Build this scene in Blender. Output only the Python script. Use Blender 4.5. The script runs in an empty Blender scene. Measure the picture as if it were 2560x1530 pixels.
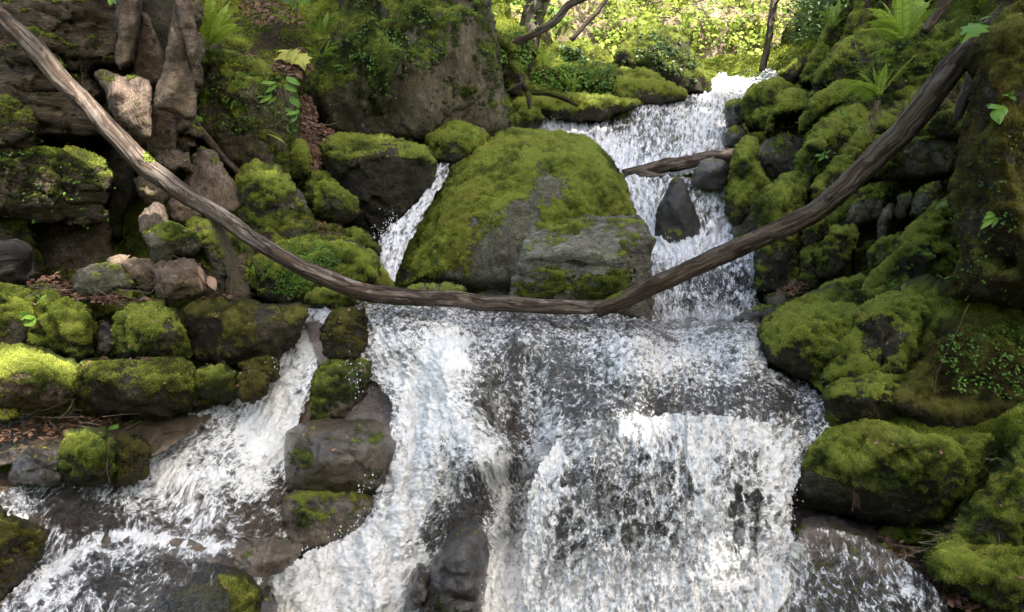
import bpy, math, random
import numpy as np
from mathutils import Vector
from mathutils.geometry import delaunay_2d_cdt

random.seed(7)
RNG = np.random.default_rng(11)
SC = bpy.context.scene

# ------------------------------------------------------------------ camera, sky, sun, exposure
F = 1849.0                      # focal length in photo pixels (photo 2560 x 1530)
CAM = np.array([0.0, 0.0, 1.7])
PITCH = math.radians(6.3)       # looking slightly down
cam_d = bpy.data.cameras.new('camera')
cam_d.sensor_width = 36.0
cam_d.lens = F * 36.0 / 2560.0
cam_d.clip_end = 500.0
cam_o = bpy.data.objects.new('camera', cam_d)
cam_o.location = CAM
cam_o.rotation_euler = (math.radians(90) - PITCH, 0, 0)
SC.collection.objects.link(cam_o)
SC.camera = cam_o

SUN_EL, SUN_AZ = math.radians(58), math.radians(140)      # azimuth clockwise from +Y: behind the camera, to its right
SUN_DIR = np.array([math.sin(SUN_AZ) * math.cos(SUN_EL), math.cos(SUN_AZ) * math.cos(SUN_EL), math.sin(SUN_EL)])
world = bpy.data.worlds.new('World')
SC.world = world
world.use_nodes = True
wn = world.node_tree.nodes
sky = wn.new('ShaderNodeTexSky')
sky.sky_type = 'NISHITA'
sky.sun_disc = False
sky.sun_elevation = SUN_EL
sky.sun_rotation = SUN_AZ
sky.air_density = 1.0
sky.dust_density = 2.5
sky.ozone_density = 0.6
warm = wn.new('ShaderNodeMix'); warm.data_type = 'RGBA'; warm.blend_type = 'MULTIPLY'; warm.inputs[0].default_value = 1.0
world.node_tree.links.new(sky.outputs[0], warm.inputs[6]); warm.inputs[7].default_value = (1.0, 0.92, 0.78, 1)     # light filtered by hazy air and leaves
world.node_tree.links.new(warm.outputs[2], wn['Background'].inputs[0])
wn['Background'].inputs[1].default_value = 0.14
sun_d = bpy.data.lights.new('sun', 'SUN')
sun_d.energy = 4.2
sun_d.angle = math.radians(0.6)
sun_d.color = (1.0, 0.94, 0.84)
sun_o = bpy.data.objects.new('sun', sun_d)
sun_o.rotation_euler = Vector((-SUN_DIR).tolist()).to_track_quat('-Z', 'Y').to_euler()
sun_o.location = (6, -6, 14)
SC.collection.objects.link(sun_o)
SC.view_settings.view_transform = 'Standard'
SC.view_settings.look = 'None'
SC.view_settings.gamma = 1.0
SC.view_settings.exposure = 2.3
SC.cycles.use_denoising = True
SC.cycles.max_bounces = 6
SC.cycles.transparent_max_bounces = 16
SC.cycles.caustics_reflective = False
SC.cycles.caustics_refractive = False

# ------------------------------------------------------------------ maths helpers
cp, sp = math.cos(PITCH), math.sin(PITCH)
def P(px, py, Y):
    """A direction in the photo and a distance along the valley -> a point in the world."""
    px = np.asarray(px, float); py = np.asarray(py, float); Y = np.asarray(Y, float)
    a = (px - 1280.0) / F; b = (765.0 - py) / F
    ry = cp + b * sp; rz = -sp + b * cp
    return np.stack([CAM[0] + a / ry * Y, CAM[1] + Y + 0 * a, CAM[2] + rz / ry * Y], -1)

_perm = np.random.default_rng(5).permutation(256)
_perm = np.concatenate([_perm, _perm, _perm])
_g = np.random.default_rng(6).normal(size=(256, 3)); _g /= np.linalg.norm(_g, axis=1)[:, None]
def noise(p):
    p = np.asarray(p, float)
    i = np.floor(p).astype(int); f = p - i
    u = f * f * f * (f * (f * 6 - 15) + 10)
    i &= 255
    out = 0
    for dx in (0, 1):
        for dy in (0, 1):
            for dz in (0, 1):
                h = _perm[_perm[_perm[(i[:, 0] + dx) & 255] + ((i[:, 1] + dy) & 255)] + ((i[:, 2] + dz) & 255)]
                d = _g[h]
                val = d[:, 0] * (f[:, 0] - dx) + d[:, 1] * (f[:, 1] - dy) + d[:, 2] * (f[:, 2] - dz)
                w = (u[:, 0] if dx else 1 - u[:, 0]) * (u[:, 1] if dy else 1 - u[:, 1]) * (u[:, 2] if dz else 1 - u[:, 2])
                out = out + w * val
    return out * 1.5
def fbm(p, oct=4, gain=0.5, lac=2.1):
    s = 0; a = 1.0; q = np.asarray(p, float)
    for k in range(oct):
        s = s + a * noise(q + 17.3 * k); q = q * lac; a *= gain
    return s
def ridged(p, oct=4):
    s = 0; a = 1.0; q = np.asarray(p, float)
    for k in range(oct):
        s = s + a * (1 - 2 * np.abs(noise(q + 9.1 * k))); q = q * 2.1; a *= 0.5
    return s
def sstep(a, b, x):
    t = np.clip((x - a) / (b - a), 0, 1)
    return t * t * (3 - 2 * t)

def chaikin(pts, it, fr=0.22):
    pts = np.asarray(pts, float)
    for _ in range(it):
        nx = np.roll(pts, -1, 0)
        q = np.empty((len(pts) * 2, pts.shape[1]))
        q[0::2] = pts * (1 - fr) + nx * fr; q[1::2] = pts * fr + nx * (1 - fr)
        pts = q
    return pts
def densify(pts, step, closed=True):
    pts = np.asarray(pts, float)
    out = []
    n = len(pts)
    for i in range(n if closed else n - 1):
        a, b = pts[i], pts[(i + 1) % n]
        k = max(1, int(math.ceil(np.linalg.norm((b - a)[:2]) / step)))
        for j in range(k):
            out.append(a + (b - a) * j / k)
    if not closed: out.append(pts[-1])
    return np.array(out)
def inside(poly, q):
    x, y = q[:, 0], q[:, 1]
    r = np.zeros(len(q), bool)
    n = len(poly)
    for i in range(n):
        x1, y1 = poly[i][:2]; x2, y2 = poly[(i + 1) % n][:2]
        if y1 == y2: continue
        c = ((y1 > y) != (y2 > y)) & (x < (x2 - x1) * (y - y1) / (y2 - y1) + x1)
        r ^= c
    return r
def seg_dist(q, a, b):
    ab = b - a; L = max(1e-9, float(ab @ ab))
    t = np.clip(((q - a) @ ab) / L, 0, 1)
    d = q - (a + t[:, None] * ab)
    return np.hypot(d[:, 0], d[:, 1]), t
def edge_dist(q, poly):
    m = np.full(len(q), 1e9)
    for i in range(len(poly)):
        d, _ = seg_dist(q, poly[i][:2], poly[(i + 1) % len(poly)][:2])
        m = np.minimum(m, d)
    return m
def tri_poly(poly, edge):
    """Even triangulation of a 2D polygon (photo directions); returns points, triangles, boundary loop."""
    ring = densify(poly[:, :2], edge)
    lo, hi = ring.min(0), ring.max(0)
    h = edge * 0.866
    ys = np.arange(lo[1], hi[1] + h, h)
    g = []
    for k, y in enumerate(ys):
        xs = np.arange(lo[0] + (edge / 2 if k % 2 else 0), hi[0] + edge, edge)
        g.append(np.stack([xs, np.full_like(xs, y)], -1))
    g = np.concatenate(g)
    g = g + RNG.uniform(-.12, .12, g.shape) * edge
    g = g[inside(ring, g)]
    if len(g): g = g[edge_dist(g, ring) > edge * 0.45]
    pts = np.concatenate([ring, g]) if len(g) else ring
    n = len(ring)
    v = [Vector((float(x), float(-y))) for x, y in pts]
    res = delaunay_2d_cdt(v, [(i, (i + 1) % n) for i in range(n)], [], 1, 1e-4)
    q = np.array([[a.x, -a.y] for a in res[0]])
    f = np.array([list(t) for t in res[2] if len(t) == 3], int)
    a, b, c = q[f[:, 0]], q[f[:, 1]], q[f[:, 2]]
    ar = (b[:, 0] - a[:, 0]) * (-(c[:, 1] - a[:, 1])) - (-(b[:, 1] - a[:, 1])) * (c[:, 0] - a[:, 0])
    f[ar < 0] = f[ar < 0][:, ::-1]
    cnt = {}
    for t in f:
        for i in range(3):
            e = (int(t[i]), int(t[(i + 1) % 3])); cnt[e] = cnt.get(e, 0) + 1
    nxt = {}
    for (i, j) in cnt:
        if (j, i) not in cnt: nxt[i] = j
    loops = []
    left = dict(nxt)
    while left:
        s = next(iter(left)); lp = []; k = s
        while k in left:
            lp.append(k); k = left.pop(k)
        loops.append(lp)
    return q, f, max(loops, key=len)
def coarse_interp(ctrl, vals, q):
    """Linear interpolation over the Delaunay triangles of a few control points (gives facets and creases)."""
    v = [Vector((float(x), float(-y))) for x, y in ctrl]
    res = delaunay_2d_cdt(v, [], [], 0, 1e-4)
    vv = np.array([[a.x, -a.y] for a in res[0]])
    vals = np.array([vals[o[0]] if o else 0 for o in res[3]])
    best = np.full(len(q), -1e9); out = np.zeros(len(q))
    for t in res[2]:
        a, b, c = vv[t[0]], vv[t[1]], vv[t[2]]
        d = (b[0] - a[0]) * (c[1] - a[1]) - (c[0] - a[0]) * (b[1] - a[1])
        if abs(d) < 1e-6: continue
        w1 = ((q[:, 0] - a[0]) * (c[1] - a[1]) - (c[0] - a[0]) * (q[:, 1] - a[1])) / d
        w2 = ((b[0] - a[0]) * (q[:, 1] - a[1]) - (q[:, 0] - a[0]) * (b[1] - a[1])) / d
        w0 = 1 - w1 - w2
        m = np.minimum(np.minimum(w0, w1), w2)
        s = m > best
        W = np.clip(np.stack([w0, w1, w2], -1), 0, 1); W /= W.sum(1, keepdims=True)
        val = W @ np.array([vals[t[0]], vals[t[1]], vals[t[2]]])
        out[s] = val[s]; best[s] = m[s]
    return out
def rbf(ctrl, q, sm=1e-3):
    """Smooth thin-plate surface through control points (px, py, value)."""
    c = np.asarray(ctrl, float); s = 500.0
    X = c[:, :2] / s; n = len(X)
    def U(d): return np.where(d > 1e-9, d * d * np.log(np.maximum(d, 1e-9)), 0)
    A = U(np.linalg.norm(X[:, None] - X[None], axis=-1)) + np.eye(n) * sm
    Pm = np.concatenate([np.ones((n, 1)), X], 1)
    M = np.block([[A, Pm], [Pm.T, np.zeros((3, 3))]])
    w = np.linalg.solve(M, np.concatenate([c[:, 2], np.zeros(3)]))
    Q = np.asarray(q, float)[:, :2] / s
    out = np.zeros(len(Q))
    for i in range(0, len(Q), 20000):
        k = Q[i:i + 20000]
        out[i:i + 20000] = U(np.linalg.norm(k[:, None] - X[None], axis=-1)) @ w[:n] + w[n] + k @ w[n + 1:]
    return out
def smooth_scalar(f, s, it, fixed=None):
    n = len(s)
    e = np.concatenate([f[:, [0, 1]], f[:, [1, 2]], f[:, [2, 0]]]); e = np.concatenate([e, e[:, ::-1]])
    deg = np.bincount(e[:, 0], minlength=n).astype(float); deg[deg == 0] = 1
    for _ in range(it):
        t = np.bincount(e[:, 0], weights=s[e[:, 1]], minlength=n) / deg
        s = s * 0.4 + t * 0.6
    return s
def vnormals(v, f):
    a, b, c = v[f[:, 0]], v[f[:, 1]], v[f[:, 2]]
    n = np.cross(b - a, c - a); out = np.zeros_like(v)
    for k in range(3):
        for j in range(3):
            out[:, j] += np.bincount(f[:, k], weights=n[:, j], minlength=len(v))
    return out / np.maximum(1e-12, np.linalg.norm(out, axis=1))[:, None]

# ------------------------------------------------------------------ object helpers
def mesh_obj(name, v, faces, mat, parent=None, attrs=None, smooth=True, base=None):
    """faces: (n,3) or (n,4) array, or a list of such arrays. The origin is put at base."""
    v = np.asarray(v, float)
    if base is None and parent is None:
        base = np.array([v[:, 0].mean(), v[:, 1].mean(), v[:, 2].min()])
    org = np.asarray(parent.location if parent is not None else base, float) if (parent is not None or base is not None) else np.zeros(3)
    if parent is not None and parent.parent is not None: org = org + np.asarray(parent.parent.location, float)
    m = bpy.data.meshes.new(name)
    fl = faces if isinstance(faces, list) else [faces]
    fl = [np.asarray(x, np.int32) for x in fl if len(x)]
    m.vertices.add(len(v)); m.vertices.foreach_set('co', (v - org).astype(np.float32).ravel())
    idx = np.concatenate([x.ravel() for x in fl])
    tot = np.concatenate([np.full(len(x), x.shape[1], np.int32) for x in fl])
    st = np.concatenate([[0], np.cumsum(tot)[:-1]]).astype(np.int32)
    m.loops.add(len(idx)); m.loops.foreach_set('vertex_index', idx)
    m.polygons.add(len(tot)); m.polygons.foreach_set('loop_start', st); m.polygons.foreach_set('loop_total', tot)
    m.polygons.foreach_set('use_smooth', np.full(len(tot), bool(smooth)))
    m.update(calc_edges=True)
    for k, a in (attrs or {}).items():
        a = np.asarray(a, np.float32)
        if a.ndim == 1:
            at = m.attributes.new(k, 'FLOAT', 'POINT'); at.data.foreach_set('value', a)
        else:
            at = m.attributes.new(k, 'FLOAT_VECTOR', 'POINT'); at.data.foreach_set('vector', a.ravel())
    m.materials.append(mat)
    o = bpy.data.objects.new(name, m)
    SC.collection.objects.link(o)
    if parent is not None: o.parent = parent
    else: o.location = org
    return o
def empty(name, loc):
    o = bpy.data.objects.new(name, None); o.location = loc; o.empty_display_size = 0.1
    SC.collection.objects.link(o); return o
def tag(o, label=None, cat=None, group=None, kind=None):
    if label: o['label'] = label
    if cat: o['category'] = cat
    if group: o['group'] = group
    if kind: o['kind'] = kind
    return o

# ------------------------------------------------------------------ materials
class NT:
    def __init__(s, name):
        s.m = bpy.data.materials.new(name); s.m.use_nodes = True
        s.t = s.m.node_tree; s.t.nodes.clear()
        s.out = s.n('ShaderNodeOutputMaterial')
    def n(s, ty, **k):
        x = s.t.nodes.new(ty)
        for a, b in k.items():
            if a == 'inp':
                for i, v in b.items():
                    if hasattr(v, 'links') or isinstance(v, bpy.types.NodeSocket): s.t.links.new(v, x.inputs[i])
                    else: x.inputs[i].default_value = v
            else: setattr(x, a, b)
        return x
    def attr(s, name): return s.n('ShaderNodeAttribute', attribute_name=name)
    def math(s, op, a, b=0.5, c=None, clamp=False):
        i = {0: a, 1: b}
        if c is not None: i[2] = c
        x = s.n('ShaderNodeMath', operation=op, inp=i); x.use_clamp = clamp
        return x.outputs[0]
    def noise(s, vec, scale, detail=4, rough=0.55, dist=0.0):
        return s.n('ShaderNodeTexNoise', inp={'Vector': vec, 'Scale': scale, 'Detail': detail, 'Roughness': rough, 'Distortion': dist}).outputs[0]
    def step(s, x, a, b):
        return s.n('ShaderNodeMapRange', interpolation_type='SMOOTHSTEP', inp={0: x, 1: a, 2: b, 3: 0.0, 4: 1.0}).outputs[0]
    def mix(s, f, a, b, bt='MIX'):
        x = s.n('ShaderNodeMix', data_type='RGBA', blend_type=bt)
        for i, v in ((0, f), (6, a), (7, b)):
            if isinstance(v, bpy.types.NodeSocket): s.t.links.new(v, x.inputs[i])
            else: x.inputs[i].default_value = (*v, 1) if isinstance(v, tuple) and len(v) == 3 else v
        return x.outputs[2]
    def vscale(s, vec, k):
        return s.n('ShaderNodeVectorMath', operation='MULTIPLY', inp={0: vec, 1: k}).outputs[0]
    def ramp(s, f, stops):
        r = s.n('ShaderNodeValToRGB', inp={0: f})
        e = r.color_ramp.elements
        while len(e) < len(stops): e.new(0.5)
        for x, (p, c) in zip(e, stops): x.position = p; x.color = (*c, 1)
        return r.outputs[0]
    def bump(s, h, strength, dist, normal=None):
        i = {'Height': h, 'Strength': strength, 'Distance': dist}
        if normal is not None: i['Normal'] = normal
        return s.n('ShaderNodeBump', inp=i).outputs[0]
    def done(s, sh): s.t.links.new(sh, s.out.inputs[0]); return s.m

MOSS_STOPS = [(0.0, (0.010, 0.014, 0.003)), (0.28, (0.040, 0.054, 0.008)), (0.55, (0.128, 0.162, 0.022)), (0.8, (0.275, 0.325, 0.045)), (1.0, (0.42, 0.47, 0.09))]
MOSS_BROWN = [(0.0, (0.012, 0.011, 0.004)), (0.28, (0.045, 0.040, 0.010)), (0.55, (0.105, 0.098, 0.020)), (0.8, (0.18, 0.175, 0.034)), (1.0, (0.28, 0.28, 0.07))]
def rock_mat(name, c1, c2, c3, rough=0.8, wet=0.0, bumps=1.0, lichen=0.0, band=(1, 1, 1), mossdark=1.0, stops=None):
    t = NT(name)
    tc = t.n('ShaderNodeTexCoord').outputs['Object']
    bv = t.vscale(tc, band)
    big = t.noise(bv, 2.2, 5, 0.6)
    mid = t.noise(bv, 9.0, 6, 0.65, 0.3)
    fine = t.noise(tc, 70.0, 4, 0.7)
    col = t.mix(t.step(big, 0.36, 0.64), c1, c2)
    col = t.mix(t.step(mid, 0.45, 0.75), col, c3)
    col = t.mix(0.55, col, t.ramp(fine, [(0.28, (0.28, 0.28, 0.28)), (0.5, (0.9, 0.9, 0.9)), (0.72, (1.9, 1.85, 1.8))]), 'MULTIPLY')
    grit = t.noise(bv, 24.0, 6, 0.72, 0.4)
    col = t.mix(0.85, col, t.ramp(grit, [(0.32, (0.42, 0.40, 0.38)), (0.5, (0.95, 0.95, 0.95)), (0.68, (1.6, 1.58, 1.5))]), 'MULTIPLY')
    alg = t.step(t.noise(tc, 5.5, 6, 0.7), 0.48, 0.66)
    col = t.mix(t.math('MULTIPLY', alg, 0.5), col, t.mix(1.0, col, (0.78, 0.86, 0.42), 'MULTIPLY'))
    crk = t.n('ShaderNodeTexVoronoi', feature='DISTANCE_TO_EDGE', inp={'Vector': t.n('ShaderNodeMix', data_type='VECTOR', inp={0: 0.30, 4: bv, 5: t.n('ShaderNodeTexNoise', inp={'Vector': bv, 'Scale': 6.0, 'Detail': 4}).outputs[1]}).outputs[1], 'Scale': 2.3}).outputs[0]
    cr = t.step(crk, 0.0, 0.014)
    col = t.mix(t.math('MULTIPLY', t.math('SUBTRACT', 1.0, cr), 0.20), col, (0.012, 0.010, 0.008))
    if lichen > 0:
        lv = t.n('ShaderNodeTexVoronoi', feature='F1', inp={'Vector': t.n('ShaderNodeMix', data_type='VECTOR', inp={0: 0.09, 4: tc, 5: t.n('ShaderNodeTexNoise', inp={'Vector': tc, 'Scale': 14.0, 'Detail': 5}).outputs[1]}).outputs[1], 'Scale': 4.2, 'Randomness': 1.0})
        gate = t.step(t.noise(tc, 1.6, 2), 0.50, 0.62)
        lf = t.math('MULTIPLY', t.math('SUBTRACT', 1.0, t.step(lv.outputs[0], 0.10, 0.17)), gate)
        col = t.mix(t.math('MULTIPLY', lf, lichen), col, (0.42, 0.41, 0.35))
    ms = t.attr('moss').outputs['Fac']
    mf = t.step(t.math('ADD', ms, t.math('MULTIPLY', t.math('SUBTRACT', t.noise(tc, 30.0, 5, 0.75), 0.5), 2.0)), 0.18, 0.80)
    tone = t.attr('tone').outputs['Fac']
    mt = t.math('ADD', t.math('MULTIPLY', tone, 0.8), t.math('MULTIPLY', t.math('SUBTRACT', t.noise(tc, 110.0, 3, 0.7), 0.45), 0.8))
    mcol = t.ramp(mt, stops or MOSS_STOPS)
    mcol = t.mix(1.0, mcol, (0.8 * mossdark, 0.8 * mossdark, 0.8 * mossdark), 'MULTIPLY')
    col = t.mix(mf, col, mcol)
    hh = t.math('ADD', t.math('ADD', t.math('MULTIPLY', mid, 0.6), t.math('MULTIPLY', grit, 0.55)), t.math('MULTIPLY', fine, 0.3))
    hh = t.math('ADD', hh, t.math('MULTIPLY', cr, 0.10))
    hh = t.math('ADD', hh, t.math('MULTIPLY', t.math('MULTIPLY', mf, t.noise(tc, 90.0, 4, 0.75)), 1.2))
    bp = t.bump(hh, 1.0 * bumps, 0.045)
    rg = t.math('ADD', t.math('MULTIPLY', mf, 0.95 - rough), rough) if wet else rough
    ps = t.n('ShaderNodeBsdfPrincipled', inp={'Base Color': col, 'Roughness': rg, 'Normal': bp, 'Specular IOR Level': 0.5 if wet else 0.25})
    if wet:
        wv = t.vscale(tc, (1.0, 1.0, 1.0))
        wb = t.bump(t.noise(wv, 26.0, 5, 0.7, 0.8), 0.5, 0.02)
        t.t.links.new(wb, ps.inputs['Coat Normal'])
        t.t.links.new(t.math('MULTIPLY', t.math('SUBTRACT', 1.0, mf), wet), ps.inputs['Coat Weight'])
        ps.inputs['Coat Roughness'].default_value = 0.12
    return t.done(ps.outputs[0])
M = {}
M['brown'] = rock_mat('brown_sandstone', (0.085, 0.060, 0.040), (0.15, 0.108, 0.077), (0.205, 0.155, 0.115), lichen=0.2)
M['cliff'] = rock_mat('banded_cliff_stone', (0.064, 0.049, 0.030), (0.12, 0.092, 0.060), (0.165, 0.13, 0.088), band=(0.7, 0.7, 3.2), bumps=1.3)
M['pink'] = rock_mat('sunlit_pinkish_sandstone', (0.13, 0.092, 0.070), (0.20, 0.145, 0.115), (0.25, 0.19, 0.15), band=(1.6, 1.6, 0.5))  # pinkish brown of the sandstone in sun; sunlight is put into the colour
M['grey'] = rock_mat('grey_stone', (0.058, 0.053, 0.037), (0.108, 0.10, 0.074), (0.17, 0.158, 0.125))
M['pale'] = rock_mat('toplit_grey_stone', (0.085, 0.080, 0.060), (0.165, 0.157, 0.125), (0.26, 0.25, 0.215), band=(0.8, 0.8, 2.2))  # grey lightened, putting the light on the block's top into its colour
M['huge'] = rock_mat('lichened_stone', (0.060, 0.048, 0.028), (0.105, 0.085, 0.052), (0.135, 0.115, 0.072), lichen=0.9, band=(1.5, 1.5, 0.55))
M['dark'] = rock_mat('dark_stone', (0.026, 0.022, 0.014), (0.055, 0.047, 0.031), (0.078, 0.066, 0.046))  # dark base colour under much of the moss
M['wet'] = rock_mat('wet_dark_stone', (0.030, 0.024, 0.021), (0.062, 0.050, 0.045), (0.095, 0.078, 0.072), rough=0.35, wet=0.7)
M['wetbrown'] = rock_mat('wet_brown_stone', (0.050, 0.034, 0.019), (0.105, 0.074, 0.046), (0.145, 0.108, 0.072), rough=0.35, wet=0.75)
M['wetpurple'] = rock_mat('wet_purplish_stone', (0.085, 0.066, 0.060), (0.15, 0.118, 0.112), (0.20, 0.165, 0.158), rough=0.38, wet=0.7)
M['black'] = rock_mat('black_wet_stone', (0.012, 0.010, 0.008), (0.026, 0.022, 0.018), (0.042, 0.036, 0.03), rough=0.4, wet=0.25)
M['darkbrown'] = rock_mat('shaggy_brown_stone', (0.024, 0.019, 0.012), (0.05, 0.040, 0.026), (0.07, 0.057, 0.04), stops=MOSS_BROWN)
M['slab'] = rock_mat('submerged_brown_slab', (0.085, 0.056, 0.034), (0.15, 0.105, 0.07), (0.20, 0.15, 0.105), rough=0.35, wet=0.6)
M['soil'] = rock_mat('forest_soil', (0.022, 0.015, 0.009), (0.05, 0.035, 0.022), (0.07, 0.05, 0.03), rough=0.95)

def moss_mat(name='moss_leaf', stops=MOSS_STOPS):
    t = NT(name)
    col = t.ramp(t.attr('tone').outputs['Fac'], stops)
    tc = t.n('ShaderNodeTexCoord').outputs['Object']
    col = t.mix(t.math('MULTIPLY', t.step(t.noise(tc, 3.3, 5, 0.7), 0.5, 0.68), 0.7), col, t.mix(1.0, col, (1.0, 0.62, 0.9), 'MULTIPLY'))
    d = t.n('ShaderNodeBsdfDiffuse', inp={'Color': col})
    tr = t.n('ShaderNodeBsdfTranslucent', inp={'Color': col})
    return t.done(t.n('ShaderNodeMixShader', inp={0: 0.3, 1: d.outputs[0], 2: tr.outputs[0]}).outputs[0])
M['moss'] = moss_mat()
M['mossbrown'] = moss_mat('brown_moss_leaf', MOSS_BROWN)
def leaf_mat(name, stops, trans=0.35, rough=0.5):
    t = NT(name)
    col = t.ramp(t.attr('tone').outputs['Fac'], stops)
    d = t.n('ShaderNodeBsdfPrincipled', inp={'Base Color': col, 'Roughness': rough, 'Specular IOR Level': 0.3})
    tr = t.n('ShaderNodeBsdfTranslucent', inp={'Color': col})
    return t.done(t.n('ShaderNodeMixShader', inp={0: trans, 1: d.outputs[0], 2: tr.outputs[0]}).outputs[0])
M['fern'] = leaf_mat('fern_green', [(0, (0.06, 0.12, 0.014)), (0.5, (0.20, 0.30, 0.030)), (1, (0.42, 0.52, 0.08))], 0.4)
M['leaf'] = leaf_mat('leaf_green', [(0, (0.04, 0.10, 0.014)), (0.5, (0.12, 0.24, 0.03)), (1, (0.26, 0.38, 0.06))], 0.4)
M['yellowleaf'] = leaf_mat('yellow_leaf', [(0, (0.35, 0.36, 0.05)), (1, (0.5, 0.48, 0.12))], 0.4)
M['ivy'] = leaf_mat('ivy_green', [(0, (0.018, 0.04, 0.010)), (0.6, (0.055, 0.10, 0.025)), (1, (0.11, 0.17, 0.05))], 0.25, 0.4)
M['bank'] = leaf_mat('sunny_undergrowth', [(0, (0.10, 0.19, 0.02)), (0.35, (0.26, 0.32, 0.04)), (0.62, (0.38, 0.46, 0.07)), (0.8, (0.42, 0.33, 0.22)), (1, (0.5, 0.42, 0.34))], 0.35, 0.6)
M['litter'] = leaf_mat('dead_leaves', [(0, (0.045, 0.022, 0.012)), (0.5, (0.13, 0.068, 0.042)), (0.85, (0.24, 0.14, 0.09)), (1, (0.33, 0.22, 0.15))], 0.15, 0.6)
M['canopy'] = leaf_mat('canopy_leaf', [(0, (0.04, 0.09, 0.012)), (1, (0.09, 0.16, 0.025))], 0.3)
M['grass'] = leaf_mat('sedge_green', [(0, (0.035, 0.06, 0.012)), (0.6, (0.10, 0.15, 0.03)), (1, (0.22, 0.24, 0.08))], 0.3)
def bark_mat(name, c1, c2, c3, ridge=1.0):
    t = NT(name)
    fl = t.attr('flow').outputs['Vector']
    tc = t.n('ShaderNodeTexCoord').outputs['Object']
    n1 = t.noise(t.vscale(fl, (80, 4.5, 1)), 1.0, 7, 0.7, 0.25)
    n2 = t.noise(t.vscale(fl, (7, 2.6, 1)), 1.0, 5, 0.7, 0.6)
    crack = t.n('ShaderNodeTexVoronoi', feature='DISTANCE_TO_EDGE', inp={'Vector': t.n('ShaderNodeMix', data_type='VECTOR', inp={0: 0.5, 4: t.vscale(fl, (20, 2.0, 1)), 5: t.n('ShaderNodeTexNoise', inp={'Vector': t.vscale(fl, (22, 5, 1)), 'Scale': 1.0, 'Detail': 4}).outputs[1]}).outputs[1], 'Scale': 1.0}).outputs[0]
    cr = t.step(crack, 0.0, 0.06)
    col = t.mix(t.step(n1, 0.35, 0.65), c1, c2)
    col = t.mix(t.step(n2, 0.48, 0.66), col, c3)
    col = t.mix(t.math('MULTIPLY', t.math('SUBTRACT', 1.0, cr), 0.75), col, (0.014, 0.010, 0.008))
    pt = t.attr('plate').outputs['Fac']
    col = t.mix(t.step(t.math('ADD', pt, t.math('MULTIPLY', t.math('SUBTRACT', n1, 0.5), 0.6)), 0.35, 0.6), col, t.mix(1.0, col, (0.50, 0.42, 0.36), 'MULTIPLY'))
    ms = t.attr('moss').outputs['Fac']
    mf = t.step(t.math('ADD', ms, t.math('MULTIPLY', t.math('SUBTRACT', t.noise(tc, 30.0, 4, 0.7), 0.5), 0.9)), 0.45, 0.65)
    mcol = t.ramp(t.noise(tc, 60.0, 3, 0.7), MOSS_STOPS)
    col = t.mix(mf, col, mcol)
    h = t.math('ADD', t.math('MULTIPLY', n1, 0.7), t.math('MULTIPLY', cr, 0.4))
    ps = t.n('ShaderNodeBsdfPrincipled', inp={'Base Color': col, 'Roughness': 0.75, 'Specular IOR Level': 0.25, 'Normal': t.bump(h, 0.9 * ridge, 0.02)})
    return t.done(ps.outputs[0])
M['log'] = bark_mat('weathered_log', (0.065, 0.048, 0.036), (0.155, 0.125, 0.10), (0.25, 0.205, 0.175))
M['logdark'] = bark_mat('damp_log', (0.050, 0.037, 0.024), (0.115, 0.088, 0.060), (0.15, 0.12, 0.085))
M['char'] = bark_mat('charred_wood', (0.012, 0.010, 0.009), (0.035, 0.030, 0.027), (0.06, 0.05, 0.042), 1.4)
M['bark'] = bark_mat('tree_bark', (0.06, 0.048, 0.032), (0.12, 0.10, 0.07), (0.16, 0.135, 0.10))
def plain(name, c, rough=0.8):
    t = NT(name)
    tc = t.n('ShaderNodeTexCoord').outputs['Object']
    col = t.mix(t.noise(tc, 30.0, 4), tuple(x * 0.6 for x in c), tuple(x * 1.3 for x in c))
    return t.done(t.n('ShaderNodeBsdfPrincipled', inp={'Base Color': col, 'Roughness': rough}).outputs[0])
M['root'] = plain('dry_root', (0.13, 0.10, 0.065))
M['straw'] = plain('straw_lichen', (0.36, 0.27, 0.13))
M['stem'] = plain('green_stem', (0.10, 0.13, 0.04))
M['stembrown'] = plain('brown_stem', (0.10, 0.06, 0.035))

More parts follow.
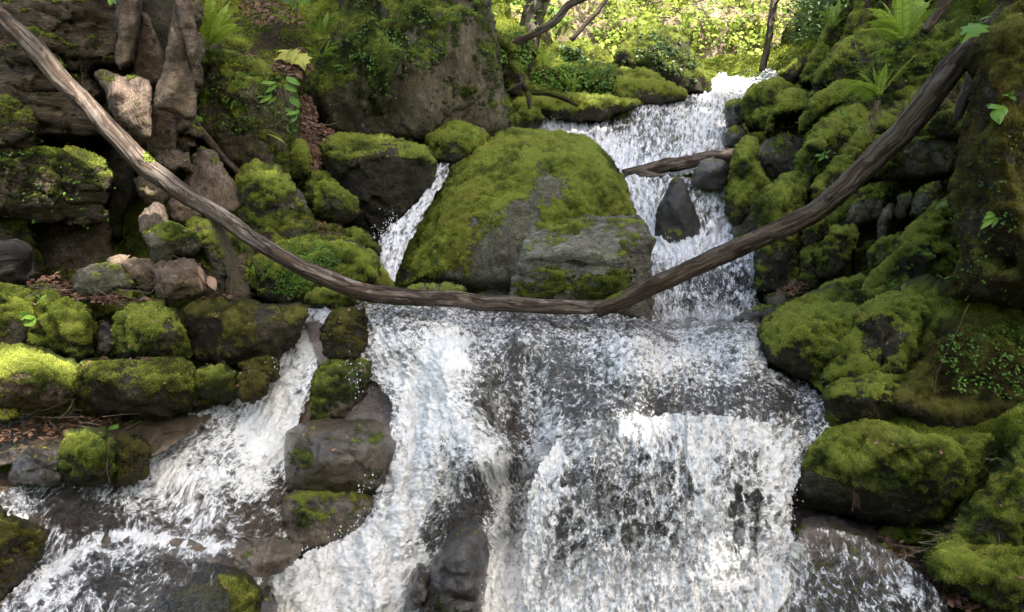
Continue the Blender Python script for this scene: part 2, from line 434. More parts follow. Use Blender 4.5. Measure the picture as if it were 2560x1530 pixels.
def water_mat(name, su, sv, lace=0.0, lscale=(7, 4, 1), tint=(0.80, 0.80, 0.76), lo=0.16, hi=1.02, foamcol=(0.71, 0.715, 0.705), hole=0.0):
    t = NT(name)
    fl = t.attr('flow').outputs['Vector']
    fm = t.attr('foam').outputs['Fac']
    n1 = t.noise(t.vscale(fl, (su, sv, 1)), 1.0, 7, 0.64, 0.35)
    n2 = t.noise(t.vscale(fl, (su * 2.4, sv * 2.6, 1)), 1.0, 6, 0.75, 0.3)
    n3 = t.noise(t.vscale(fl, (su * 0.20, sv * 0.26, 1)), 1.0, 4, 0.6, 0.5)
    n4 = t.noise(t.vscale(fl, (su * 0.62, sv * 0.62, 3)), 1.0, 5, 0.62, 0.4)
    thr = t.step(t.math('ABSOLUTE', t.math('SUBTRACT', n4, 0.5)), 0.045, 0.0)      # thin threads of foam
    cov = t.math('ADD', fm, t.math('MULTIPLY', t.math('SUBTRACT', n1, 0.5), 2.5))
    cov = t.math('ADD', cov, t.math('MULTIPLY', t.math('SUBTRACT', n2, 0.5), 0.85))
    cov = t.math('ADD', cov, t.math('MULTIPLY', t.math('SUBTRACT', n3, 0.5), 1.2))
    cov = t.math('ADD', cov, t.math('MULTIPLY', thr, 0.38))
    if lace > 0:
        wv = t.n('ShaderNodeMix', data_type='VECTOR', inp={0: 0.58, 4: t.vscale(fl, lscale), 5: t.n('ShaderNodeTexNoise', inp={'Vector': t.vscale(fl, (18, 11, 1)), 'Scale': 1.0, 'Detail': 4}).outputs[1]}).outputs[1]
        vd = t.n('ShaderNodeTexVoronoi', feature='DISTANCE_TO_EDGE', inp={'Vector': wv, 'Scale': 1.0}).outputs[0]
        lc = t.attr('lace').outputs['Fac']
        hol = t.step(vd, 0.05, 0.17)
        vc = t.n('ShaderNodeSeparateColor', inp={0: t.n('ShaderNodeTexVoronoi', feature='F1', inp={'Vector': wv, 'Scale': 1.0}).outputs['Color']}).outputs[0]
        hol = t.math('MULTIPLY', hol, t.math('ADD', t.math('MULTIPLY', t.step(vc, 0.42, 0.52), 0.85), 0.15))
        cov = t.math('SUBTRACT', cov, t.math('MULTIPLY', t.math('MULTIPLY', hol, lc), lace))
        cov = t.math('ADD', cov, t.math('MULTIPLY', t.math('MULTIPLY', t.math('SUBTRACT', 1.0, t.step(vd, 0.01, 0.10)), lc), 0.16))
    fac = t.step(cov, lo, hi)
    hb = t.math('ADD', t.math('MULTIPLY', n1, 1.0), t.math('MULTIPLY', n2, 0.6))
    nb = t.bump(hb, 1.0, 0.03)
    nf = t.bump(hb, 0.45, 0.015)
    foam = t.n('ShaderNodeBsdfPrincipled', inp={'Base Color': t.mix(t.step(n2, 0.32, 0.62), tuple(c * 0.74 for c in foamcol), foamcol), 'Roughness': 0.35, 'Normal': nf, 'Specular IOR Level': 0.4})
    gl = t.n('ShaderNodeBsdfGlossy', inp={'Color': (0.92, 0.91, 0.88, 1), 'Roughness': 0.12, 'Normal': nb})
    tr = t.n('ShaderNodeBsdfTransparent', inp={'Color': (*tint, 1)})
    fr = t.n('ShaderNodeFresnel', inp={'IOR': 1.33, 'Normal': nb}).outputs[0]
    cl = t.n('ShaderNodeMixShader', inp={0: t.math('ADD', t.math('MULTIPLY', fr, 1.0), 0.05, clamp=True), 1: tr.outputs[0], 2: gl.outputs[0]})
    sh = t.n('ShaderNodeMixShader', inp={0: fac, 1: cl.outputs[0], 2: foam.outputs[0]})
    if hole > 0:
        clear = t.n('ShaderNodeBsdfTransparent')
        hf = t.math('MULTIPLY', t.math('SUBTRACT', 1.0, fac), hole)
        sh = t.n('ShaderNodeMixShader', inp={0: hf, 1: sh.outputs[0], 2: clear.outputs[0]})
    return t.done(sh.outputs[0])
M['fall'] = water_mat('falling_water', 36, 17)
M['curtain'] = water_mat('curtain_water', 36, 20, lace=1.5, lscale=(23, 13, 1), hole=0.75)
M['chan'] = water_mat('channel_water', 34, 18, tint=(0.86, 0.78, 0.68))
M['casc'] = water_mat('cascade_water', 26, 13, foamcol=(0.68, 0.69, 0.72))
M['lace'] = water_mat('lacy_water', 36, 20, lace=1.25, lscale=(12, 9, 1), foamcol=(0.68, 0.69, 0.72), hole=0.8)
def drop_mat():
    t = NT('water_drop')
    return t.done(t.n('ShaderNodeBsdfPrincipled', inp={'Base Color': (0.8, 0.83, 0.86, 1), 'Roughness': 0.15}).outputs[0])
M['drop'] = drop_mat()
# ------------------------------------------------------------------ builders
def tufts(name, q, Y_of, n_of, sel_w, size, parent, mat=None, dens=0.22, area=None, tone=None, up=0.35, pts=None):
    """Many little moss blades on a surface: pts/normals given per sample."""
    pos, nor, ton, sz = pts
    n = len(pos)
    if n == 0: return None
    K = 3
    V = np.empty((n, K, 3, 3)); T = np.empty((n, K, 3))
    for k in range(K):
        rd = RNG.normal(size=(n, 3)); rd /= np.linalg.norm(rd, axis=1)[:, None]
        d = nor * 0.75 + rd * 0.75 + np.array([0, 0, up]); d /= np.linalg.norm(d, axis=1)[:, None]
        s = np.cross(d, RNG.normal(size=(n, 3))); s /= np.maximum(1e-6, np.linalg.norm(s, axis=1))[:, None]
        L = (sz * RNG.uniform(0.6, 1.5, n))[:, None]
        b = pos - nor * L * 0.25
        V[:, k, 0] = b + s * L * 0.24; V[:, k, 1] = b - s * L * 0.24; V[:, k, 2] = b + d * L
        tb = ton + RNG.uniform(-.16, .16, n)
        T[:, k, 0] = tb - 0.12; T[:, k, 1] = tb - 0.12; T[:, k, 2] = tb + 0.16
    f = np.arange(n * K * 3).reshape(-1, 3)
    o = mesh_obj(name, V.reshape(-1, 3), f, mat or M['moss'], parent, {'tone': np.clip(T.reshape(-1), 0, 1)}, smooth=False)
    return o

def moss_score(v, nrm, m, q, mp, seed):
    sc = m + 0.62 * nrm[:, 2] + 0.40 * fbm(v * 2.6 + seed, 3) + 0.42 * fbm(v * np.array([13, 13, 7.0]) + seed, 4) + 0.26 * fbm(v * 34 + seed, 3)
    for (x, y, r, val) in (mp or []):
        d = np.hypot(q[:, 0] - x, q[:, 1] - y) / r
        sc = sc + val * np.exp(-d * d)
    return sc
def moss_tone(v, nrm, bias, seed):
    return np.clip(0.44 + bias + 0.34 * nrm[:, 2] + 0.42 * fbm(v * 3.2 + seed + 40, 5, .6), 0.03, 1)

ROCKS = {}
def rock(name, label, mat, Y, o, inner=(), b=0.14, r=None, T=0.5, m=0.0, mp=None, ro=0.018, edge=6.0, ch=2, jit=3.4, st=0.0, fac=0,
         tone=0.0, cat='rock', fs=1, pl=9, tl=None, grow=1.035, mm=None, tp=None, tuft=0.20, group=None, tsize=1.0, sm=2):
    seed = float(len(ROCKS) * 3.7 + 1.3)
    rs = np.random.default_rng(len(ROCKS) + 100)
    o3 = np.array([(p[0], p[1], p[2] if len(p) > 2 else 0.0) for p in o], float)
    if pl and ch == 2: ch = 1
    cg = o3[:, :2].mean(0); o3[:, :2] = cg + (o3[:, :2] - cg) * grow
    poly = densify(chaikin(o3, ch, 0.13 if pl else 0.22), 7.0)
    # uneven natural outline
    d1 = fbm(np.stack([poly[:, 0] / 30, poly[:, 1] / 30, np.full(len(poly), seed)], -1), 4, .65)
    d2 = fbm(np.stack([poly[:, 0] / 30, poly[:, 1] / 30, np.full(len(poly), seed + 31)], -1), 4, .65)
    poly[:, 0] += d1 * jit; poly[:, 1] += d2 * jit
    q, f, loop = tri_poly(poly, edge)
    size = math.sqrt(abs(sum(poly[i - 1][0] * poly[i][1] - poly[i][0] * poly[i - 1][1] for i in range(len(poly))) / 2))
    if r is None: r = size * (0.10 if pl else 0.3)
    inn = [tuple(p) for p in inner]
    if fac:
        lo, hi = poly[:, :2].min(0), poly[:, :2].max(0)
        c = 0
        while c < fac:
            p = rs.uniform(lo, hi)
            if inside(poly, p[None])[0] and edge_dist(p[None], poly)[0] > size * 0.1:
                inn.append((p[0], p[1], rs.uniform(-1, 1) * size * Y / F * 0.16)); c += 1
    ctrl = np.concatenate([o3[:, :2]] + ([np.array([(p[0], p[1]) for p in inn])] if inn else []))
    # keep control outline slightly enlarged so that every point lies inside a triangle
    cen2 = o3[:, :2].mean(0)
    vals = np.concatenate([o3[:, 2], np.array([p[2] for p in inn])]) if inn else o3[:, 2]
    dy = coarse_interp(ctrl, vals, q)
    ed = edge_dist(q, poly)
    t = np.clip(ed / r, 0, 1)
    prof = np.sqrt(np.clip(1 - (1 - t) ** 2, 0, 1))
    if pl:      # flat facets: the lowest of a set of planes touching a low dome
        u = (q - poly[:, :2].mean(0)) / (np.ptp(poly[:, :2], axis=0) / 2)
        h = np.full(len(q), 9.0)
        for k_ in range(pl):
            a_ = rs.uniform(0, 6.283); s_ = np.array([math.cos(a_), math.sin(a_)]) * math.sqrt(rs.uniform(0.02, 0.8))
            g_ = -1.5 * s_ + rs.normal(0, .30, 2)
            h = np.minimum(h, 1 - 0.75 * (s_ @ s_) + rs.uniform(-.10, .10) + (u - s_) @ g_)
        prof = prof * (0.35 + 1.15 * np.clip(h, 0.0, 1.1))
    if tl is None: tl = 0.05 if cat in ('cliff block', 'rock slab') else (0.55 if pl == 0 else 0.34)
    hp = np.ptp(poly[:, 1]); dy = dy + tl * hp * Y / F * ((poly[:, 1].min() + hp * 0.6 - q[:, 1]) / hp)
    dy = smooth_scalar(f, dy, sm) - b * prof
    dy = smooth_scalar(f, dy, 0 if pl else fs)
    if pl: ro = ro * .7
    v = P(q[:, 0], q[:, 1], Y + dy)
    n = vnormals(v, f)
    wsize = size * Y / F
    k = 2.6 / max(0.15, wsize)
    d = fbm(v * k * .8 + seed, 3, 0.45) * ro * 1.0 + (ridged(v * k * 1.5 + seed + 7, 5) - 0.8) * ro * 0.75 + fbm(v * 26 + seed, 4, .6) * 0.005 * min(1.6, Y / 5)
    if pl and m < .12 and size > 55 and mat not in ('soil',) and cat != 'rock slab':
        # fractured faces: pieces bounded by cracks, each with its own flat tilt
        ns_ = 16 if size > 60 else 9
        lo_, hi_ = v.min(0), v.max(0)
        si = rs.uniform(lo_, hi_, (ns_, 3)); si[:, 1] = v[rs.integers(0, len(v), ns_), 1]
        gs = rs.normal(0, .10, (ns_, 3)); wv_ = v + .05 * wsize * np.stack([fbm(v * 5 / wsize + 3 + k_ * 7, 3) for k_ in range(3)], -1)
        dd = np.linalg.norm((wv_[:, None] - si[None]) * np.array([1, .5, 1.25]), axis=2)
        near = dd.argmin(1); ds = np.sort(dd, 1)
        wt_ = np.clip(ed / (size * .14), 0, 1)
        d = d + wt_ * (((v - si[near]) * gs[near]).sum(1) - .008 * (1 - sstep(0, .012 * wsize + .003, ds[:, 1] - ds[:, 0])))
    if st:
        sv = v * np.array([0.8, 0.8, 9.0]) + np.stack([0 * v[:, 0], 0 * v[:, 0], 0.9 * fbm(v * 1.5 + seed, 2)], -1)
        d = d + st * .6 * fbm(sv, 3)
        # broken beds: each layer and each block along it stands out a little more or less
        zl = v[:, 2] * (7.5 if st > .02 else 14) + 0.9 * fbm(v * 1.6 + seed, 3); li = np.floor(zl)
        xl = v[:, 0] * 3.1 + v[:, 1] * .8 + 7.7 * np.sin(li * 12.9898 + seed) + 0.5 * fbm(v * 3.0 + seed, 3); xi = np.floor(xl)
        hsh = np.modf(np.abs(np.sin(li * 78.233 + xi * 37.719 + seed) * 43758.5453))[0]
        ez = np.minimum(zl - li, 1 - zl + li); ex = np.minimum(xl - xi, 1 - xl + xi)
        d = d + st * 1.5 * (hsh - .5) - st * .8 * ((1 - sstep(0, .09, ez)) + .7 * (1 - sstep(0, .05, ex)))
    v = v + n * d[:, None]
    n = vnormals(v, f)
    vs_ = np.stack([smooth_scalar(f, v[:, k_], 9) for k_ in range(3)], -1)
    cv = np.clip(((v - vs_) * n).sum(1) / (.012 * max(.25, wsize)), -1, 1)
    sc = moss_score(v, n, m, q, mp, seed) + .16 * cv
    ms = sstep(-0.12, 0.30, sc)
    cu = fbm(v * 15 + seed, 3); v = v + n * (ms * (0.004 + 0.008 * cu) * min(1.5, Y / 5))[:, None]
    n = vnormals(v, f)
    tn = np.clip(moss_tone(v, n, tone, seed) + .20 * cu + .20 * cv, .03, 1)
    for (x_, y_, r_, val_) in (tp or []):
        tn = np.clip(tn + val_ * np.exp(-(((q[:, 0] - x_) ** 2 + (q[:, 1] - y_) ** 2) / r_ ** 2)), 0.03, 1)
    nf = len(v)
    # back and sides
    lp = np.array(loop)
    L3 = v[lp]
    cen = v.mean(0)
    back = cen + np.array([cen[0] * T / Y * 0.9, T, -0.05 * T])
    rings = [v]; faces = [f]; prev = lp; base = nf
    for tt, s in ((0.10, -0.005), (0.38, 0.10), (0.72, 0.34), (0.95, 0.70)):
        tgt = L3 + (np.array([cen[0] * T / Y * 0.9, T, 0]) * tt)
        ctr = cen + (back - cen) * tt
        R3 = tgt + (ctr - tgt) * s
        R3 = R3 + (fbm(R3 * k * 1.3 + seed, 3) * ro * 1.6)[:, None] * np.array([1, 0.4, 1])
        cur = np.arange(base, base + len(lp)); base += len(lp)
        a, bb = prev, np.roll(prev, -1); c, dd = cur, np.roll(cur, -1)
        faces += [np.stack([a, c, bb], -1), np.stack([bb, c, dd], -1)]
        rings.append(R3); prev = cur
    rings.append(back[None]); a, bb = prev, np.roll(prev, -1)
    faces.append(np.stack([a, np.full(len(a), base), bb], -1))
    V = np.concatenate(rings); Fc = np.concatenate(faces)
    nb = len(V) - nf
    N = vnormals(V, Fc)
    msb = sstep(-0.12, 0.3, m + 0.55 * N[nf:, 2] + 0.4 * fbm(V[nf:] * 2.6 + seed, 3))
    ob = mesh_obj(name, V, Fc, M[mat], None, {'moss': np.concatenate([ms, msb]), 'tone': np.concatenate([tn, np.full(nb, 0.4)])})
    tag(ob, label, cat, group or {'boulder': 'mossy boulders of the gully', 'rock_ledge': 'ledges of rock beside the water', 'cliff_block': 'blocks of the layered cliff', 'rock_slab': 'stone slabs of the cliff and bank'}.get(name, 'loose rocks and wall stones of the gully'))
    ROCKS[label] = ob
    # fuzzy moss blades
    if tuft > 0:
        A, B, C = q[f[:, 0]], q[f[:, 1]], q[f[:, 2]]
        ar = np.abs((B[:, 0] - A[:, 0]) * (C[:, 1] - A[:, 1]) - (B[:, 1] - A[:, 1]) * (C[:, 0] - A[:, 0])) / 2
        fm = ms[f].mean(1)
        w = ar * np.where(fm > 0.10, fm, 0)
        cnt = int(w.sum() * tuft)
        if cnt > 40:
            ids = RNG.choice(len(f), cnt, p=w / w.sum())
            u = RNG.random((cnt, 2)); s = u.sum(1) > 1; u[s] = 1 - u[s]
            wt = np.stack([1 - u.sum(1), u[:, 0], u[:, 1]], -1)
            pos = (v[f[ids]] * wt[:, :, None]).sum(1); nor = (n[f[ids]] * wt[:, :, None]).sum(1)
            ton = (tn[f[ids]] * wt).sum(1) + 0.25 * fbm(pos * 22 + seed, 2)
            sz = 4.0 / F * Y * tsize * np.ones(cnt)
            tufts('moss', None, None, None, None, None, ob, mat=M[mm or ('mossbrown' if mat == 'darkbrown' else 'moss')], pts=(pos, nor, ton, sz))
    return ob

def flow_coords(q, Yv, guides):
    best = np.full(len(q), 1e9); u = np.zeros(len(q)); w = np.zeros(len(q))
    for gi, g in enumerate(guides):
        g = densify(np.asarray(g, float), 25, closed=False)
        acc = 0.0
        for i in range(len(g) - 1):
            a, bb = g[i], g[i + 1]
            d, t = seg_dist(q, a, bb)
            L = np.linalg.norm(bb - a)
            dirv = (bb - a) / max(L, 1e-6)
            s = (q[:, 0] - a[0]) * dirv[1] - (q[:, 1] - a[1]) * dirv[0]
            m = d < best
            best[m] = d[m]; u[m] = s[m] + gi * 900; w[m] = acc + t[m] * L
            acc += L
    sc = Yv.mean() / F
    return np.stack([u * sc, w * sc, np.zeros(len(q))], -1)

def strokes_field(q, strokes, base=0.0):
    s = np.full(len(q), base)
    for st in strokes:
        pts, rad, val = st
        d = np.full(len(q), 1e9)
        if len(pts) == 1: d = np.hypot(q[:, 0] - pts[0][0], q[:, 1] - pts[0][1])
        for i in range(len(pts) - 1):
            dd, _ = seg_dist(q, np.array(pts[i], float), np.array(pts[i + 1], float)); d = np.minimum(d, dd)
        s = s + val * np.exp(-(d / rad) ** 2)
    return s

def sheet(name, o, ctrl, mat, guides=None, strokes=(), base=0.3, lace=(), edge=3.2, amp=0.018, ani=(16, 5), ch=2, jit=5.0, off=0.0, label=None,
          cat=None, kind='structure', foam_amp=1.0, skirt=0.0, big=0.0, moss=None, mp=None, tone=0.0, Yadd=None, fade=0.0, dirn=None, worldv=False):
    poly = densify(chaikin(np.array([(p[0], p[1]) for p in o], float), ch), 6.0)
    sd = float(len(name)) * 2.1
    for dim in (0, 1):
        poly[:, dim] += jit * fbm(np.stack([poly[:, 0] / 22, poly[:, 1] / 22, np.full(len(poly), sd + 20 * dim)], -1), 4)
    q, f, loop = tri_poly(poly, edge)
    Y = rbf(ctrl, q) + off
    if Yadd is not None: Y = Y + Yadd(q)
    v = P(q[:, 0], q[:, 1], Y)
    n = vnormals(v, f)
    at = {}
    fl = flow_coords(q, Y, guides) if guides else np.stack([v[:, 0], -v[:, 2] - v[:, 1], 0 * Y], -1)
    if worldv: fl = np.stack([fl[:, 0], 1.15 * (-v[:, 2] - v[:, 1]), fl[:, 2]], -1)
    if dirn is not None:
        sc_ = Y.mean() / F
        wob = 26 * fbm(np.stack([q[:, 0] / 160, q[:, 1] / 160, 0 * Y], -1), 2)
        dx_, dy_ = dirn
        fl = np.stack([((q[:, 0] * dy_ - q[:, 1] * dx_) + wob) * sc_, ((q[:, 0] * dx_ + q[:, 1] * dy_) + wob) * sc_, 0 * Y], -1)
    fo = strokes_field(q, strokes, base)
    a3 = np.stack([fl[:, 0] * ani[0], fl[:, 1] * ani[1], np.full(len(q), sd)], -1)
    d = fbm(a3, 5, 0.6) * amp * (0.5 + foam_amp * np.clip(fo, 0, 1.3)) + big * fbm(v * 2.3 + sd, 3)
    d = d + ridged(a3 * 2.3 + 5, 3) * amp * 0.35
    if fade:
        d = d - fade * (1 - np.clip(edge_dist(q, poly) / 30.0, 0, 1)) ** 2
    v = v + n * d[:, None]
    at['flow'] = fl; at['foam'] = fo
    at['lace'] = np.clip(strokes_field(q, lace, 0.0), 0, 1.2)
    n = vnormals(v, f)
    if moss is not None:
        at['moss'] = sstep(-0.12, 0.3, moss_score(v, n, moss, q, mp, sd)); at['tone'] = moss_tone(v, n, tone, sd)
    ob = mesh_obj(name, v, f, mat, None, at)
    tag(ob, label, cat, None, kind)
    return ob, (q, f, v, n, at)

def litter(name, label, polys, count, mat='litter', size=(0.018, 0.045), kind='stuff', cat='leaves', lift=0.006, tone=(0, 1), flat=0.35):
    """Fallen leaves lying on whatever is below; polys: (outline, ctrl depth function, weight)."""
    VV = []; TT = []
    areas = np.array([w for _, _, w in polys], float); areas /= areas.sum()
    for (o, ctrl, w), fr in zip(polys, areas):
        n = int(count * fr); o = np.asarray(o, float)
        lo, hi = o.min(0), o.max(0); pts = np.zeros((0, 2))
        while len(pts) < n:
            c = RNG.uniform(lo, hi, (n * 3, 2)); c = c[inside(o, c)]
            dens = fbm(np.stack([c[:, 0] / 40, c[:, 1] / 40, 0 * c[:, 0]], -1), 3)
            pts = np.concatenate([pts, c[RNG.random(len(c)) < np.clip(0.6 + dens, 0.05, 1)]])
        pts = pts[:n]
        e = 6.0
        Y = rbf(ctrl, pts); p = P(pts[:, 0], pts[:, 1], Y)
        px = P(pts[:, 0] + e, pts[:, 1], rbf(ctrl, pts + [e, 0])) - p
        py = P(pts[:, 0], pts[:, 1] - e, rbf(ctrl, pts - [0, e])) - p
        nr = np.cross(px, py); nr /= np.maximum(1e-9, np.linalg.norm(nr, axis=1))[:, None]
        nr = nr + RNG.normal(size=nr.shape) * flat; nr /= np.linalg.norm(nr, axis=1)[:, None]
        a = np.cross(nr, RNG.normal(size=nr.shape)); a /= np.maximum(1e-9, np.linalg.norm(a, axis=1))[:, None]
        b_ = np.cross(nr, a)
        s = RNG.uniform(*size, n)[:, None]
        p = p + nr * (lift + RNG.random((n, 1)) * s * 0.5)
        wd = RNG.uniform(0.28, 0.5, (n, 1)); cu = RNG.uniform(-0.1, 0.35, (n, 1))
        V = np.stack([p - a * s * .5, p - b_ * s * wd * .8 - a * s * .1 + nr * s * cu, p + a * s * .5 + nr * s * cu * .6, p + b_ * s * wd * .8 - a * s * .1 + nr * s * cu * .8], 1)
        VV.append(V.reshape(-1, 3)); TT.append(np.repeat(RNG.beta(1.6, 2.2, n) * (tone[1] - tone[0]) + tone[0], 4))
    V = np.concatenate(VV); k = np.arange(len(V)).reshape(-1, 4)
    f = np.concatenate([k[:, [0, 1, 2]], k[:, [0, 2, 3]]])
    ob = mesh_obj(name, V, f, M[mat], None, {'tone': np.concatenate(TT)}, smooth=False)
    return tag(ob, label, cat, None, kind)

def log(name, label, mat, path, rad, cat='log', seg=40, bark=0.10, moss=-0.3, mpatch=(), cap=True, ring=0.02, parent=None, twist=0.12):
    """path: (px, py, Y) points; rad: radius in photo pixels at each point."""
    pts = np.array([P(a, b_, c) for a, b_, c in path]); R = np.array([r_ * c / F for r_, (_, _, c) in zip(rad, path)])
    # Catmull-Rom resampling
    seglen = np.linalg.norm(np.diff(pts, axis=0), axis=1)
    tot = seglen.sum(); n = int(tot / ring) + 2
    acc = np.concatenate([[0], np.cumsum(seglen)]); s = np.linspace(0, tot, n)
    ext = np.concatenate([[2 * pts[0] - pts[1]], pts, [2 * pts[-1] - pts[-2]]])
    out = np.zeros((n, 3)); rr = np.interp(s, acc, R)
    for i, x in enumerate(s):
        k = min(len(seglen) - 1, max(0, np.searchsorted(acc, x, 'right') - 1)); u = (x - acc[k]) / max(1e-9, seglen[k])
        p0, p1, p2, p3 = ext[k], ext[k + 1], ext[k + 2], ext[k + 3]
        out[i] = 0.5 * (2 * p1 + (p2 - p0) * u + (2 * p0 - 5 * p1 + 4 * p2 - p3) * u * u + (3 * p1 - p0 - 3 * p2 + p3) * u ** 3)
    sd = len(label) * 1.7
    out += np.stack([fbm(np.stack([s * 3, 0 * s + sd + k * 9, 0 * s], -1), 3) for k in range(3)], -1) * rr[:, None] * 0.22
    tg = np.gradient(out, axis=0); tg /= np.linalg.norm(tg, axis=1)[:, None]
    up = np.array([0, 0, 1.0]); up = up if abs(tg[:, 2]).mean() < 0.85 else np.array([1.0, 0, 0])
    a = np.cross(tg, up); a /= np.linalg.norm(a, axis=1)[:, None]; b_ = np.cross(a, tg)
    th = np.linspace(0, 2 * math.pi, seg, endpoint=False)
    TH, S = np.meshgrid(th, s)
    THt = TH + twist * S
    c3 = np.stack([np.cos(THt).ravel() * 3.6, np.sin(THt).ravel() * 3.6, S.ravel() * 1.5 + sd], -1)
    c4 = np.stack([np.cos(THt).ravel() * 1.2, np.sin(THt).ravel() * 1.2, S.ravel() * 2.2 + sd], -1)
    rad_f = 1 + bark * 0.55 * ridged(c3, 4).reshape(TH.shape) + bark * 0.9 * fbm(c4, 4).reshape(TH.shape)
    plate = sstep(-.02, .07, fbm(np.stack([np.cos(THt).ravel() * 1.4, np.sin(THt).ravel() * 1.4, S.ravel() * 3.1 + sd + 50], -1), 5, .62)).reshape(TH.shape)
    rad_f = rad_f + .075 * plate - .05 * sstep(.55, .9, ridged(np.stack([np.cos(THt).ravel() * 2.3, np.sin(THt).ravel() * 2.3, S.ravel() * 1.1 + sd + 9], -1), 2).reshape(TH.shape) / 1.5)
    RR = rr[:, None] * rad_f
    V = out[:, None] + RR[..., None] * (np.cos(TH)[..., None] * a[:, None] + np.sin(TH)[..., None] * b_[:, None])
    N = (np.cos(TH)[..., None] * a[:, None] + np.sin(TH)[..., None] * b_[:, None]).reshape(-1, 3)
    V = V.reshape(-1, 3)
    i = np.arange(n - 1)[:, None] * seg; j = np.arange(seg)[None]; jn = (j + 1) % seg
    F4 = np.stack([i + j, i + jn, i + seg + jn, i + seg + j], -1).reshape(-1, 4)[:, ::-1]
    fl = np.stack([THt.ravel() / (2 * math.pi) * 0.35, S.ravel(), 0 * S.ravel()], -1)
    ms = moss + 0.5 * N[:, 2] + 0.6 * fbm(V * 4 + sd, 3)
    for (x, y, r_, val) in mpatch:
        qv = np.interp(S.ravel(), acc, [p[0] for p in path]); qy = np.interp(S.ravel(), acc, [p[1] for p in path])
        ms = ms + val * np.exp(-((qv - x) ** 2 + (qy - y) ** 2) / r_ ** 2)
    at = {'flow': fl, 'moss': sstep(0, 0.5, ms)}
    fcs = [F4]
    nv = len(V)
    c0 = out[0] - tg[0] * rr[0] * 0.12; c1 = out[-1] + tg[-1] * rr[-1] * 0.12
    V = np.concatenate([V, [c0, c1]])
    at = {'flow': np.concatenate([fl, [[0, 0, 0], [0, tot, 0]]]), 'moss': np.concatenate([at['moss'], [0, 0]]), 'plate': np.concatenate([plate.ravel(), [0, 0]])}
    k0 = np.arange(seg); k1 = (k0 + 1) % seg
    fcs.append(np.stack([k0, k1, np.full(seg, nv)], -1))
    fcs.append(np.stack([(n - 1) * seg + k1, (n - 1) * seg + k0, np.full(seg, nv + 1)], -1))
    ob = mesh_obj(name, V, fcs, M[mat], parent, at)
    if parent is None:
        tag(ob, label, cat)
        m_ = at['moss'][:nv]; sel = np.where((m_ > 0.45) & (N[:, 2] > -0.3))[0]
        if len(sel) > 60:
            ids = RNG.choice(sel, min(len(sel) * 3, 14000))
            nr = N[ids]; pos = V[ids] + np.cross(nr, RNG.normal(size=nr.shape)) * rr.mean() * 0.12
            tufts('moss', None, None, None, None, None, ob, pts=(pos, nr, 0.5 + 0.3 * fbm(pos * 8, 2), np.full(len(ids), 3.6 / F * path[0][2])))
    return ob

def frond_mesh(base, tip, sag, width, npin, droop, tone, rs):
    """One fern frond: curved rib with a pair of leaflets at every step."""
    base = np.asarray(base); tip = np.asarray(tip)
    mid = (base + tip) / 2 + np.asarray(sag)
    t = np.linspace(0, 1, 40)
    rib = ((1 - t) ** 2)[:, None] * base + (2 * t * (1 - t))[:, None] * mid + (t ** 2)[:, None] * tip
    L = np.linalg.norm(np.diff(rib, axis=0), axis=1).sum()
    tg = np.gradient(rib, axis=0); tg /= np.linalg.norm(tg, axis=1)[:, None]
    side = np.cross(tg, np.array([0, 0, 1.0])); side /= np.maximum(1e-6, np.linalg.norm(side, axis=1))[:, None]
    ang = rs.uniform(-0.5, 0.5); nn = np.cross(side, tg)
    side = side * math.cos(ang) + nn * math.sin(ang); nn = np.cross(side, tg)
    V = []; Fq = []; T = []
    def add(pts, faces, tone_):
        b_ = len(V); V.extend(pts); Fq.extend([[b_ + i for i in x] for x in faces]); T.extend(tone_)
    w = L * 0.006 + 0.0006
    for i in range(0, 39, 3):
        j = min(39, i + 3); k0 = w * (1 - t[i] * .8); k1 = w * (1 - t[j] * .8)
        add([rib[i] - side[i] * k0 - nn[i] * .001, rib[i] + side[i] * k0 - nn[i] * .001, rib[j] + side[j] * k1 - nn[j] * .001, rib[j] - side[j] * k1 - nn[j] * .001], [(0, 1, 2), (0, 2, 3)], [0.15] * 4)
    for k in range(npin):
        x = 0.10 + 0.89 * k / (npin - 1); i = x * 39; i0 = int(i); fr = i - i0; i1 = min(39, i0 + 1)
        c = rib[i0] * (1 - fr) + rib[i1] * fr; tt = tg[i0]; sd = side[i0]; n_ = nn[i0]
        prof = (math.sin(math.pi * min(1, x * 0.86 + 0.16)) ** 0.8) * (1 if x < .5 else (1 - ((x - .5) / .5) ** 2.2 * .9))
        ln = width * max(0.08, prof); pw = L * 0.89 / npin * 0.46
        for sg in (-1, 1):
            d = sd * sg * 0.93 + tt * 0.36 + n_ * rs.normal(0, 0.06); d /= np.linalg.norm(d)
            l2 = ln * rs.uniform(0.9, 1.08)
            p1 = c + d * l2 * .5 - np.array([0, 0, droop * l2 * .10]); p2 = c + d * l2 - np.array([0, 0, droop * l2 * .38])
            tn = np.clip(tone + rs.normal(0, 0.09), 0, 1)
            add([c - tt * pw * .8, c + tt * pw * .8, p1 + tt * pw + n_ * .001, p1 - tt * pw, p2], [(0, 1, 2), (0, 2, 3), (3, 2, 4)], [tn - .1, tn - .1, tn, tn, tn + .08])
    return np.array(V), np.array(Fq), np.clip(np.array(T), 0, 1)
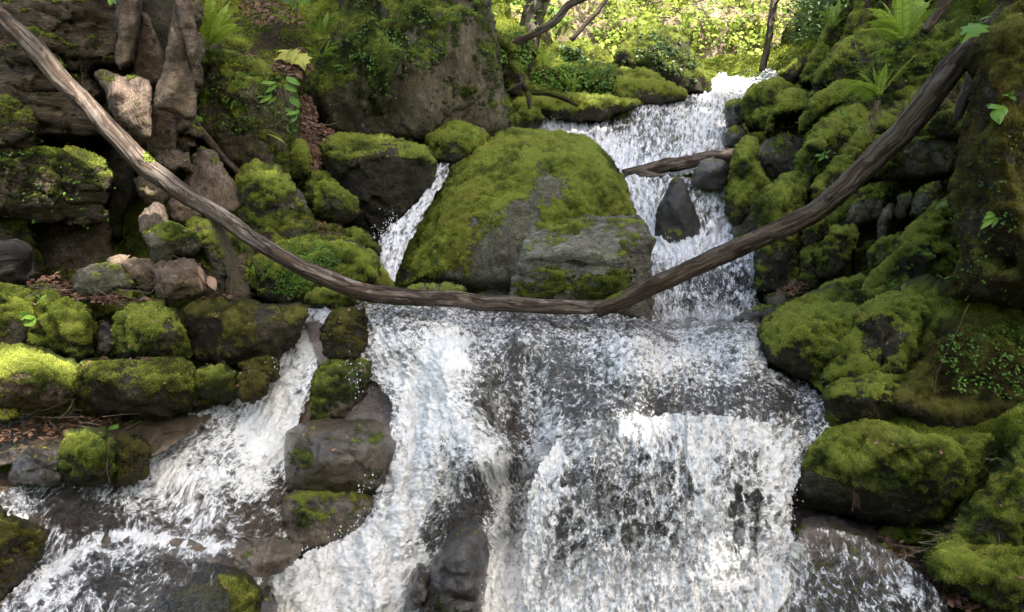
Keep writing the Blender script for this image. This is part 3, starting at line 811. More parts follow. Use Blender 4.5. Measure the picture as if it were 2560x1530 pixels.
def fern(label, base, Y, fronds, width=0.3, npin=26, tone=0.5, droop=0.6, dY=0.0, group=None):
    """fronds: (tip px, tip py, depth offset, rise px) per frond."""
    b0 = P(base[0], base[1], Y)
    e = empty('fern', b0); tag(e, label, 'fern', group or 'ferns growing on the banks')
    rs = np.random.default_rng(int(base[0] * 7 + base[1]))
    for (tx, ty, dy, rise) in fronds:
        tip = P(tx, ty, Y + dy); L = np.linalg.norm(tip - b0)
        jb = b0 + rs.normal(0, 0.008, 3)
        V, Fq, T = frond_mesh(jb, tip, np.array([0, 0, rise * Y / F]), L * width * 0.5, npin, droop, tone + rs.normal(0, .08), rs)
        mesh_obj('frond', V, Fq, M['fern'], e, {'tone': T}, smooth=False)
    return e
def leaf_geo(c, d, n_, L, W, lob=0):
    """A folded leaf blade; lob > 0 gives a lobed outline."""
    d = d / np.linalg.norm(d); s = np.cross(d, n_); s /= max(1e-6, np.linalg.norm(s)); n_ = np.cross(s, d)
    if lob == 0: prof = [(0, .0), (.12, .28), (.32, .50), (.55, .46), (.78, .26), (1, 0)]
    else: prof = [(0, .0), (.02, .30), (-.06, .56), (.16, .44), (.22, .74), (.40, .42), (.56, .46), (.66, .2), (1, 0)]
    V = [c + d * L * x for x, _ in prof]; m = len(prof)
    for sg in (-1, 1):
        for x, w in prof: V.append(c + d * L * x + s * sg * W * w - n_ * W * w * .25 - np.array([0, 0, .22 * L * max(0, x) ** 2]))
    Fc = []
    for k in range(m - 1):
        Fc += [(k, k + 1, m + k + 1), (k, m + k + 1, m + k), (k, 2 * m + k + 1, k + 1), (k, 2 * m + k, 2 * m + k + 1)]
    return np.array(V), np.array(Fc)
def plant(label, base, Y, leaves, name='seedling', cat='plant', lob=0, tone=0.6, mat='leaf', wid=0.6, stem=True, group=None):
    """leaves: (px, py of leaf base, px, py of tip, depth offset)."""
    b0 = P(base[0], base[1], Y); e = empty(name, b0); tag(e, label, cat, group or 'small leafy plants on the rocks')
    rs = np.random.default_rng(int(base[0] * 3 + base[1]))
    SV = []; SF = []
    for (x0, y0, x1, y1, dy) in leaves:
        c = P(x0, y0, Y + dy * 0.6); t_ = P(x1, y1, Y + dy - 0.05)
        d = t_ - c; L = np.linalg.norm(d)
        nrm = np.array([rs.normal(0, .3), -0.55, 0.8])
        V, Fc = leaf_geo(c, d, nrm, L, L * wid, lob)
        mesh_obj('leaf', V, Fc, M[mat], e, {'tone': np.clip(np.full(len(V), tone + rs.normal(0, .12)) + rs.normal(0, .05, len(V)), 0, 1)}, smooth=True)
        if stem:
            k = len(SV); w = np.array([0.0022, 0, 0]); w2 = np.array([0, 0, 0.0022])
            mid = (b0 + c) / 2 + np.array([0, 0, 0.02])
            SV += [b0 - w, b0 + w, b0 + w2, mid - w, mid + w, mid + w2, c - w * .6, c + w * .6, c + w2 * .6]
            for a in (0, 3):
                for i, j in ((0, 1), (1, 2), (2, 0)): SF += [(k + a + i, k + a + j, k + a + 3 + j), (k + a + i, k + a + 3 + j, k + a + 3 + i)]
    if stem: mesh_obj('stem', np.array(SV), np.array(SF), M['stem'], e, None)
    return e
def grass(label, base, Y, blades, spread, n, tone=0.4, mat='grass', name='sedge_clump', cat='grass clump', hang=0.6, w=0.003, spx=20):
    b0 = P(base[0], base[1], Y); V = []; Fc = []; T = []
    rs = np.random.default_rng(int(base[0] + base[1] * 5))
    for k in range(n):
        r0 = P(base[0] + rs.uniform(-1, 1) * spx, base[1] + rs.uniform(-1, 1) * spx * .35, Y + rs.uniform(-.03, .05))
        az = rs.uniform(math.pi * 0.95, math.pi * 2.05); L = blades * Y / F * rs.uniform(.55, 1.1)
        dr = np.array([math.cos(az), math.sin(az) * .8, 0])
        pts = []
        for j in range(6):
            t = j / 5; pts.append(r0 + dr * L * spread * t + np.array([0, 0, L * (0.75 * t - hang * 1.35 * t * t)]))
        s = np.cross(dr, [0, 0, 1]); b_ = len(V)
        for j in range(6):
            ww = w * (1 - j / 5.2); V += [pts[j] - s * ww, pts[j] + s * ww]
        for j in range(5): Fc += [(b_ + 2 * j, b_ + 2 * j + 1, b_ + 2 * j + 3), (b_ + 2 * j, b_ + 2 * j + 3, b_ + 2 * j + 2)]
        T += [np.clip(tone + rs.normal(0, .15), 0, 1)] * 12
    o = mesh_obj(name, np.array(V), np.array(Fc), M[mat], None, {'tone': np.array(T)}, smooth=False, base=b0)
    return tag(o, label, cat, 'grass clumps on the banks')
def leaf_cover(name, label, spots, mat, size, kind='stuff', cat='plants', tone=(0.1, 1.0), wid=0.7, flat=0.5, tri=3, lift=1.0):
    """Small leaves in clusters of three or so, on points with normals; spots: (pos, normal) arrays."""
    pos, nor = spots; n = len(pos); VV = []; TT = []
    tb = np.clip(0.5 + 0.55 * fbm(pos * 3.1, 3) + RNG.normal(0, .14, n), 0, 1)
    for k in range(tri):
        nr = nor * 0.7 + np.array([0, -0.25, 0.55]) + RNG.normal(size=(n, 3)) * flat; nr /= np.linalg.norm(nr, axis=1)[:, None]
        a = np.cross(nr, RNG.normal(size=(n, 3))); a /= np.maximum(1e-9, np.linalg.norm(a, axis=1))[:, None]; b_ = np.cross(nr, a)
        s = (np.asarray(size) * RNG.uniform(.5, 1.3, n))[:, None]
        p = pos + nor * (s * RNG.uniform(.2, 1.6, (n, 1)) * lift) + RNG.normal(size=(n, 3)) * s * .5 * lift
        V = np.stack([p, p + a * s * .45 + b_ * s * wid * .5, p + a * s - nr * s * .12, p + a * s * .45 - b_ * s * wid * .5], 1)
        VV.append(V.reshape(-1, 3)); TT.append(np.repeat(np.clip(tb + RNG.normal(0, .08, n), 0, 1) * (tone[1] - tone[0]) + tone[0], 4))
    V = np.concatenate(VV); k = np.arange(len(V)).reshape(-1, 4)
    ob = mesh_obj(name, V, np.concatenate([k[:, [0, 1, 2]], k[:, [0, 2, 3]]]), M[mat], None, {'tone': np.concatenate(TT)}, smooth=False)
    return tag(ob, label, cat, None, kind)
def spots_on(ob, poly, n, gate=0.0, cam=CAM):
    """Random points (and normals) on a built rock's mesh that lie within a photo outline and face the valley."""
    m = ob.data; nv = len(m.vertices)
    co = np.empty(nv * 3, np.float32); m.vertices.foreach_get('co', co); co = co.reshape(-1, 3).astype(float) + np.array(ob.location)
    nn = np.empty(nv * 3, np.float32); m.vertices.foreach_get('normal', nn); nn = nn.reshape(-1, 3).astype(float)
    d = co - CAM; fy = d[:, 1] * cp - d[:, 2] * sp; uz = d[:, 1] * sp + d[:, 2] * cp
    px = np.stack([1280 + F * d[:, 0] / fy, 765 - F * uz / fy], -1)
    ok = inside(np.asarray(poly, float), px) & ((nn * -d).sum(1) > 0)
    if gate: ok &= fbm(co * 3.3 + 9, 3) > RNG.normal(0, .15, nv) + gate
    ids = np.where(ok)[0]
    ids = RNG.choice(ids, n)
    return co[ids] + RNG.normal(0, .008, (n, 3)), nn[ids]
# ------------------------------------------------------------------ the setting: ground, gully, bank behind, stream bed
g = []
N_ = 61
xs = np.linspace(-1, 1, N_); gx = np.sign(xs) * np.abs(xs) ** 2.2 * 130
X, Yg = np.meshgrid(gx, gx + 8)
rr_ = np.hypot(X, Yg - 4)
Z = -0.35 + 0.0 * X + 0.10 * np.clip(rr_ - 14, 0, 60) + np.clip(-Yg, 0, 12) * -0.06
gp = np.stack([X.ravel(), Yg.ravel(), Z.ravel()], -1); gp[:, 2] += 0.25 * fbm(gp * 0.35, 3) - 0.25
ii = (np.arange(N_ - 1)[:, None] * N_ + np.arange(N_ - 1)[None]).ravel()
o = mesh_obj('ground', gp, np.stack([ii, ii + 1, ii + N_ + 1, ii + N_], -1), M['soil'], None, {'moss': np.full(len(gp), 0.2), 'tone': np.full(len(gp), 0.3)}, base=np.zeros(3))
tag(o, 'dark forest floor of soil and moss under the whole gully', 'ground', None, 'structure')

TERR = [(-520, -250, 6.9), (-520, 400, 6.4), (-520, 800, 5.3), (-520, 1200, 4.3), (-520, 1700, 3.1),
        (-100, -250, 6.8), (300, -250, 7.0), (300, 0, 6.8), (300, 400, 6.5), (300, 700, 5.6), (300, 900, 5.35), (300, 1150, 4.6), (300, 1400, 3.95), (300, 1700, 3.3),
        (0, 400, 6.3), (0, 700, 5.6), (0, 900, 5.1), (0, 1200, 4.3), (0, 1500, 3.4),
        (650, -250, 9.5), (650, 0, 8.6), (650, 130, 7.5), (650, 400, 7.2), (650, 600, 6.2), (650, 750, 5.6), (650, 1000, 4.9), (650, 1300, 4.2), (650, 1600, 3.8),
        (1000, -250, 10.5), (1000, 0, 9.4), (1000, 300, 8.3), (1000, 600, 7.1), (1000, 740, 6.3), (1000, 800, 5.3), (1000, 1000, 4.9), (1000, 1300, 4.35), (1000, 1700, 3.9),
        (1280, 100, 10.2), (1280, 250, 9.6), (1280, -250, 12), (1450, 100, 12.2), (1450, 200, 10.8), (1450, 300, 9.7), (1450, 430, 8.6), (1450, 620, 7.0), (1450, 760, 6.2), (1450, 830, 5.2), (1450, 1040, 4.75), (1450, 1300, 4.4), (1450, 1700, 4.0),
        (1650, 140, 14), (1650, 190, 12.8), (1650, 250, 10.6), (1650, 430, 8.5), (1650, 600, 7.1), (1650, 780, 6.2),
        (1850, 140, 14), (1850, 190, 12.8), (1850, 300, 10.0), (1850, 500, 7.9), (1850, 700, 6.6), (1850, 800, 6.0), (1850, 1040, 4.8), (1850, 1300, 4.4), (1850, 1700, 3.9),
        (2100, -250, 13), (2100, 0, 11), (2100, 200, 9.0), (2100, 400, 7.5), (2100, 600, 6.4), (2100, 800, 5.22), (2100, 1000, 4.52), (2100, 1300, 4.10), (2100, 1600, 3.7),
        (2400, -250, 8), (2400, 0, 7.3), (2400, 200, 6.7), (2400, 450, 5.9), (2400, 700, 5.2), (2400, 900, 4.32), (2400, 1200, 3.85), (2400, 1600, 3.25),
        (2700, -250, 6), (2700, 200, 5.4), (2700, 700, 4.22), (2700, 1200, 3.22), (2700, 1700, 2.42), (2060, 900, 4.42), (2150, 850, 4.32), (2300, 880, 4.12), (2250, 1010, 4.02), (2120, 1055, 4.0), (2400, 1040, 3.95), (2500, 940, 3.95), (2360, 1180, 3.68), (2180, 1150, 3.82), (2470, 1270, 3.56), (2040, 1340, 4.2), (2200, 1350, 3.95), (3050, -250, 5.6), (3050, 700, 3.82), (3050, 1700, 2.12)]
HILL_O, HILL = sheet('hillside', [(-520, -250), (1150, -250), (1240, -60), (1300, 60), (1420, 120), (1540, 150), (1900, 150), (1990, 60), (2010, -60), (2050, -250), (3050, -250), (3050, 1750), (-520, 1750)],
             TERR, M['soil'], edge=22, amp=0.0, big=0.10, moss=0.12, mp=[(2350, 950, 260, .35), (2300, 1200, 150, .3), (650, 60, 260, -.45), (200, 500, 300, -.3), (1000, 600, 300, -.3), (1500, 830, 260, -1.0), (1800, 830, 200, -1.0)], label='dark mossy soil slope of the gully between the rocks', cat='hillside')
# sunlit bank far behind
nx, ny = 150, 90
U, V_ = np.meshgrid(np.linspace(-15, 17, nx), np.linspace(0, 1, ny))
by = 13.2 + 7.5 * V_ + 0.02 * U ** 2; bz = 2.55 + 11.5 * V_ ** 0.9 + 0.10 * np.abs(U - 2.6) ** 1.3 * (1 - V_)
bp_ = np.stack([U.ravel(), by.ravel(), bz.ravel()], -1)
bp_ = bp_ + np.stack([0 * bp_[:, 0], -0.5 * fbm(bp_ * 0.6, 4), 0.25 * fbm(bp_ * 0.9 + 4, 4)], -1)
ii = (np.arange(ny - 1)[:, None] * nx + np.arange(nx - 1)[None]).ravel()
bf = np.stack([ii, ii + 1, ii + nx + 1, ii + nx], -1)
M['banksoil'] = rock_mat('dry_leafy_soil', (0.16, 0.12, 0.08), (0.26, 0.20, 0.145), (0.38, 0.29, 0.24), rough=0.95)
o = mesh_obj('hillside', bp_, bf, M['banksoil'], None, {'moss': sstep(0.1, 0.5, fbm(bp_ * 1.1 + 3, 4)), 'tone': np.clip(0.75 + 0.3 * fbm(bp_ * 2, 3), 0, 1)}, base=np.array([1, 14, 2.0]))
tag(o, 'sunlit steep bank closing the gully behind the top cascade', 'hillside', None, 'structure')
bn = vnormals(bp_, np.concatenate([bf[:, [0, 1, 2]], bf[:, [0, 2, 3]]]))
vis = (bp_[:, 0] > -5) & (bp_[:, 0] < 10) & (bp_[:, 2] < 9)
cl = np.where(vis & (fbm(bp_ * 1.3 + 8, 3) > -0.05))[0]
ids = RNG.choice(cl, 19000)
lp_ = bp_[ids] + RNG.normal(0, .11, (19000, 3)) + np.array([0, -0.05, 0.05])
leaf_cover('undergrowth', 'bright yellow green undergrowth on the sunlit bank behind the cascades', (lp_, bn[ids]), 'bank', RNG.choice([.045, .07, .13], len(lp_), p=[.45, .4, .15]), cat='undergrowth', tone=(0.0, 0.66), tri=3)

# bare bed under the main fall
FALL = [(760, 755, 5.35), (850, 757, 5.4), (1280, 775, 5.55), (1630, 798, 5.65), (1930, 808, 5.5), (820, 790, 4.72), (1000, 800, 4.68), (1300, 820, 4.62), (1600, 832, 4.62), (1880, 838, 4.66),
        (860, 860, 4.55), (1000, 900, 4.46), (1150, 900, 4.36), (1290, 900, 4.50), (1500, 920, 4.32), (1800, 930, 4.28), (1960, 960, 4.30),
        (960, 1020, 4.32), (1080, 1030, 4.16), (1180, 1040, 4.06), (1280, 1060, 4.38), (1400, 1050, 4.08), (1650, 1035, 3.95), (1900, 1040, 3.95), (2060, 1050, 4.02),
        (900, 1200, 4.12), (1000, 1180, 3.98), (1120, 1120, 3.90), (1230, 1160, 3.88), (1285, 1200, 4.25), (1400, 1200, 3.84), (1650, 1180, 3.72), (1880, 1190, 3.74), (1990, 1200, 3.86),
        (850, 1350, 3.86), (1000, 1320, 3.78), (1120, 1300, 3.84), (1230, 1330, 3.75), (1290, 1350, 4.02), (1400, 1350, 3.74), (1650, 1350, 3.62), (1900, 1350, 3.62),
        (680, 1460, 3.62), (850, 1470, 3.60), (1000, 1480, 3.60), (1120, 1480, 3.72), (1230, 1480, 3.62), (1400, 1500, 3.58), (1650, 1500, 3.48), (1900, 1500, 3.45),
        (650, 1620, 3.4), (1000, 1620, 3.42), (1400, 1640, 3.40), (1700, 1640, 3.3), (2000, 1640, 3.2)]
CH = [(760, 760, 5.0), (830, 780, 4.72), (720, 800, 4.85), (800, 870, 4.55), (700, 900, 4.6), (740, 980, 4.36), (640, 1000, 4.40), (720, 1100, 4.18), (560, 1060, 4.2), (450, 1120, 4.1),
      (700, 1220, 4.02), (560, 1180, 3.98), (400, 1200, 3.92), (300, 1260, 3.78), (740, 1330, 3.92), (600, 1300, 3.80), (450, 1330, 3.66), (250, 1350, 3.52), (100, 1380, 3.42),
      (650, 1390, 3.60), (450, 1380, 3.42), (150, 1450, 3.14), (0, 1560, 2.88), (350, 1400, 3.26), (560, 1440, 3.22), (450, 1460, 3.12), (300, 1480, 3.06), (560, 1560, 3.0), (300, 1600, 2.85), (640, 1640, 3.05), (-120, 1400, 3.3), (-150, 1600, 2.85)]
o, _ = sheet('stream_bed', [(745, 752), (1945, 795), (1960, 900), (2090, 960), (2120, 1080), (2060, 1180), (2080, 1330), (2040, 1660), (560, 1660), (640, 1470), (820, 1330), (880, 1200), (820, 1000), (780, 850)],
             FALL, M['wetpurple'], edge=8, amp=0.0, big=0.05, off=0.11, moss=-1.4, label='dark wet rock ledges under the main fall', cat='stream bed')
o, _ = sheet('stream_bed', [(700, 752), (850, 765), (850, 830), (790, 960), (770, 1080), (780, 1360), (700, 1440), (560, 1420), (300, 1400), (150, 1500), (40, 1640), (-220, 1640), (-220, 1180), (100, 1185), (330, 1190), (360, 1100), (450, 1030), (600, 985), (640, 900), (680, 830)],
             CH, M['slab'], edge=8, amp=0.0, big=0.035, off=0.045, moss=-1.4, label='wet stepped rock under the side channel of the stream', cat='stream bed')

# ------------------------------------------------------------------ water
W_STROKES = [([(1100, 900), (1060, 960)], 70, .30), ([(1130, 870), (1060, 1000), (1030, 1120), (1020, 1200), (985, 1300), (880, 1400), (720, 1440)], 62, .55),
             ([(1050, 1040), (1150, 1060), (1250, 1150), (1262, 1300), (1235, 1420), (1210, 1530)], 46, .50), ([(1100, 1230), (1050, 1320)], 60, .28),
             ([(905, 800), (905, 900)], 12, .22), ([(945, 800), (950, 930)], 12, .25), ([(985, 810), (1000, 940)], 14, .2), ([(870, 850), (880, 900)], 20, -.3), ([(960, 880), (1000, 950)], 40, .15),
             ([(640, 1500), (760, 1440), (900, 1430), (1040, 1430)], 80, .50), ([(700, 1560), (1000, 1540)], 80, .45),
             ([(1380, 1090), (1340, 1200), (1330, 1330), (1290, 1500)], 40, .32), ([(1450, 1200), (1900, 1200)], 100, -.18), ([(1420, 1330), (1900, 1330)], 80, -.18),
             ([(850, 772), (1300, 796), (1900, 816)], 26, -.20),
             ([(1300, 1520), (1600, 1440), (1900, 1420)], 90, .45), ([(1350, 1580), (1900, 1560)], 100, .5),
             ([(1560, 870), (1700, 900), (1850, 880)], 60, .20), ([(1700, 850), (1600, 960)], 50, .10), ([(1900, 850), (1930, 920)], 30, .2), ([(1380, 900), (1450, 1000), (1700, 1010), (1950, 1000)], 50, -.20),
             ([(1290, 860), (1285, 1000), (1285, 1130), (1280, 1320)], 19, -.46), ([(1190, 860), (1230, 960)], 30, -.25), ([(1430, 900), (1430, 1020)], 45, -.22), ([(1640, 1000), (1760, 1030)], 40, -.15),
             ([(1890, 960), (1960, 1010)], 40, -.22), ([(1080, 1340), (1170, 1290)], 55, -.62), ([(870, 960), (920, 1000)], 50, -.45), ([(1200, 1040), (1240, 1080)], 40, -.3), ([(900, 770), (1880, 815)], 14, .02),
             ([(1190, 1190), (1210, 1260)], 26, -.40)]
FG = [[(1000, 760), (1000, 830), (1050, 950), (1030, 1150), (960, 1350), (850, 1560)], [(1150, 770), (1160, 1000), (1230, 1150), (1250, 1350), (1220, 1600)],
      [(1290, 775), (1290, 1600)], [(1420, 780), (1420, 1000), (1370, 1250), (1320, 1600)], [(1600, 790), (1600, 1040), (1580, 1600)], [(1800, 800), (1830, 1040), (1850, 1600)], [(1900, 810), (1980, 1000), (1960, 1250), (1930, 1600)]]
def fall_add(q):
    # lumps and hollows of the stepped rock carried by the water
    return -0.05 * np.exp(-((q[:, 0] - 1200) / 60) ** 2 - ((q[:, 1] - 1130) / 70) ** 2) + 0.07 * fbm(np.stack([q[:, 0] / 75.0, q[:, 1] / 260.0, 0 * q[:, 0] + 3.3], -1), 3) * sstep(820, 950, q[:, 1])
FALL_D = sheet('water', [(800, 768), (850, 752), (1100, 763), (1300, 776), (1640, 797), (1935, 806), (1912, 870), (1925, 930), (2000, 945), (2055, 975), (2085, 1050), (2050, 1110), (2010, 1150), (1985, 1210), (1975, 1300), (1985, 1420), (1960, 1640), (590, 1640), (650, 1540), (640, 1470), (655, 1425), (760, 1400), (830, 1350), (930, 1250), (960, 1180), (975, 1080), (985, 1000), (940, 960), (880, 905), (842, 850), (836, 800)],
               FALL, M['fall'], FG, W_STROKES, base=0.42, edge=3.2, amp=0.019, ani=(26, 10), jit=7, label='broad white main fall pouring over the ledge', cat='water', Yadd=fall_add, foam_amp=1.2, worldv=True)
# free-falling curtain in front of the hollow on the other side of the dark gap
CUR = [(x, y, Yv - 0.10) for (x, y, Yv) in FALL if x > 1300 and y > 1020]
CUR += [(1400, 1060, 4.02), (1650, 1040, 3.88), (1900, 1045, 3.88)]
sheet('water', [(1340, 1180), (1400, 1095), (1500, 1050), (1650, 1035), (1850, 1040), (1990, 1075), (2030, 1100), (1985, 1200), (1968, 1310), (1980, 1420), (1955, 1560), (1300, 1560), (1310, 1400), (1320, 1280)],
      CUR, M['curtain'], FG, [([(1370, 1170), (1400, 1100), (1650, 1055), (1950, 1085)], 60, .42), ([(1340, 1250), (1310, 1450)], 50, .28), ([(1760, 1150), (1770, 1400)], 36, .40), ([(1950, 1150), (1930, 1480)], 40, .32), ([(1300, 1560), (1900, 1530)], 100, .25)], base=0.54,
      lace=[([(1470, 1230), (1580, 1220), (1700, 1210)], 70, .9), ([(1480, 1300), (1700, 1300)], 60, .7), ([(1830, 1200), (1880, 1320)], 50, .75), ([(1440, 1320), (1400, 1430)], 46, .6)],
      edge=3.2, amp=0.028, ani=(22, 9), jit=9, label='lacy curtain of falling water torn into holes', cat='water')
CH_S = [([(815, 800), (760, 880), (700, 970), (640, 1060)], 45, .42), ([(690, 1000), (690, 1080), (640, 1130)], 50, .30), ([(560, 1080), (640, 1100)], 60, .22), ([(720, 1010), (715, 1120)], 30, .30),
        ([(380, 1150), (420, 1190), (540, 1190), (640, 1210)], 26, .35), ([(350, 1200), (330, 1240)], 40, .2), ([(540, 1190), (560, 1260)], 30, .20), ([(640, 1180), (720, 1120)], 24, .3),
        ([(640, 1290), (700, 1320)], 60, -.40), ([(150, 1260), (250, 1300)], 70, -.40), ([(680, 1180), (700, 1220)], 30, -.3), ([(680, 830), (640, 800)], 40, -.25), ([(560, 1240), (640, 1270)], 50, -.12),
        ([(250, 1345), (330, 1340), (440, 1360), (540, 1372)], 12, 1.0), ([(250, 1345), (190, 1385), (120, 1440), (80, 1500)], 15, .60), ([(540, 1370), (600, 1368), (700, 1352)], 4, .6), ([(230, 1420), (190, 1460)], 12, .3), ([(540, 1480), (450, 1510)], 40, -.6), ([(250, 1450), (450, 1425), (620, 1420)], 42, -.48), ([(300, 1540), (560, 1540)], 60, -.40), ([(100, 1320), (200, 1310)], 40, -.3), ([(420, 1325), (560, 1335)], 16, -.25)]
sheet('water', [(800, 768), (845, 775), (825, 840), (790, 920), (768, 1010), (742, 1080), (725, 1140), (712, 1220), (745, 1340), (735, 1375), (700, 1420), (640, 1470), (620, 1560), (610, 1640), (-80, 1640), (30, 1480), (110, 1380), (60, 1330), (0, 1300), (0, 1220), (120, 1205), (330, 1212), (345, 1165), (375, 1105), (450, 1035), (560, 1015), (640, 985), (660, 905), (690, 860), (640, 800), (660, 765)],
      CH, M['chan'], [[(815, 770), (765, 880), (690, 990), (590, 1080), (470, 1180), (330, 1290), (150, 1400), (20, 1600)], [(730, 1000), (690, 1120), (620, 1220), (500, 1320), (400, 1380)], [(-80, 1270), (60, 1255), (200, 1265), (300, 1310)], [(560, 1380), (450, 1440), (330, 1540), (280, 1640)], [(250, 1360), (200, 1440), (130, 1560)]], CH_S, base=0.45, dirn=(-.74, .67), edge=3.2, amp=0.014, ani=(20, 8), jit=8,
      label='side channel of white water spreading over brown steps', cat='water')
# upper cascades
CA = [(1340, 270, 9.5), (1480, 285, 9.5), (1600, 255, 9.9), (1700, 240, 10.1), (1860, 235, 10.3), (1340, 330, 9.0), (1500, 340, 8.9), (1650, 330, 8.9), (1820, 330, 9.1), (1480, 420, 8.15), (1600, 430, 8.05), (1750, 400, 8.1), (1850, 390, 8.3)]
sheet('water', [(1325, 335), (1352, 275), (1375, 268), (1400, 285), (1440, 280), (1500, 292), (1540, 268), (1600, 258), (1700, 243), (1790, 230), (1880, 235), (1860, 300), (1830, 350), (1850, 400), (1700, 440), (1540, 460), (1500, 400), (1470, 350)],
      CA, M['casc'], [[(1420, 260), (1450, 460)], [(1600, 240), (1580, 460)], [(1780, 225), (1720, 440)]], [([(1370, 290), (1450, 330), (1540, 380)], 45, .30), ([(1560, 420), (1700, 400)], 30, .15), ([(1780, 280), (1760, 360)], 40, .16), ([(1560, 280), (1640, 330)], 40, -.12), ([(1500, 300), (1600, 265)], 14, -.2)], base=0.50, edge=3.0, amp=0.035, ani=(9, 4), jit=7,
      label='upper cascade of white water fanning over a rock shelf', cat='water')
sheet('water', [(1745, 245), (1785, 192), (1815, 188), (1850, 196), (1890, 200), (1918, 172), (1940, 172), (1945, 196), (1925, 205), (1880, 250)], [(1750, 240, 10.3), (1880, 245, 10.3), (1790, 195, 11.4), (1890, 200, 11.3), (1930, 172, 11.8)], M['casc'], [[(1930, 170), (1860, 200), (1800, 260)]], [([(1800, 200), (1860, 225)], 30, .2)], base=0.55, edge=2.6, amp=0.05, ani=(8, 5), jit=5,
      label='topmost cascade of white water below the sunlit bank', cat='water')
MID = [(1560, 440, 7.3), (1640, 445, 7.25), (1750, 455, 7.3), (1830, 465, 7.35), (1600, 540, 6.95), (1830, 560, 6.95), (1620, 610, 6.5), (1760, 600, 6.45), (1900, 640, 6.4), (1640, 700, 6.1), (1890, 720, 6.05), (1630, 820, 5.72), (1780, 830, 5.7), (1930, 830, 5.75)]
sheet('water', [(1540, 470), (1570, 440), (1640, 448), (1700, 440), (1835, 462), (1825, 540), (1830, 585), (1880, 610), (1895, 660), (1890, 720), (1905, 790), (1880, 832), (1615, 822), (1620, 700), (1622, 600), (1590, 545)],
      MID, M['casc'], [[(1610, 430), (1620, 560), (1680, 640), (1700, 840)], [(1790, 440), (1790, 560), (1800, 640), (1780, 840)]], [([(1600, 470), (1610, 540), (1640, 600), (1700, 650)], 40, .28), ([(1800, 490), (1800, 560)], 35, .18), ([(1660, 620), (1800, 600)], 35, .35), ([(1760, 700), (1860, 720)], 50, -.35), ([(1680, 760), (1740, 730)], 35, -.2), ([(1640, 800), (1880, 790)], 22, .25)],
      base=0.46, lace=[], edge=3.0, amp=0.032, ani=(12, 6), jit=7, label='middle cascade tumbling around a pointed dark stone', cat='water')
sheet('water', [(1640, 640), (1720, 620), (1800, 620), (1880, 620), (1898, 680), (1890, 760), (1900, 815), (1640, 815), (1630, 720)], [(1640, 630, 6.3), (1890, 630, 6.25), (1640, 720, 5.95), (1890, 720, 5.88), (1640, 820, 5.66), (1890, 820, 5.66)], M['lace'],
      [[(1760, 620), (1760, 840)]], [([(1650, 640), (1850, 630)], 40, .35), ([(1650, 790), (1880, 795)], 20, .2)], base=0.42, lace=[([(1690, 740), (1780, 720), (1860, 720)], 70, 1.1)], edge=3.0, amp=0.03, ani=(12, 9), jit=7, label='lacy splash below the middle cascade with dark gaps', cat='water')
sheet('water', [(1082, 408), (1128, 404), (1118, 440), (1075, 510), (1030, 590), (1000, 650), (985, 715), (962, 690), (940, 610), (968, 570), (1010, 540), (1050, 500), (1072, 455)], [(1080, 405, 6.65), (1130, 405, 6.65), (1060, 500, 6.25), (1100, 470, 6.4), (960, 570, 5.95), (1030, 590, 6.0), (940, 620, 5.75), (985, 720, 5.6), (1000, 650, 5.8)], M['casc'],
      [[(1105, 400), (1080, 470), (1010, 580), (980, 720)]], [([(1080, 480), (1000, 600), (980, 700)], 30, .15)], base=0.52, edge=2.6, amp=0.02, ani=(16, 5), jit=6, label='narrow white trickle between the dark boulder and the great mossy boulder', cat='water')

# spray drops thrown off the falls
def spray(px_lines, n, spread, size):
    VV = []; 
    o8 = np.array([[1, 0, 0], [-1, 0, 0], [0, 1, 0], [0, -1, 0], [0, 0, 1], [0, 0, -1]], float)
    f8 = np.array([[0, 2, 4], [2, 1, 4], [1, 3, 4], [3, 0, 4], [2, 0, 5], [1, 2, 5], [3, 1, 5], [0, 3, 5]])
    C = []
    for (pts, cnt, sp_) in px_lines:
        pts = np.array(pts, float)
        for _ in range(cnt):
            i = RNG.integers(0, len(pts) - 1) if len(pts) > 1 else 0
            t = RNG.random(); a = pts[i] * (1 - t) + pts[min(i + 1, len(pts) - 1)] * t
            r = abs(RNG.normal()) ; th = RNG.uniform(0, 6.283)
            C.append(P(a[0] + math.cos(th) * r * sp_, a[1] + math.sin(th) * r * sp_, a[2] - RNG.uniform(0.0, 0.10)))
    C = np.array(C); n = len(C); s = RNG.uniform(*size, n) * RNG.choice([.6, 1, 1.5], n)
    st_ = np.stack([s, s, s * RNG.uniform(1, 2.2, n)], -1)
    V = C[:, None] + o8[None] * st_[:, None]
    f = (f8[None] + (np.arange(n) * 6)[:, None, None]).reshape(-1, 3)
    return V.reshape(-1, 3), f
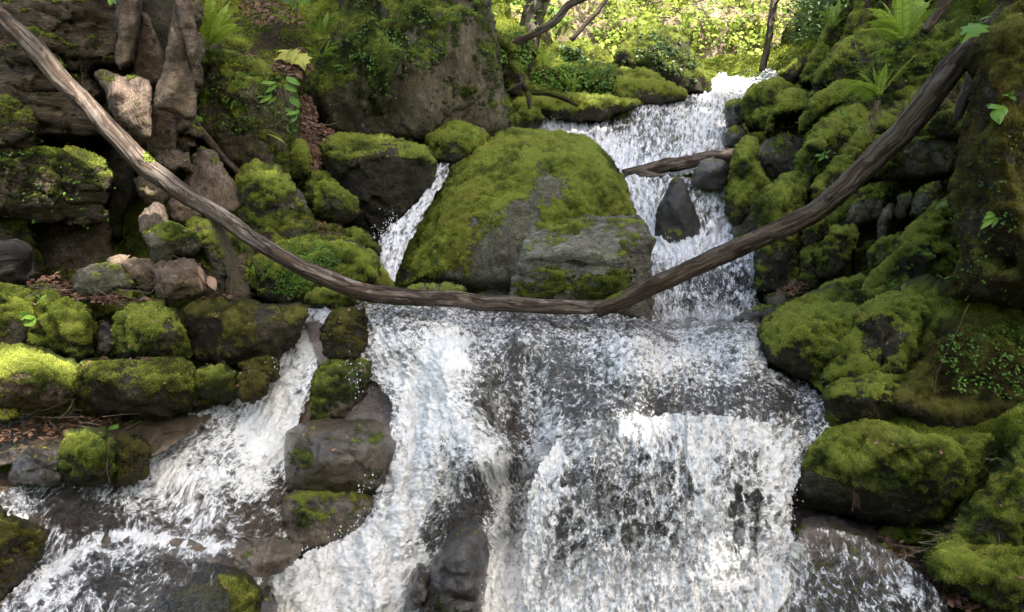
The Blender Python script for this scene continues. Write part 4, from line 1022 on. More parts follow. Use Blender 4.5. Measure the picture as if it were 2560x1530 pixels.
V, f = spray([([(940, 1200, 3.85), (900, 1230, 3.85), (960, 1160, 3.9)], 36, 13), ([(930, 600, 5.75), (960, 570, 5.85), (985, 530, 6.0)], 110, 16), ([(1640, 600, 6.4), (1720, 610, 6.3), (1800, 600, 6.3)], 120, 22), ([(1680, 740, 5.85), (1880, 760, 5.8)], 160, 34),
              ([(1990, 1200, 3.7), (1980, 1320, 3.6), (1975, 1430, 3.5)], 120, 14), ([(660, 1430, 3.55), (800, 1370, 3.6), (940, 1270, 3.8)], 160, 24), ([(1360, 300, 9.0), (1480, 280, 9.3)], 160, 14), ([(1140, 1500, 3.5), (1230, 1480, 3.5)], 110, 30), ([(620, 980, 4.3), (690, 900, 4.45)], 70, 16),
              ([(1900, 185, 11.3), (1850, 195, 11.3)], 50, 10), ([(1440, 1330, 3.5), (1700, 1400, 3.4), (1900, 1400, 3.4)], 160, 60), ([(870, 900, 4.4), (900, 980, 4.3)], 50, 25), ([(1760, 1250, 3.5), (1560, 1250, 3.5)], 60, 60)], 0, 0, (0.0012, 0.0032))
sheet('water', [(1965, 1420), (1990, 1340), (2050, 1318), (2150, 1340), (2230, 1380), (2310, 1440), (2370, 1520), (2400, 1640), (1940, 1640)], [(1965, 1480, 3.42), (2000, 1340, 3.42), (2150, 1350, 3.42), (2230, 1400, 3.3), (2100, 1450, 3.32), (2300, 1500, 3.12), (2100, 1560, 3.12), (1960, 1620, 3.16), (2380, 1640, 2.95)], M['chan'], None, [([(1985, 1380), (1975, 1500), (1960, 1600)], 30, .35), ([(2100, 1400), (2060, 1480)], 20, .1)], base=0.14, edge=3.4, amp=0.012, ani=(18, 10), jit=6, dirn=(.35, .93), label='thin film of water sliding over the purple grey rock', cat='water')
o = mesh_obj('water_spray', V, f, M['drop'], None, None)
tag(o, 'white drops of spray thrown off the falling water', 'water', None, 'stuff')
# moss and dead leaves over the open parts of the gully slope
def moss_sheet(obj, q, f, v, n, at, dens, tsize=1.0):
    A, B, C = q[f[:, 0]], q[f[:, 1]], q[f[:, 2]]
    ar = np.abs((B[:, 0] - A[:, 0]) * (C[:, 1] - A[:, 1]) - (B[:, 1] - A[:, 1]) * (C[:, 0] - A[:, 0])) / 2
    fm = at['moss'][f].mean(1); w = ar * np.where(fm > .3, fm, 0); cnt = int(w.sum() * dens)
    ids = RNG.choice(len(f), cnt, p=w / w.sum()); u = RNG.random((cnt, 2)); s = u.sum(1) > 1; u[s] = 1 - u[s]
    wt = np.stack([1 - u.sum(1), u[:, 0], u[:, 1]], -1)
    pos = (v[f[ids]] * wt[:, :, None]).sum(1); nor = (n[f[ids]] * wt[:, :, None]).sum(1); ton = (at['tone'][f[ids]] * wt).sum(1)
    tufts('moss', None, None, None, None, None, obj, pts=(pos, nor, ton + .2 * fbm(pos * 9, 2), 6.5 / F * (pos[:, 1]) * tsize))
_q, _f, _v, _n, _at = HILL
moss_sheet(HILL_O, _q, _f, _v, _n, _at, .11)
# ------------------------------------------------------------------ rocks: the cliff on one side
R = rock
def RC(*a, **k): return rock(*a, cat='cliff block', **k)
def RS(*a, **k):
    k = dict(dict(tl=0.03, jit=3.0, pl=6), **k); k['ro'] = k.get('ro', .018) * .4; k['st'] = 0.0; k['b'] = k.get('b', .08) * .75
    return rock(*a, cat='rock slab', **k)
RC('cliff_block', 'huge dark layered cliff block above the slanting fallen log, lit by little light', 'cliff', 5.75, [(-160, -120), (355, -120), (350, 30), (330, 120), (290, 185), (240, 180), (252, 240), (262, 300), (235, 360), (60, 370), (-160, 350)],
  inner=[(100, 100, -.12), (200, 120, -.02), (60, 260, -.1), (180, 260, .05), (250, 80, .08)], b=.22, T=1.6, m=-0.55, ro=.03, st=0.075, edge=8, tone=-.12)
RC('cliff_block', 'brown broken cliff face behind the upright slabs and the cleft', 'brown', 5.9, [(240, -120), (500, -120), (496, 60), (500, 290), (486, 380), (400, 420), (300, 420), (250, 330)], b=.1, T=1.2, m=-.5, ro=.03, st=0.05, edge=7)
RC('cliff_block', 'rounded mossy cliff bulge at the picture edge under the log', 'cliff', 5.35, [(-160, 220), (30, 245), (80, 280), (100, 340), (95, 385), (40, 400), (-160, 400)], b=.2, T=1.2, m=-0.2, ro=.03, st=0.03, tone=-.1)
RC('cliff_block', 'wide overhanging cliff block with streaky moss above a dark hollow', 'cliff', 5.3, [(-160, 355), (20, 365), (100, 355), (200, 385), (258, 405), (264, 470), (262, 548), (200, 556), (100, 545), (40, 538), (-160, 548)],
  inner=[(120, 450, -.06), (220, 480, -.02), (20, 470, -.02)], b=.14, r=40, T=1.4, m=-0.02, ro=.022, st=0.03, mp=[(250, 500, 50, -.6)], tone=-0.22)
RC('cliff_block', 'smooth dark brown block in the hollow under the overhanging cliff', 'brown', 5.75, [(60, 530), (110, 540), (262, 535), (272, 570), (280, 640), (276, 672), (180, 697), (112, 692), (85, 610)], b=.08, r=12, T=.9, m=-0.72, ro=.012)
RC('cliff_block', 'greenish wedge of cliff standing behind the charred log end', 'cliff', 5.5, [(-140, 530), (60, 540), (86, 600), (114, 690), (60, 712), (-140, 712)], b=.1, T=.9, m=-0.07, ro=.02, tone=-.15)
RS('rock_slab', 'narrow upright stone column hanging beside the dark cleft', 'brown', 5.3, [(298, -90), (354, -90), (348, 50), (338, 110), (326, 152), (303, 168), (288, 150), (294, 90), (290, 30)], inner=[(322, 60, -.05)], b=.09, r=8, T=.7, m=-0.62, ro=.018, st=.02)
RS('rock_slab', 'dark recessed slab deep in the cliff cleft', 'dark', 5.75, [(330, -60), (450, -60), (440, 60), (420, 130), (412, 200), (325, 210), (330, 100)], inner=[(375, 80, -.05)], b=.08, T=.8, m=-0.72, ro=.02)
RS('rock_slab', 'tapering brown pillar of stone inside the cleft', 'brown', 5.55, [(352, 30), (372, 40), (392, 95), (412, 150), (415, 205), (372, 212), (328, 200), (332, 130), (345, 80)], inner=[(370, 130, -.05)], b=.07, r=9, T=.5, m=-0.72, ro=.015)
RS('rock_slab', 'tall brownish slab hanging above the cleft, its smooth face catching the sun', 'brown', 5.12, [(438, 10), (462, 60), (478, 160), (492, 270), (484, 292), (462, 296), (438, 280), (384, 268), (392, 220), (412, 160), (424, 80)], inner=[(440, 120, -.04), (430, 230, -.06), (475, 250, .02)], b=.07, r=8, T=.5, m=-1.02, ro=.012)
RS('rock_slab', 'dark brown corner stone above the tall brownish slab', 'brown', 5.05, [(440, -90), (466, -60), (474, 10), (490, 70), (492, 130), (478, 172), (466, 120), (448, 70), (436, 0)], inner=[(470, 60, -.05)], b=.08, r=7, T=.6, m=-0.82, ro=.018)
RS('rock_slab', 'sunlit flaring slab with a straw coloured lichen streak beside the log', 'pink', 5.18, [(236, 182), (262, 176), (305, 190), (352, 192), (376, 206), (378, 300), (376, 344), (352, 338), (318, 312), (288, 292), (268, 240)], inner=[(290, 230, -.07), (320, 240, .0), (350, 260, -.05), (340, 310, -.02)], b=.06, r=7, T=.5, m=-0.82, ro=.02, mp=[(246, 195, 22, .9)])
R('rock', 'squared brown block wedged below the tall brownish slab', 'brown', 5.6, [(378, 262), (440, 275), (484, 288), (470, 320), (438, 334), (442, 372), (402, 388), (376, 380), (370, 310)], b=.07, r=8, T=.6, m=-0.82, ro=.016, fac=2)
RS('rock_slab', 'dark upright slab in the gap beside the overhanging cliff block', 'dark', 5.85, [(254, 380), (312, 380), (334, 400), (334, 500), (306, 535), (302, 590), (262, 590), (258, 480)], b=.06, r=9, T=.6, m=-0.72, ro=.02, inner=[(290, 450, -.05)])
R('rock', 'small brown block on the pile just above the log', 'brown', 5.4, [(384, 392), (420, 374), (468, 382), (484, 412), (480, 430), (450, 418), (430, 428), (400, 420)], b=.07, r=7, T=.4, m=-0.82, ro=.016, fac=2)
R('rock', 'large pinkish brown wedge leaning on the pile below the dark pole', 'pink', 5.55, [(466, 446), (486, 392), (506, 370), (536, 384), (560, 420), (592, 470), (604, 512), (582, 530), (530, 520), (478, 500)], inner=[(522, 420, -.08), (545, 490, .0), (500, 470, -.03)], b=.07, r=9, T=.6, m=-0.82, ro=.016)
R('rock', 'dark rounded stone with a pale corner under the log', 'brown', 5.45, [(333, 448), (356, 432), (412, 452), (428, 486), (402, 508), (368, 510), (345, 480)], b=.1, T=.4, m=-0.82, ro=.018, fac=2)
R('rock', 'brown stone tucked under the log beside the pinkish wedge', 'brown', 5.4, [(418, 500), (446, 478), (494, 508), (500, 545), (470, 560), (424, 552)], b=.08, T=.4, m=-0.72, ro=.016, fac=2)
R('rock', 'cream coloured angular stone in the sun on the rock pile', 'pink', 5.15, [(346, 552), (352, 536), (384, 508), (402, 508), (424, 552), (420, 580), (354, 585)], inner=[(395, 545, -.05)], b=.05, r=6, T=.35, m=-1.02, ro=.012)
R('rock', 'pale boulder with a mossy shoulder in the middle of the rock pile', 'grey', 5.1, [(354, 584), (384, 556), (432, 556), (486, 580), (502, 618), (482, 640), (444, 642), (432, 664), (388, 664), (372, 620)], inner=[(410, 600, -.05), (460, 600, .0)], b=.12, T=.4, m=-0.47, ro=.018, mp=[(450, 590, 45, .8)])
R('rock', 'mossy slanting stone behind the hanging roots', 'grey', 5.3, [(460, 556), (492, 540), (532, 560), (566, 618), (574, 680), (548, 700), (518, 655), (486, 606)], b=.1, T=.45, m=-0.12, ro=.018, fac=2)
R('rock', 'brown stone under the log with a green patch beside the roots', 'brown', 5.4, [(556, 585), (604, 588), (634, 628), (640, 700), (626, 762), (566, 765), (550, 690)], b=.1, T=.5, m=-0.47, ro=.018, mp=[(590, 605, 32, .9)], fac=2)
R('rock', 'dark slab between the hanging roots and the low stone', 'dark', 5.2, [(500, 650), (548, 680), (572, 750), (540, 768), (500, 760), (492, 700)], b=.08, T=.4, m=-0.62, ro=.016, fac=1)
R('rock', 'grey green stone with a pinkish top at the front of the rock pile', 'grey', 4.75, [(182, 694), (206, 674), (262, 654), (302, 668), (338, 706), (330, 728), (290, 718), (252, 748), (210, 744), (186, 724)], inner=[(250, 690, -.07), (215, 712, -.04), (310, 705, -.02)], b=.07, r=9, T=.35, m=-0.87, ro=.014)
R('rock', 'cream sunlit flat stone behind the grey green one', 'pink', 4.95, [(268, 652), (282, 640), (315, 638), (322, 660), (306, 676), (274, 664)], b=.05, T=.25, m=-1.07, ro=.01)
R('rock', 'brown stone leaning between the two front stones of the pile', 'brown', 4.85, [(304, 664), (318, 646), (352, 648), (390, 656), (388, 735), (354, 728), (320, 696)], inner=[(350, 670, -.05)], b=.07, r=8, T=.35, m=-0.92, ro=.016)
R('rock', 'chunky brown block standing at the end of the leafy ledge', 'brown', 4.68, [(384, 668), (440, 656), (472, 650), (496, 668), (514, 694), (514, 726), (482, 748), (430, 758), (402, 748), (382, 706)], inner=[(400, 672, -.03), (440, 700, -.08), (480, 690, -.05)], b=.06, r=8, T=.4, m=-0.87, ro=.02, st=.012)
# ------------------------------------------------------------------ mossy outcrops in the middle
R('boulder', 'mossy dark outcrop under the ferns and leaf litter beside the cliff', 'huge', 6.35, [(480, 118), (550, 126), (610, 142), (680, 160), (722, 188), (738, 230), (744, 300), (744, 452), (700, 470), (640, 450), (590, 415), (540, 385), (492, 330), (480, 200)], inner=[(600, 230, -.1), (690, 280, -.12), (640, 380, -.05), (540, 250, -.02)], b=.2, T=1.2, m=-0.12, ro=.035, tone=-.16, edge=6.5, tl=0.2)
R('boulder', 'enormous lichen spotted boulder rising out of the picture behind the dark boulder', 'huge', 7.3, [(828, -160), (1216, -160), (1224, 40), (1240, 130), (1250, 230), (1268, 300), (1258, 345), (1150, 365), (1050, 370), (900, 365), (830, 335), (788, 275), (766, 215), (800, 170), (838, 100), (862, 20)],
  inner=[(900, 120, -.15), (1000, 180, -.30), (1120, 120, -.25), (1200, 250, -.10), (1080, 300, -.2), (880, 250, -.1)], b=.3, T=2.0, m=0.02, ro=.05, edge=7, tone=-0.2, mp=[(930, 180, 120, .25), (1120, 280, 120, -.35), (1200, 120, 70, -.2), (1040, 190, 40, -.4)], tl=0.25)
R('boulder', 'small mossy lump at the foot of the enormous boulder', 'huge', 7.25, [(1228, 232), (1254, 225), (1276, 262), (1284, 310), (1268, 340), (1236, 335)], b=.12, T=.5, m=-.1, ro=.02, tone=-.1)
R('boulder', 'flat topped dark boulder with moss along its upper edge beside the trickle', 'dark', 6.45, [(802, 372, -.05), (836, 340, .1), (870, 336, .16), (940, 342, .16), (1006, 350, .16), (1060, 370, .05), (1086, 408, 0), (1082, 450), (1052, 502), (1004, 560), (950, 612), (900, 580), (850, 490), (804, 420)],
  inner=[(830, 392, -.26), (885, 398, -.32), (950, 386, -.32), (1050, 392, -.26), (960, 480, -.24), (880, 480, -.2)], b=.08, r=22, T=.9, m=-.36, ro=.018, mp=[(860, 350, 45, .75), (960, 388, 60, .25), (1060, 392, 40, .5), (820, 380, 30, .5), (940, 500, 120, -.25), (980, 362, 40, -.3)], edge=5, tl=0.05, pl=4)
R('boulder', 'round mossy knob between the dark boulder and the enormous boulder', 'dark', 6.9, [(1062, 335), (1098, 298), (1138, 288), (1160, 305), (1196, 318), (1222, 345), (1190, 395), (1130, 412), (1070, 396)], b=.2, T=.5, m=.30, ro=.025, mp=[(1120, 400, 50, -.7)], tone=.12)
R('boulder', 'thin green edge of a mossy stone next to the strip of dead leaves', 'dark', 6.15, [(732, 348), (756, 352), (778, 392), (776, 440), (752, 450), (732, 445)], b=.1, T=.5, m=.35, ro=.015)
R('boulder', 'tilted angular slab with moss running down its striped face', 'grey', 5.5, [(588, 452), (606, 428), (642, 400), (660, 415), (690, 420), (722, 442), (752, 484), (778, 540), (782, 574), (742, 608), (690, 590), (640, 536), (600, 504)],
  inner=[(630, 440, -.12), (680, 500, -.10), (720, 520, .0), (735, 575, -.08), (612, 480, -.04)], b=.08, r=20, T=.5, m=-.02, ro=.024, mp=[(740, 520, 50, -.4), (650, 490, 30, .35), (690, 560, 30, .4)], tone=.06)
R('rock', 'dark slab under the tilted mossy one just above the log', 'dark', 5.45, [(588, 528), (628, 514), (662, 540), (724, 604), (704, 652), (650, 612), (600, 566)], b=.07, T=.45, m=-.25, ro=.018, fac=2)
R('rock', 'dim green stone at the top of the crack beside the dark boulder', 'dark', 6.1, [(766, 430), (810, 432), (836, 452), (820, 520), (790, 540), (766, 500)], b=.1, T=.4, m=.05, ro=.02, tone=-.15)
R('rock', 'mossy squarish stone sheltering under the flat topped dark boulder', 'dark', 5.75, [(786, 470), (802, 450), (842, 456), (892, 502), (894, 532), (862, 560), (810, 550), (786, 522)], inner=[(835, 490, -.1)], b=.1, T=.4, m=.10, ro=.02, tone=-.1)
R('rock', 'brown stone with dead leaves on top below the mossy squarish stone', 'brown', 5.65, [(756, 560), (800, 556), (856, 570), (858, 610), (800, 625), (752, 610)], b=.08, T=.35, m=-.1, ro=.018, tone=-.15)
R('rock', 'dark mossy stone beside the foot of the trickle', 'dark', 5.7, [(856, 575), (900, 570), (940, 608), (946, 640), (900, 640), (860, 620)], b=.09, T=.35, m=-.05, ro=.018, tone=-.1)
R('rock', 'pale grey slab sloping down to the trickle behind the leafy boulder', 'grey', 5.5, [(838, 600), (860, 590), (900, 612), (940, 640), (970, 690), (990, 722), (930, 720), (880, 660)], b=.06, T=.35, m=-.3, ro=.016, mp=[(960, 705, 30, .8)])
R('boulder', 'mossy boulder covered in tiny round leaves that the log crosses', 'dark', 5.3, [(624, 668), (650, 634), (690, 612), (730, 592), (768, 592), (800, 600), (866, 606), (912, 640), (944, 690), (900, 716), (860, 735), (770, 770), (700, 764), (648, 732)], inner=[(700, 660, -.12), (800, 640, -.1), (740, 710, -.06)], b=.2, T=.55, m=.33, ro=.03, tone=.08, pl=0, mp=[(700, 745, 60, -.6), (860, 690, 40, -.3)], tsize=1.25)
R('boulder', 'low mossy stone beneath the log at the lip of the fall', 'dark', 5.0, [(766, 748), (788, 724), (840, 716), (890, 730), (884, 766), (830, 778), (778, 776)], b=.14, T=.35, m=.25, ro=.02, tone=-.02)
R('boulder', 'great rounded mossy boulder with bare bronze patches in the centre of the stream', 'grey', 6.5, [(980, 730), (998, 652), (1044, 566), (1090, 482), (1118, 432), (1150, 392), (1196, 358), (1250, 334), (1310, 322), (1370, 328), (1430, 336), (1478, 352), (1520, 392), (1556, 446), (1580, 506), (1594, 570), (1590, 750), (1300, 780), (1020, 750)],
  inner=[(1150, 480, -.28), (1280, 420, -.26), (1450, 400, -.22), (1480, 400, -.28), (1400, 520, -.34), (1250, 600, -.46), (1100, 620, -.30), (1060, 690, -.26), (1300, 700, -.42), (1540, 520, -.12), (1500, 470, -.26)], b=0.5, r=210, T=1.3, m=0.42, ro=.030, edge=5, tone=0.12, pl=0, tl=0.55, grow=1.0,
  ch=3, mp=[(1265, 610, 74, -1.15), (1310, 530, 52, -1.1), (1350, 480, 34, -.8), (1225, 660, 44, -.95), (1395, 475, 42, -1.0), (1350, 430, 24, -.5), (1180, 560, 20, -.8), (1090, 650, 24, -.8), (1130, 690, 22, -.7), (1140, 545, 13, -.6), (1010, 690, 22, -.9), (1450, 525, 55, .5), (1540, 500, 60, .3)])
R('rock', 'small mossy wedge between the great mossy boulder and the grey block', 'grey', 5.75, [(1186, 765), (1212, 725), (1250, 690), (1300, 650), (1320, 690), (1310, 790), (1200, 790)], b=.1, T=.4, m=.0, ro=.02, mp=[(1240, 740, 40, -.7), (1270, 680, 30, .5)])
R('rock', 'low dark slab on the water line in front of the great mossy boulder', 'wet', 5.5, [(1020, 720), (1060, 710), (1120, 710), (1160, 720), (1162, 748), (1020, 752)], b=.06, T=.3, m=-.5, ro=.012)
R('boulder', 'big squared grey block with a skylit flat top standing in the pool', 'pale', 5.5, [(1286, 700, -.08), (1304, 640, -.1), (1318, 600, .0), (1332, 566, .22), (1390, 556, .25), (1480, 552, .25), (1570, 544, .25), (1606, 558, .22), (1630, 596, .12), (1628, 700, .1), (1628, 830, .08), (1450, 830, -.2), (1276, 810, -.1)],
  inner=[(1314, 618, -.14), (1338, 640, -.22), (1400, 634, -.24), (1480, 642, -.26), (1556, 640, -.24), (1600, 610, -.05), (1560, 760, -.22), (1400, 740, -.24), (1320, 740, -.18), (1450, 690, -.16), (1470, 700, -.26)], b=.05, r=14, T=.7, m=-0.66, ro=.022, sm=1, fs=1, st=.012, edge=4.6,
  mp=[(1395, 690, 36, .85), (1380, 730, 30, .7), (1480, 740, 60, .75), (1560, 620, 40, .3), (1310, 720, 40, .9), (1350, 765, 50, .7), (1540, 750, 60, .6), (1530, 690, 40, .5), (1420, 556, 40, .5), (1600, 780, 60, -.4)], tone=.0, tl=0.05, pl=0, tp=[(1320, 740, 60, -.35), (1540, 760, 70, -.3), (1600, 680, 40, -.3), (1395, 690, 36, .25)])  # front moss toned darker to paint in the front face's shade
# ------------------------------------------------------------------ upstream ledges and rocks
R('rock_ledge', 'low mossy ledge with rounded steps above the upper cascade', 'dark', 9.2, [(1286, 262), (1300, 244), (1340, 240), (1400, 238), (1440, 230), (1500, 240), (1560, 244), (1606, 256), (1560, 275), (1530, 282), (1490, 300), (1440, 296), (1400, 292), (1350, 285), (1290, 285)], b=.15, r=16, T=.9, m=0.30, ro=.035, inner=[(1380, 262, -.1), (1480, 262, -.16), (1540, 262, -.1)], tone=.14)
R('rock_ledge', 'flat mossy slab jutting over the water below the ivy covered boulder', 'dark', 9.9, [(1530, 210), (1548, 190), (1600, 196), (1660, 202), (1708, 222), (1714, 244), (1660, 262), (1600, 262), (1540, 250)], b=.14, r=14, T=.8, m=0.26, ro=.03, tone=.14, mp=[(1620, 258, 50, -.6)])
R('rock_ledge', 'upper mossy slab behind the jutting one', 'dark', 10.3, [(1544, 172), (1600, 172), (1640, 182), (1676, 208), (1640, 216), (1560, 205)], b=.12, r=12, T=.6, m=0.20, ro=.03, tone=.1)
R('boulder', 'dark pyramid shaped boulder draped with ivy under the sunlit bank', 'dark', 10.9, [(1540, 200), (1546, 128), (1580, 84), (1622, 66), (1680, 70), (1712, 96), (1740, 150), (1772, 200), (1794, 236), (1730, 252), (1640, 240), (1560, 225)], inner=[(1630, 130, -.3), (1700, 190, -.2)], b=.3, T=1.4, m=-0.10, ro=.05, tone=-.2)
R('boulder', 'brown slab with a mossy sloping top behind the ferns', 'brown', 11.4, [(1398, 168), (1402, 120), (1430, 98), (1480, 112), (1530, 138), (1560, 160), (1540, 178), (1470, 172)], inner=[(1450, 118, -.2)], b=.12, T=.8, m=0.00, ro=.03, mp=[(1480, 112, 40, .5)])
R('boulder', 'dark green stone at the water edge below the mossy branch', 'dark', 8.9, [(1280, 330), (1284, 282), (1320, 268), (1352, 275), (1358, 300), (1330, 330), (1300, 345)], b=.15, T=.5, m=0.05, ro=.03, tone=-.1)
R('boulder', 'mossy hump of earth and stone around the fern roots', 'soil', 10.1, [(1300, 240), (1310, 200), (1360, 165), (1440, 160), (1530, 165), (1560, 200), (1530, 238), (1440, 236), (1360, 246)], b=.2, T=.8, m=-0.15, ro=.06, tone=-.1)
R('rock', 'mossy bank stump behind the enormous boulder under the twisted branch', 'soil', 9.8, [(1236, 150), (1250, 90), (1310, 70), (1340, 120), (1320, 180), (1300, 240), (1250, 230)], b=.2, T=.8, m=-0.10, ro=.05, tone=-.2)
R('boulder', 'rounded mossy boulder beside the upper cascade', 'dark', 8.4, [(1854, 290), (1856, 250), (1880, 210), (1920, 196), (1960, 200), (1980, 214), (1960, 270), (1930, 320), (1880, 320)], b=.25, T=.8, m=0.10, ro=.03, tone=-.02)
R('boulder', 'small dim mossy stone tucked in front of the rounded mossy boulder', 'dark', 8.1, [(1884, 305), (1890, 275), (1920, 256), (1944, 260), (1936, 310), (1910, 330)], b=.12, T=.4, m=0.05, ro=.02, tone=-.1)
R('rock_ledge', 'thin flat mossy ledge behind the rounded mossy boulder', 'dark', 8.7, [(1972, 216), (2010, 208), (2048, 208), (2056, 238), (2010, 248), (1978, 240)], b=.1, T=.6, m=0.05, ro=.02, tone=-.05)
R('boulder', 'beak shaped mossy rock overhanging a black hollow', 'dark', 7.7, [(1908, 340), (1930, 280), (1942, 240), (1980, 222), (2014, 232), (2026, 250), (2018, 276), (1990, 286), (1944, 288), (1928, 320)], b=.14, r=16, T=.7, m=0.28, ro=.022, tone=.12)
R('rock', 'dark stone in the hollow under the beak shaped rock', 'dark', 8.0, [(1912, 345), (1930, 295), (2010, 288), (2040, 330), (2010, 370), (1940, 365)], b=.08, T=.5, m=-0.60, ro=.02)
RS('rock_slab', 'long dark leaning slab below the far sunlit leaves', 'dark', 10.2, [(1946, 200), (1944, 182), (1990, 150), (2030, 125), (2050, 135), (2030, 170), (1990, 200), (1960, 212)], b=.12, T=.8, m=-0.30, ro=.03)
R('rock', 'rounded wet grey stone at the edge of the upper cascade', 'wet', 8.8, [(1810, 290), (1820, 255), (1846, 245), (1866, 262), (1866, 300), (1846, 318), (1820, 312)], b=.14, T=.4, m=-0.50, ro=.02)
R('rock', 'low dark wet stone splashed by the upper cascade', 'wet', 8.3, [(1802, 350), (1822, 322), (1856, 312), (1872, 340), (1850, 368), (1812, 365)], b=.12, T=.4, m=-0.60, ro=.02)
R('boulder', 'grey angular boulder with a pale top between mossy rocks', 'grey', 7.6, [(1898, 372), (1918, 352), (1962, 334), (2006, 348), (2004, 400), (1990, 450), (1940, 450), (1904, 420)], inner=[(1904, 388, -.1), (1950, 398, -.18), (1995, 394, -.1)], b=.05, r=14, T=.5, m=-0.60, ro=.018, mp=[(1950, 360, 24, .5)], sm=1, fs=2)
R('boulder', 'upright mossy stone beside the middle cascade', 'dark', 7.0, [(1818, 545), (1822, 440), (1840, 370), (1866, 340), (1890, 348), (1898, 380), (1888, 400), (1920, 440), (1934, 500), (1900, 540), (1850, 570)], inner=[(1862, 400, -.14), (1860, 500, -.1), (1900, 450, -.08)], b=.16, r=26, T=.6, m=0.22, ro=.025, mp=[(1840, 530, 40, -.5)], tone=.05)
R('rock', 'wet black stone with a pale top between the driftwood and the mossy stone', 'wet', 7.15, [(1730, 460), (1734, 430), (1752, 405), (1778, 392), (1808, 402), (1822, 420), (1818, 462), (1780, 472)], inner=[(1770, 425, -.12)], b=.07, r=14, T=.4, m=-0.90, ro=.016, fac=1, tl=0.2)
R('rock', 'pointed dark stone splitting the middle cascade', 'black', 6.62, [(1640, 600), (1642, 540), (1660, 490), (1680, 450), (1694, 444), (1712, 458), (1736, 520), (1752, 580), (1752, 612), (1700, 630), (1655, 622)], inner=[(1690, 520, -.12), (1715, 580, -.08)], b=.1, r=22, T=.45, m=-0.80, ro=0.012, pl=0, tl=0.15, jit=2)
RS('rock_slab', 'slate grey slab at the foot of the upright mossy stone', 'grey', 6.75, [(1818, 592), (1850, 545), (1896, 505), (1914, 510), (1908, 580), (1880, 606), (1840, 608)], b=.05, r=12, T=.4, m=-0.70, ro=.014, st=.01)
R('rock', 'low dark rock at the end of the pool below the mossy wall', 'wet', 5.75, [(1812, 826), (1830, 796), (1880, 768), (1960, 752), (2010, 770), (1990, 830), (1900, 850), (1830, 842)], b=.12, T=.5, m=-0.60, ro=.022)
R('rock_ledge', 'thin dark ledge strewn with leaves under the mossy wall', 'wetbrown', 5.85, [(1910, 740), (1950, 720), (2010, 715), (2060, 740), (2060, 775), (1990, 790), (1920, 770)], b=.08, T=.5, m=-0.50, ro=.02)
# ------------------------------------------------------------------ mossy wall on the other side
R('boulder', 'continuous mossy bank of rock and earth beneath the ferns and the slanting trunk', 'soil', 6.4, [(1992, 465, .2), (2008, 360, .55), (2064, 280, .85), (2056, 190, 1.7), (2120, 90, 1.9), (2200, 30, 1.6), (2420, 60, .4), (2444, 200, -.1), (2410, 345, -.45), (2210, 430, -.35), (2090, 540, -.25), (2030, 560, .0)], inner=[(2200, 200, .5), (2120, 300, .4), (2300, 260, -.1), (2100, 420, .05)], b=.04, T=1.0, m=.12, ro=.06, pl=0, tl=0.0, r=20, tone=-.05)
R('boulder', 'tall mossy block with a bright rounded shoulder under the slanting trunk', 'dark', 6.05, [(1884, 540), (1892, 500), (1920, 470), (1956, 446), (1996, 436), (2020, 450), (2016, 560), (2006, 640), (1990, 730), (1940, 745), (1890, 720), (1886, 620)], inner=[(1940, 510, -.15), (1950, 640, -.1)], b=.14, r=30, T=.9, m=0.04, ro=.03, mp=[(1940, 480, 50, .4), (1930, 680, 70, -.25)], tone=-.02)
R('boulder', 'long mossy ridge running up the bank below the small fern', 'dark', 6.5, [(1985, 450), (1990, 400), (2014, 350), (2050, 305), (2100, 280), (2150, 262), (2190, 280), (2180, 340), (2150, 400), (2100, 450), (2040, 470)], inner=[(2030, 380, -.2), (2080, 320, -.2), (2110, 380, -.05)], b=.18, r=30, T=.9, m=0.10, ro=.035, mp=[(2020, 390, 40, .5), (2060, 320, 40, .5), (2120, 380, 50, -.3)])
R('boulder', 'overhanging mossy lip of rock above the long ridge', 'dark', 7.2, [(2000, 330), (2008, 285), (2040, 240), (2090, 205), (2140, 210), (2150, 240), (2110, 262), (2060, 280), (2030, 310)], b=.14, T=.8, m=0.20, ro=.03, tone=.05)
R('boulder', 'dark boulder behind the long fronded fern', 'dark', 7.6, [(2030, 250), (2040, 190), (2090, 110), (2140, 90), (2200, 110), (2200, 200), (2140, 240), (2080, 260)], b=.2, T=1, m=-0.03, ro=.04, tone=-.05, fac=3)
R('boulder', 'brown rooty bank below the small far fern', 'soil', 8.6, [(2000, 210), (2020, 150), (2060, 80), (2100, 20), (2130, 60), (2100, 130), (2060, 210)], b=.2, T=1, m=-0.10, ro=.05)
R('boulder', 'upright dark slab with a mossy edge in the bank', 'dark', 8.0, [(2086, 170), (2110, 90), (2140, 0), (2170, -60), (2200, -20), (2170, 80), (2130, 160), (2100, 200)], b=.12, T=.8, m=-0.08, ro=.03)
R('boulder', 'broad mossy hump of bank beneath the big fern', 'dark', 6.9, [(2180, 250), (2190, 150), (2230, 90), (2290, 60), (2360, 70), (2410, 110), (2380, 180), (2300, 260), (2230, 300), (2180, 300)], b=.2, T=1, m=0.02, ro=.045, tone=-.08, inner=[(2290, 150, -.15)])
R('boulder', 'shaded bank of earth and moss behind the big fern', 'soil', 8.2, [(2120, 60), (2130, -150), (2520, -150), (2520, 60), (2420, 120), (2260, 130), (2180, 120)], b=.2, T=1, m=0.02, ro=.06, tone=-.1)
R('boulder', 'rough mossy bank running beneath the slanting trunk', 'dark', 6.1, [(2030, 470), (2090, 400), (2150, 330), (2220, 280), (2290, 240), (2330, 260), (2270, 340), (2200, 420), (2120, 500), (2050, 540)], b=.14, T=.8, m=0.02, ro=.045, tone=-.06)
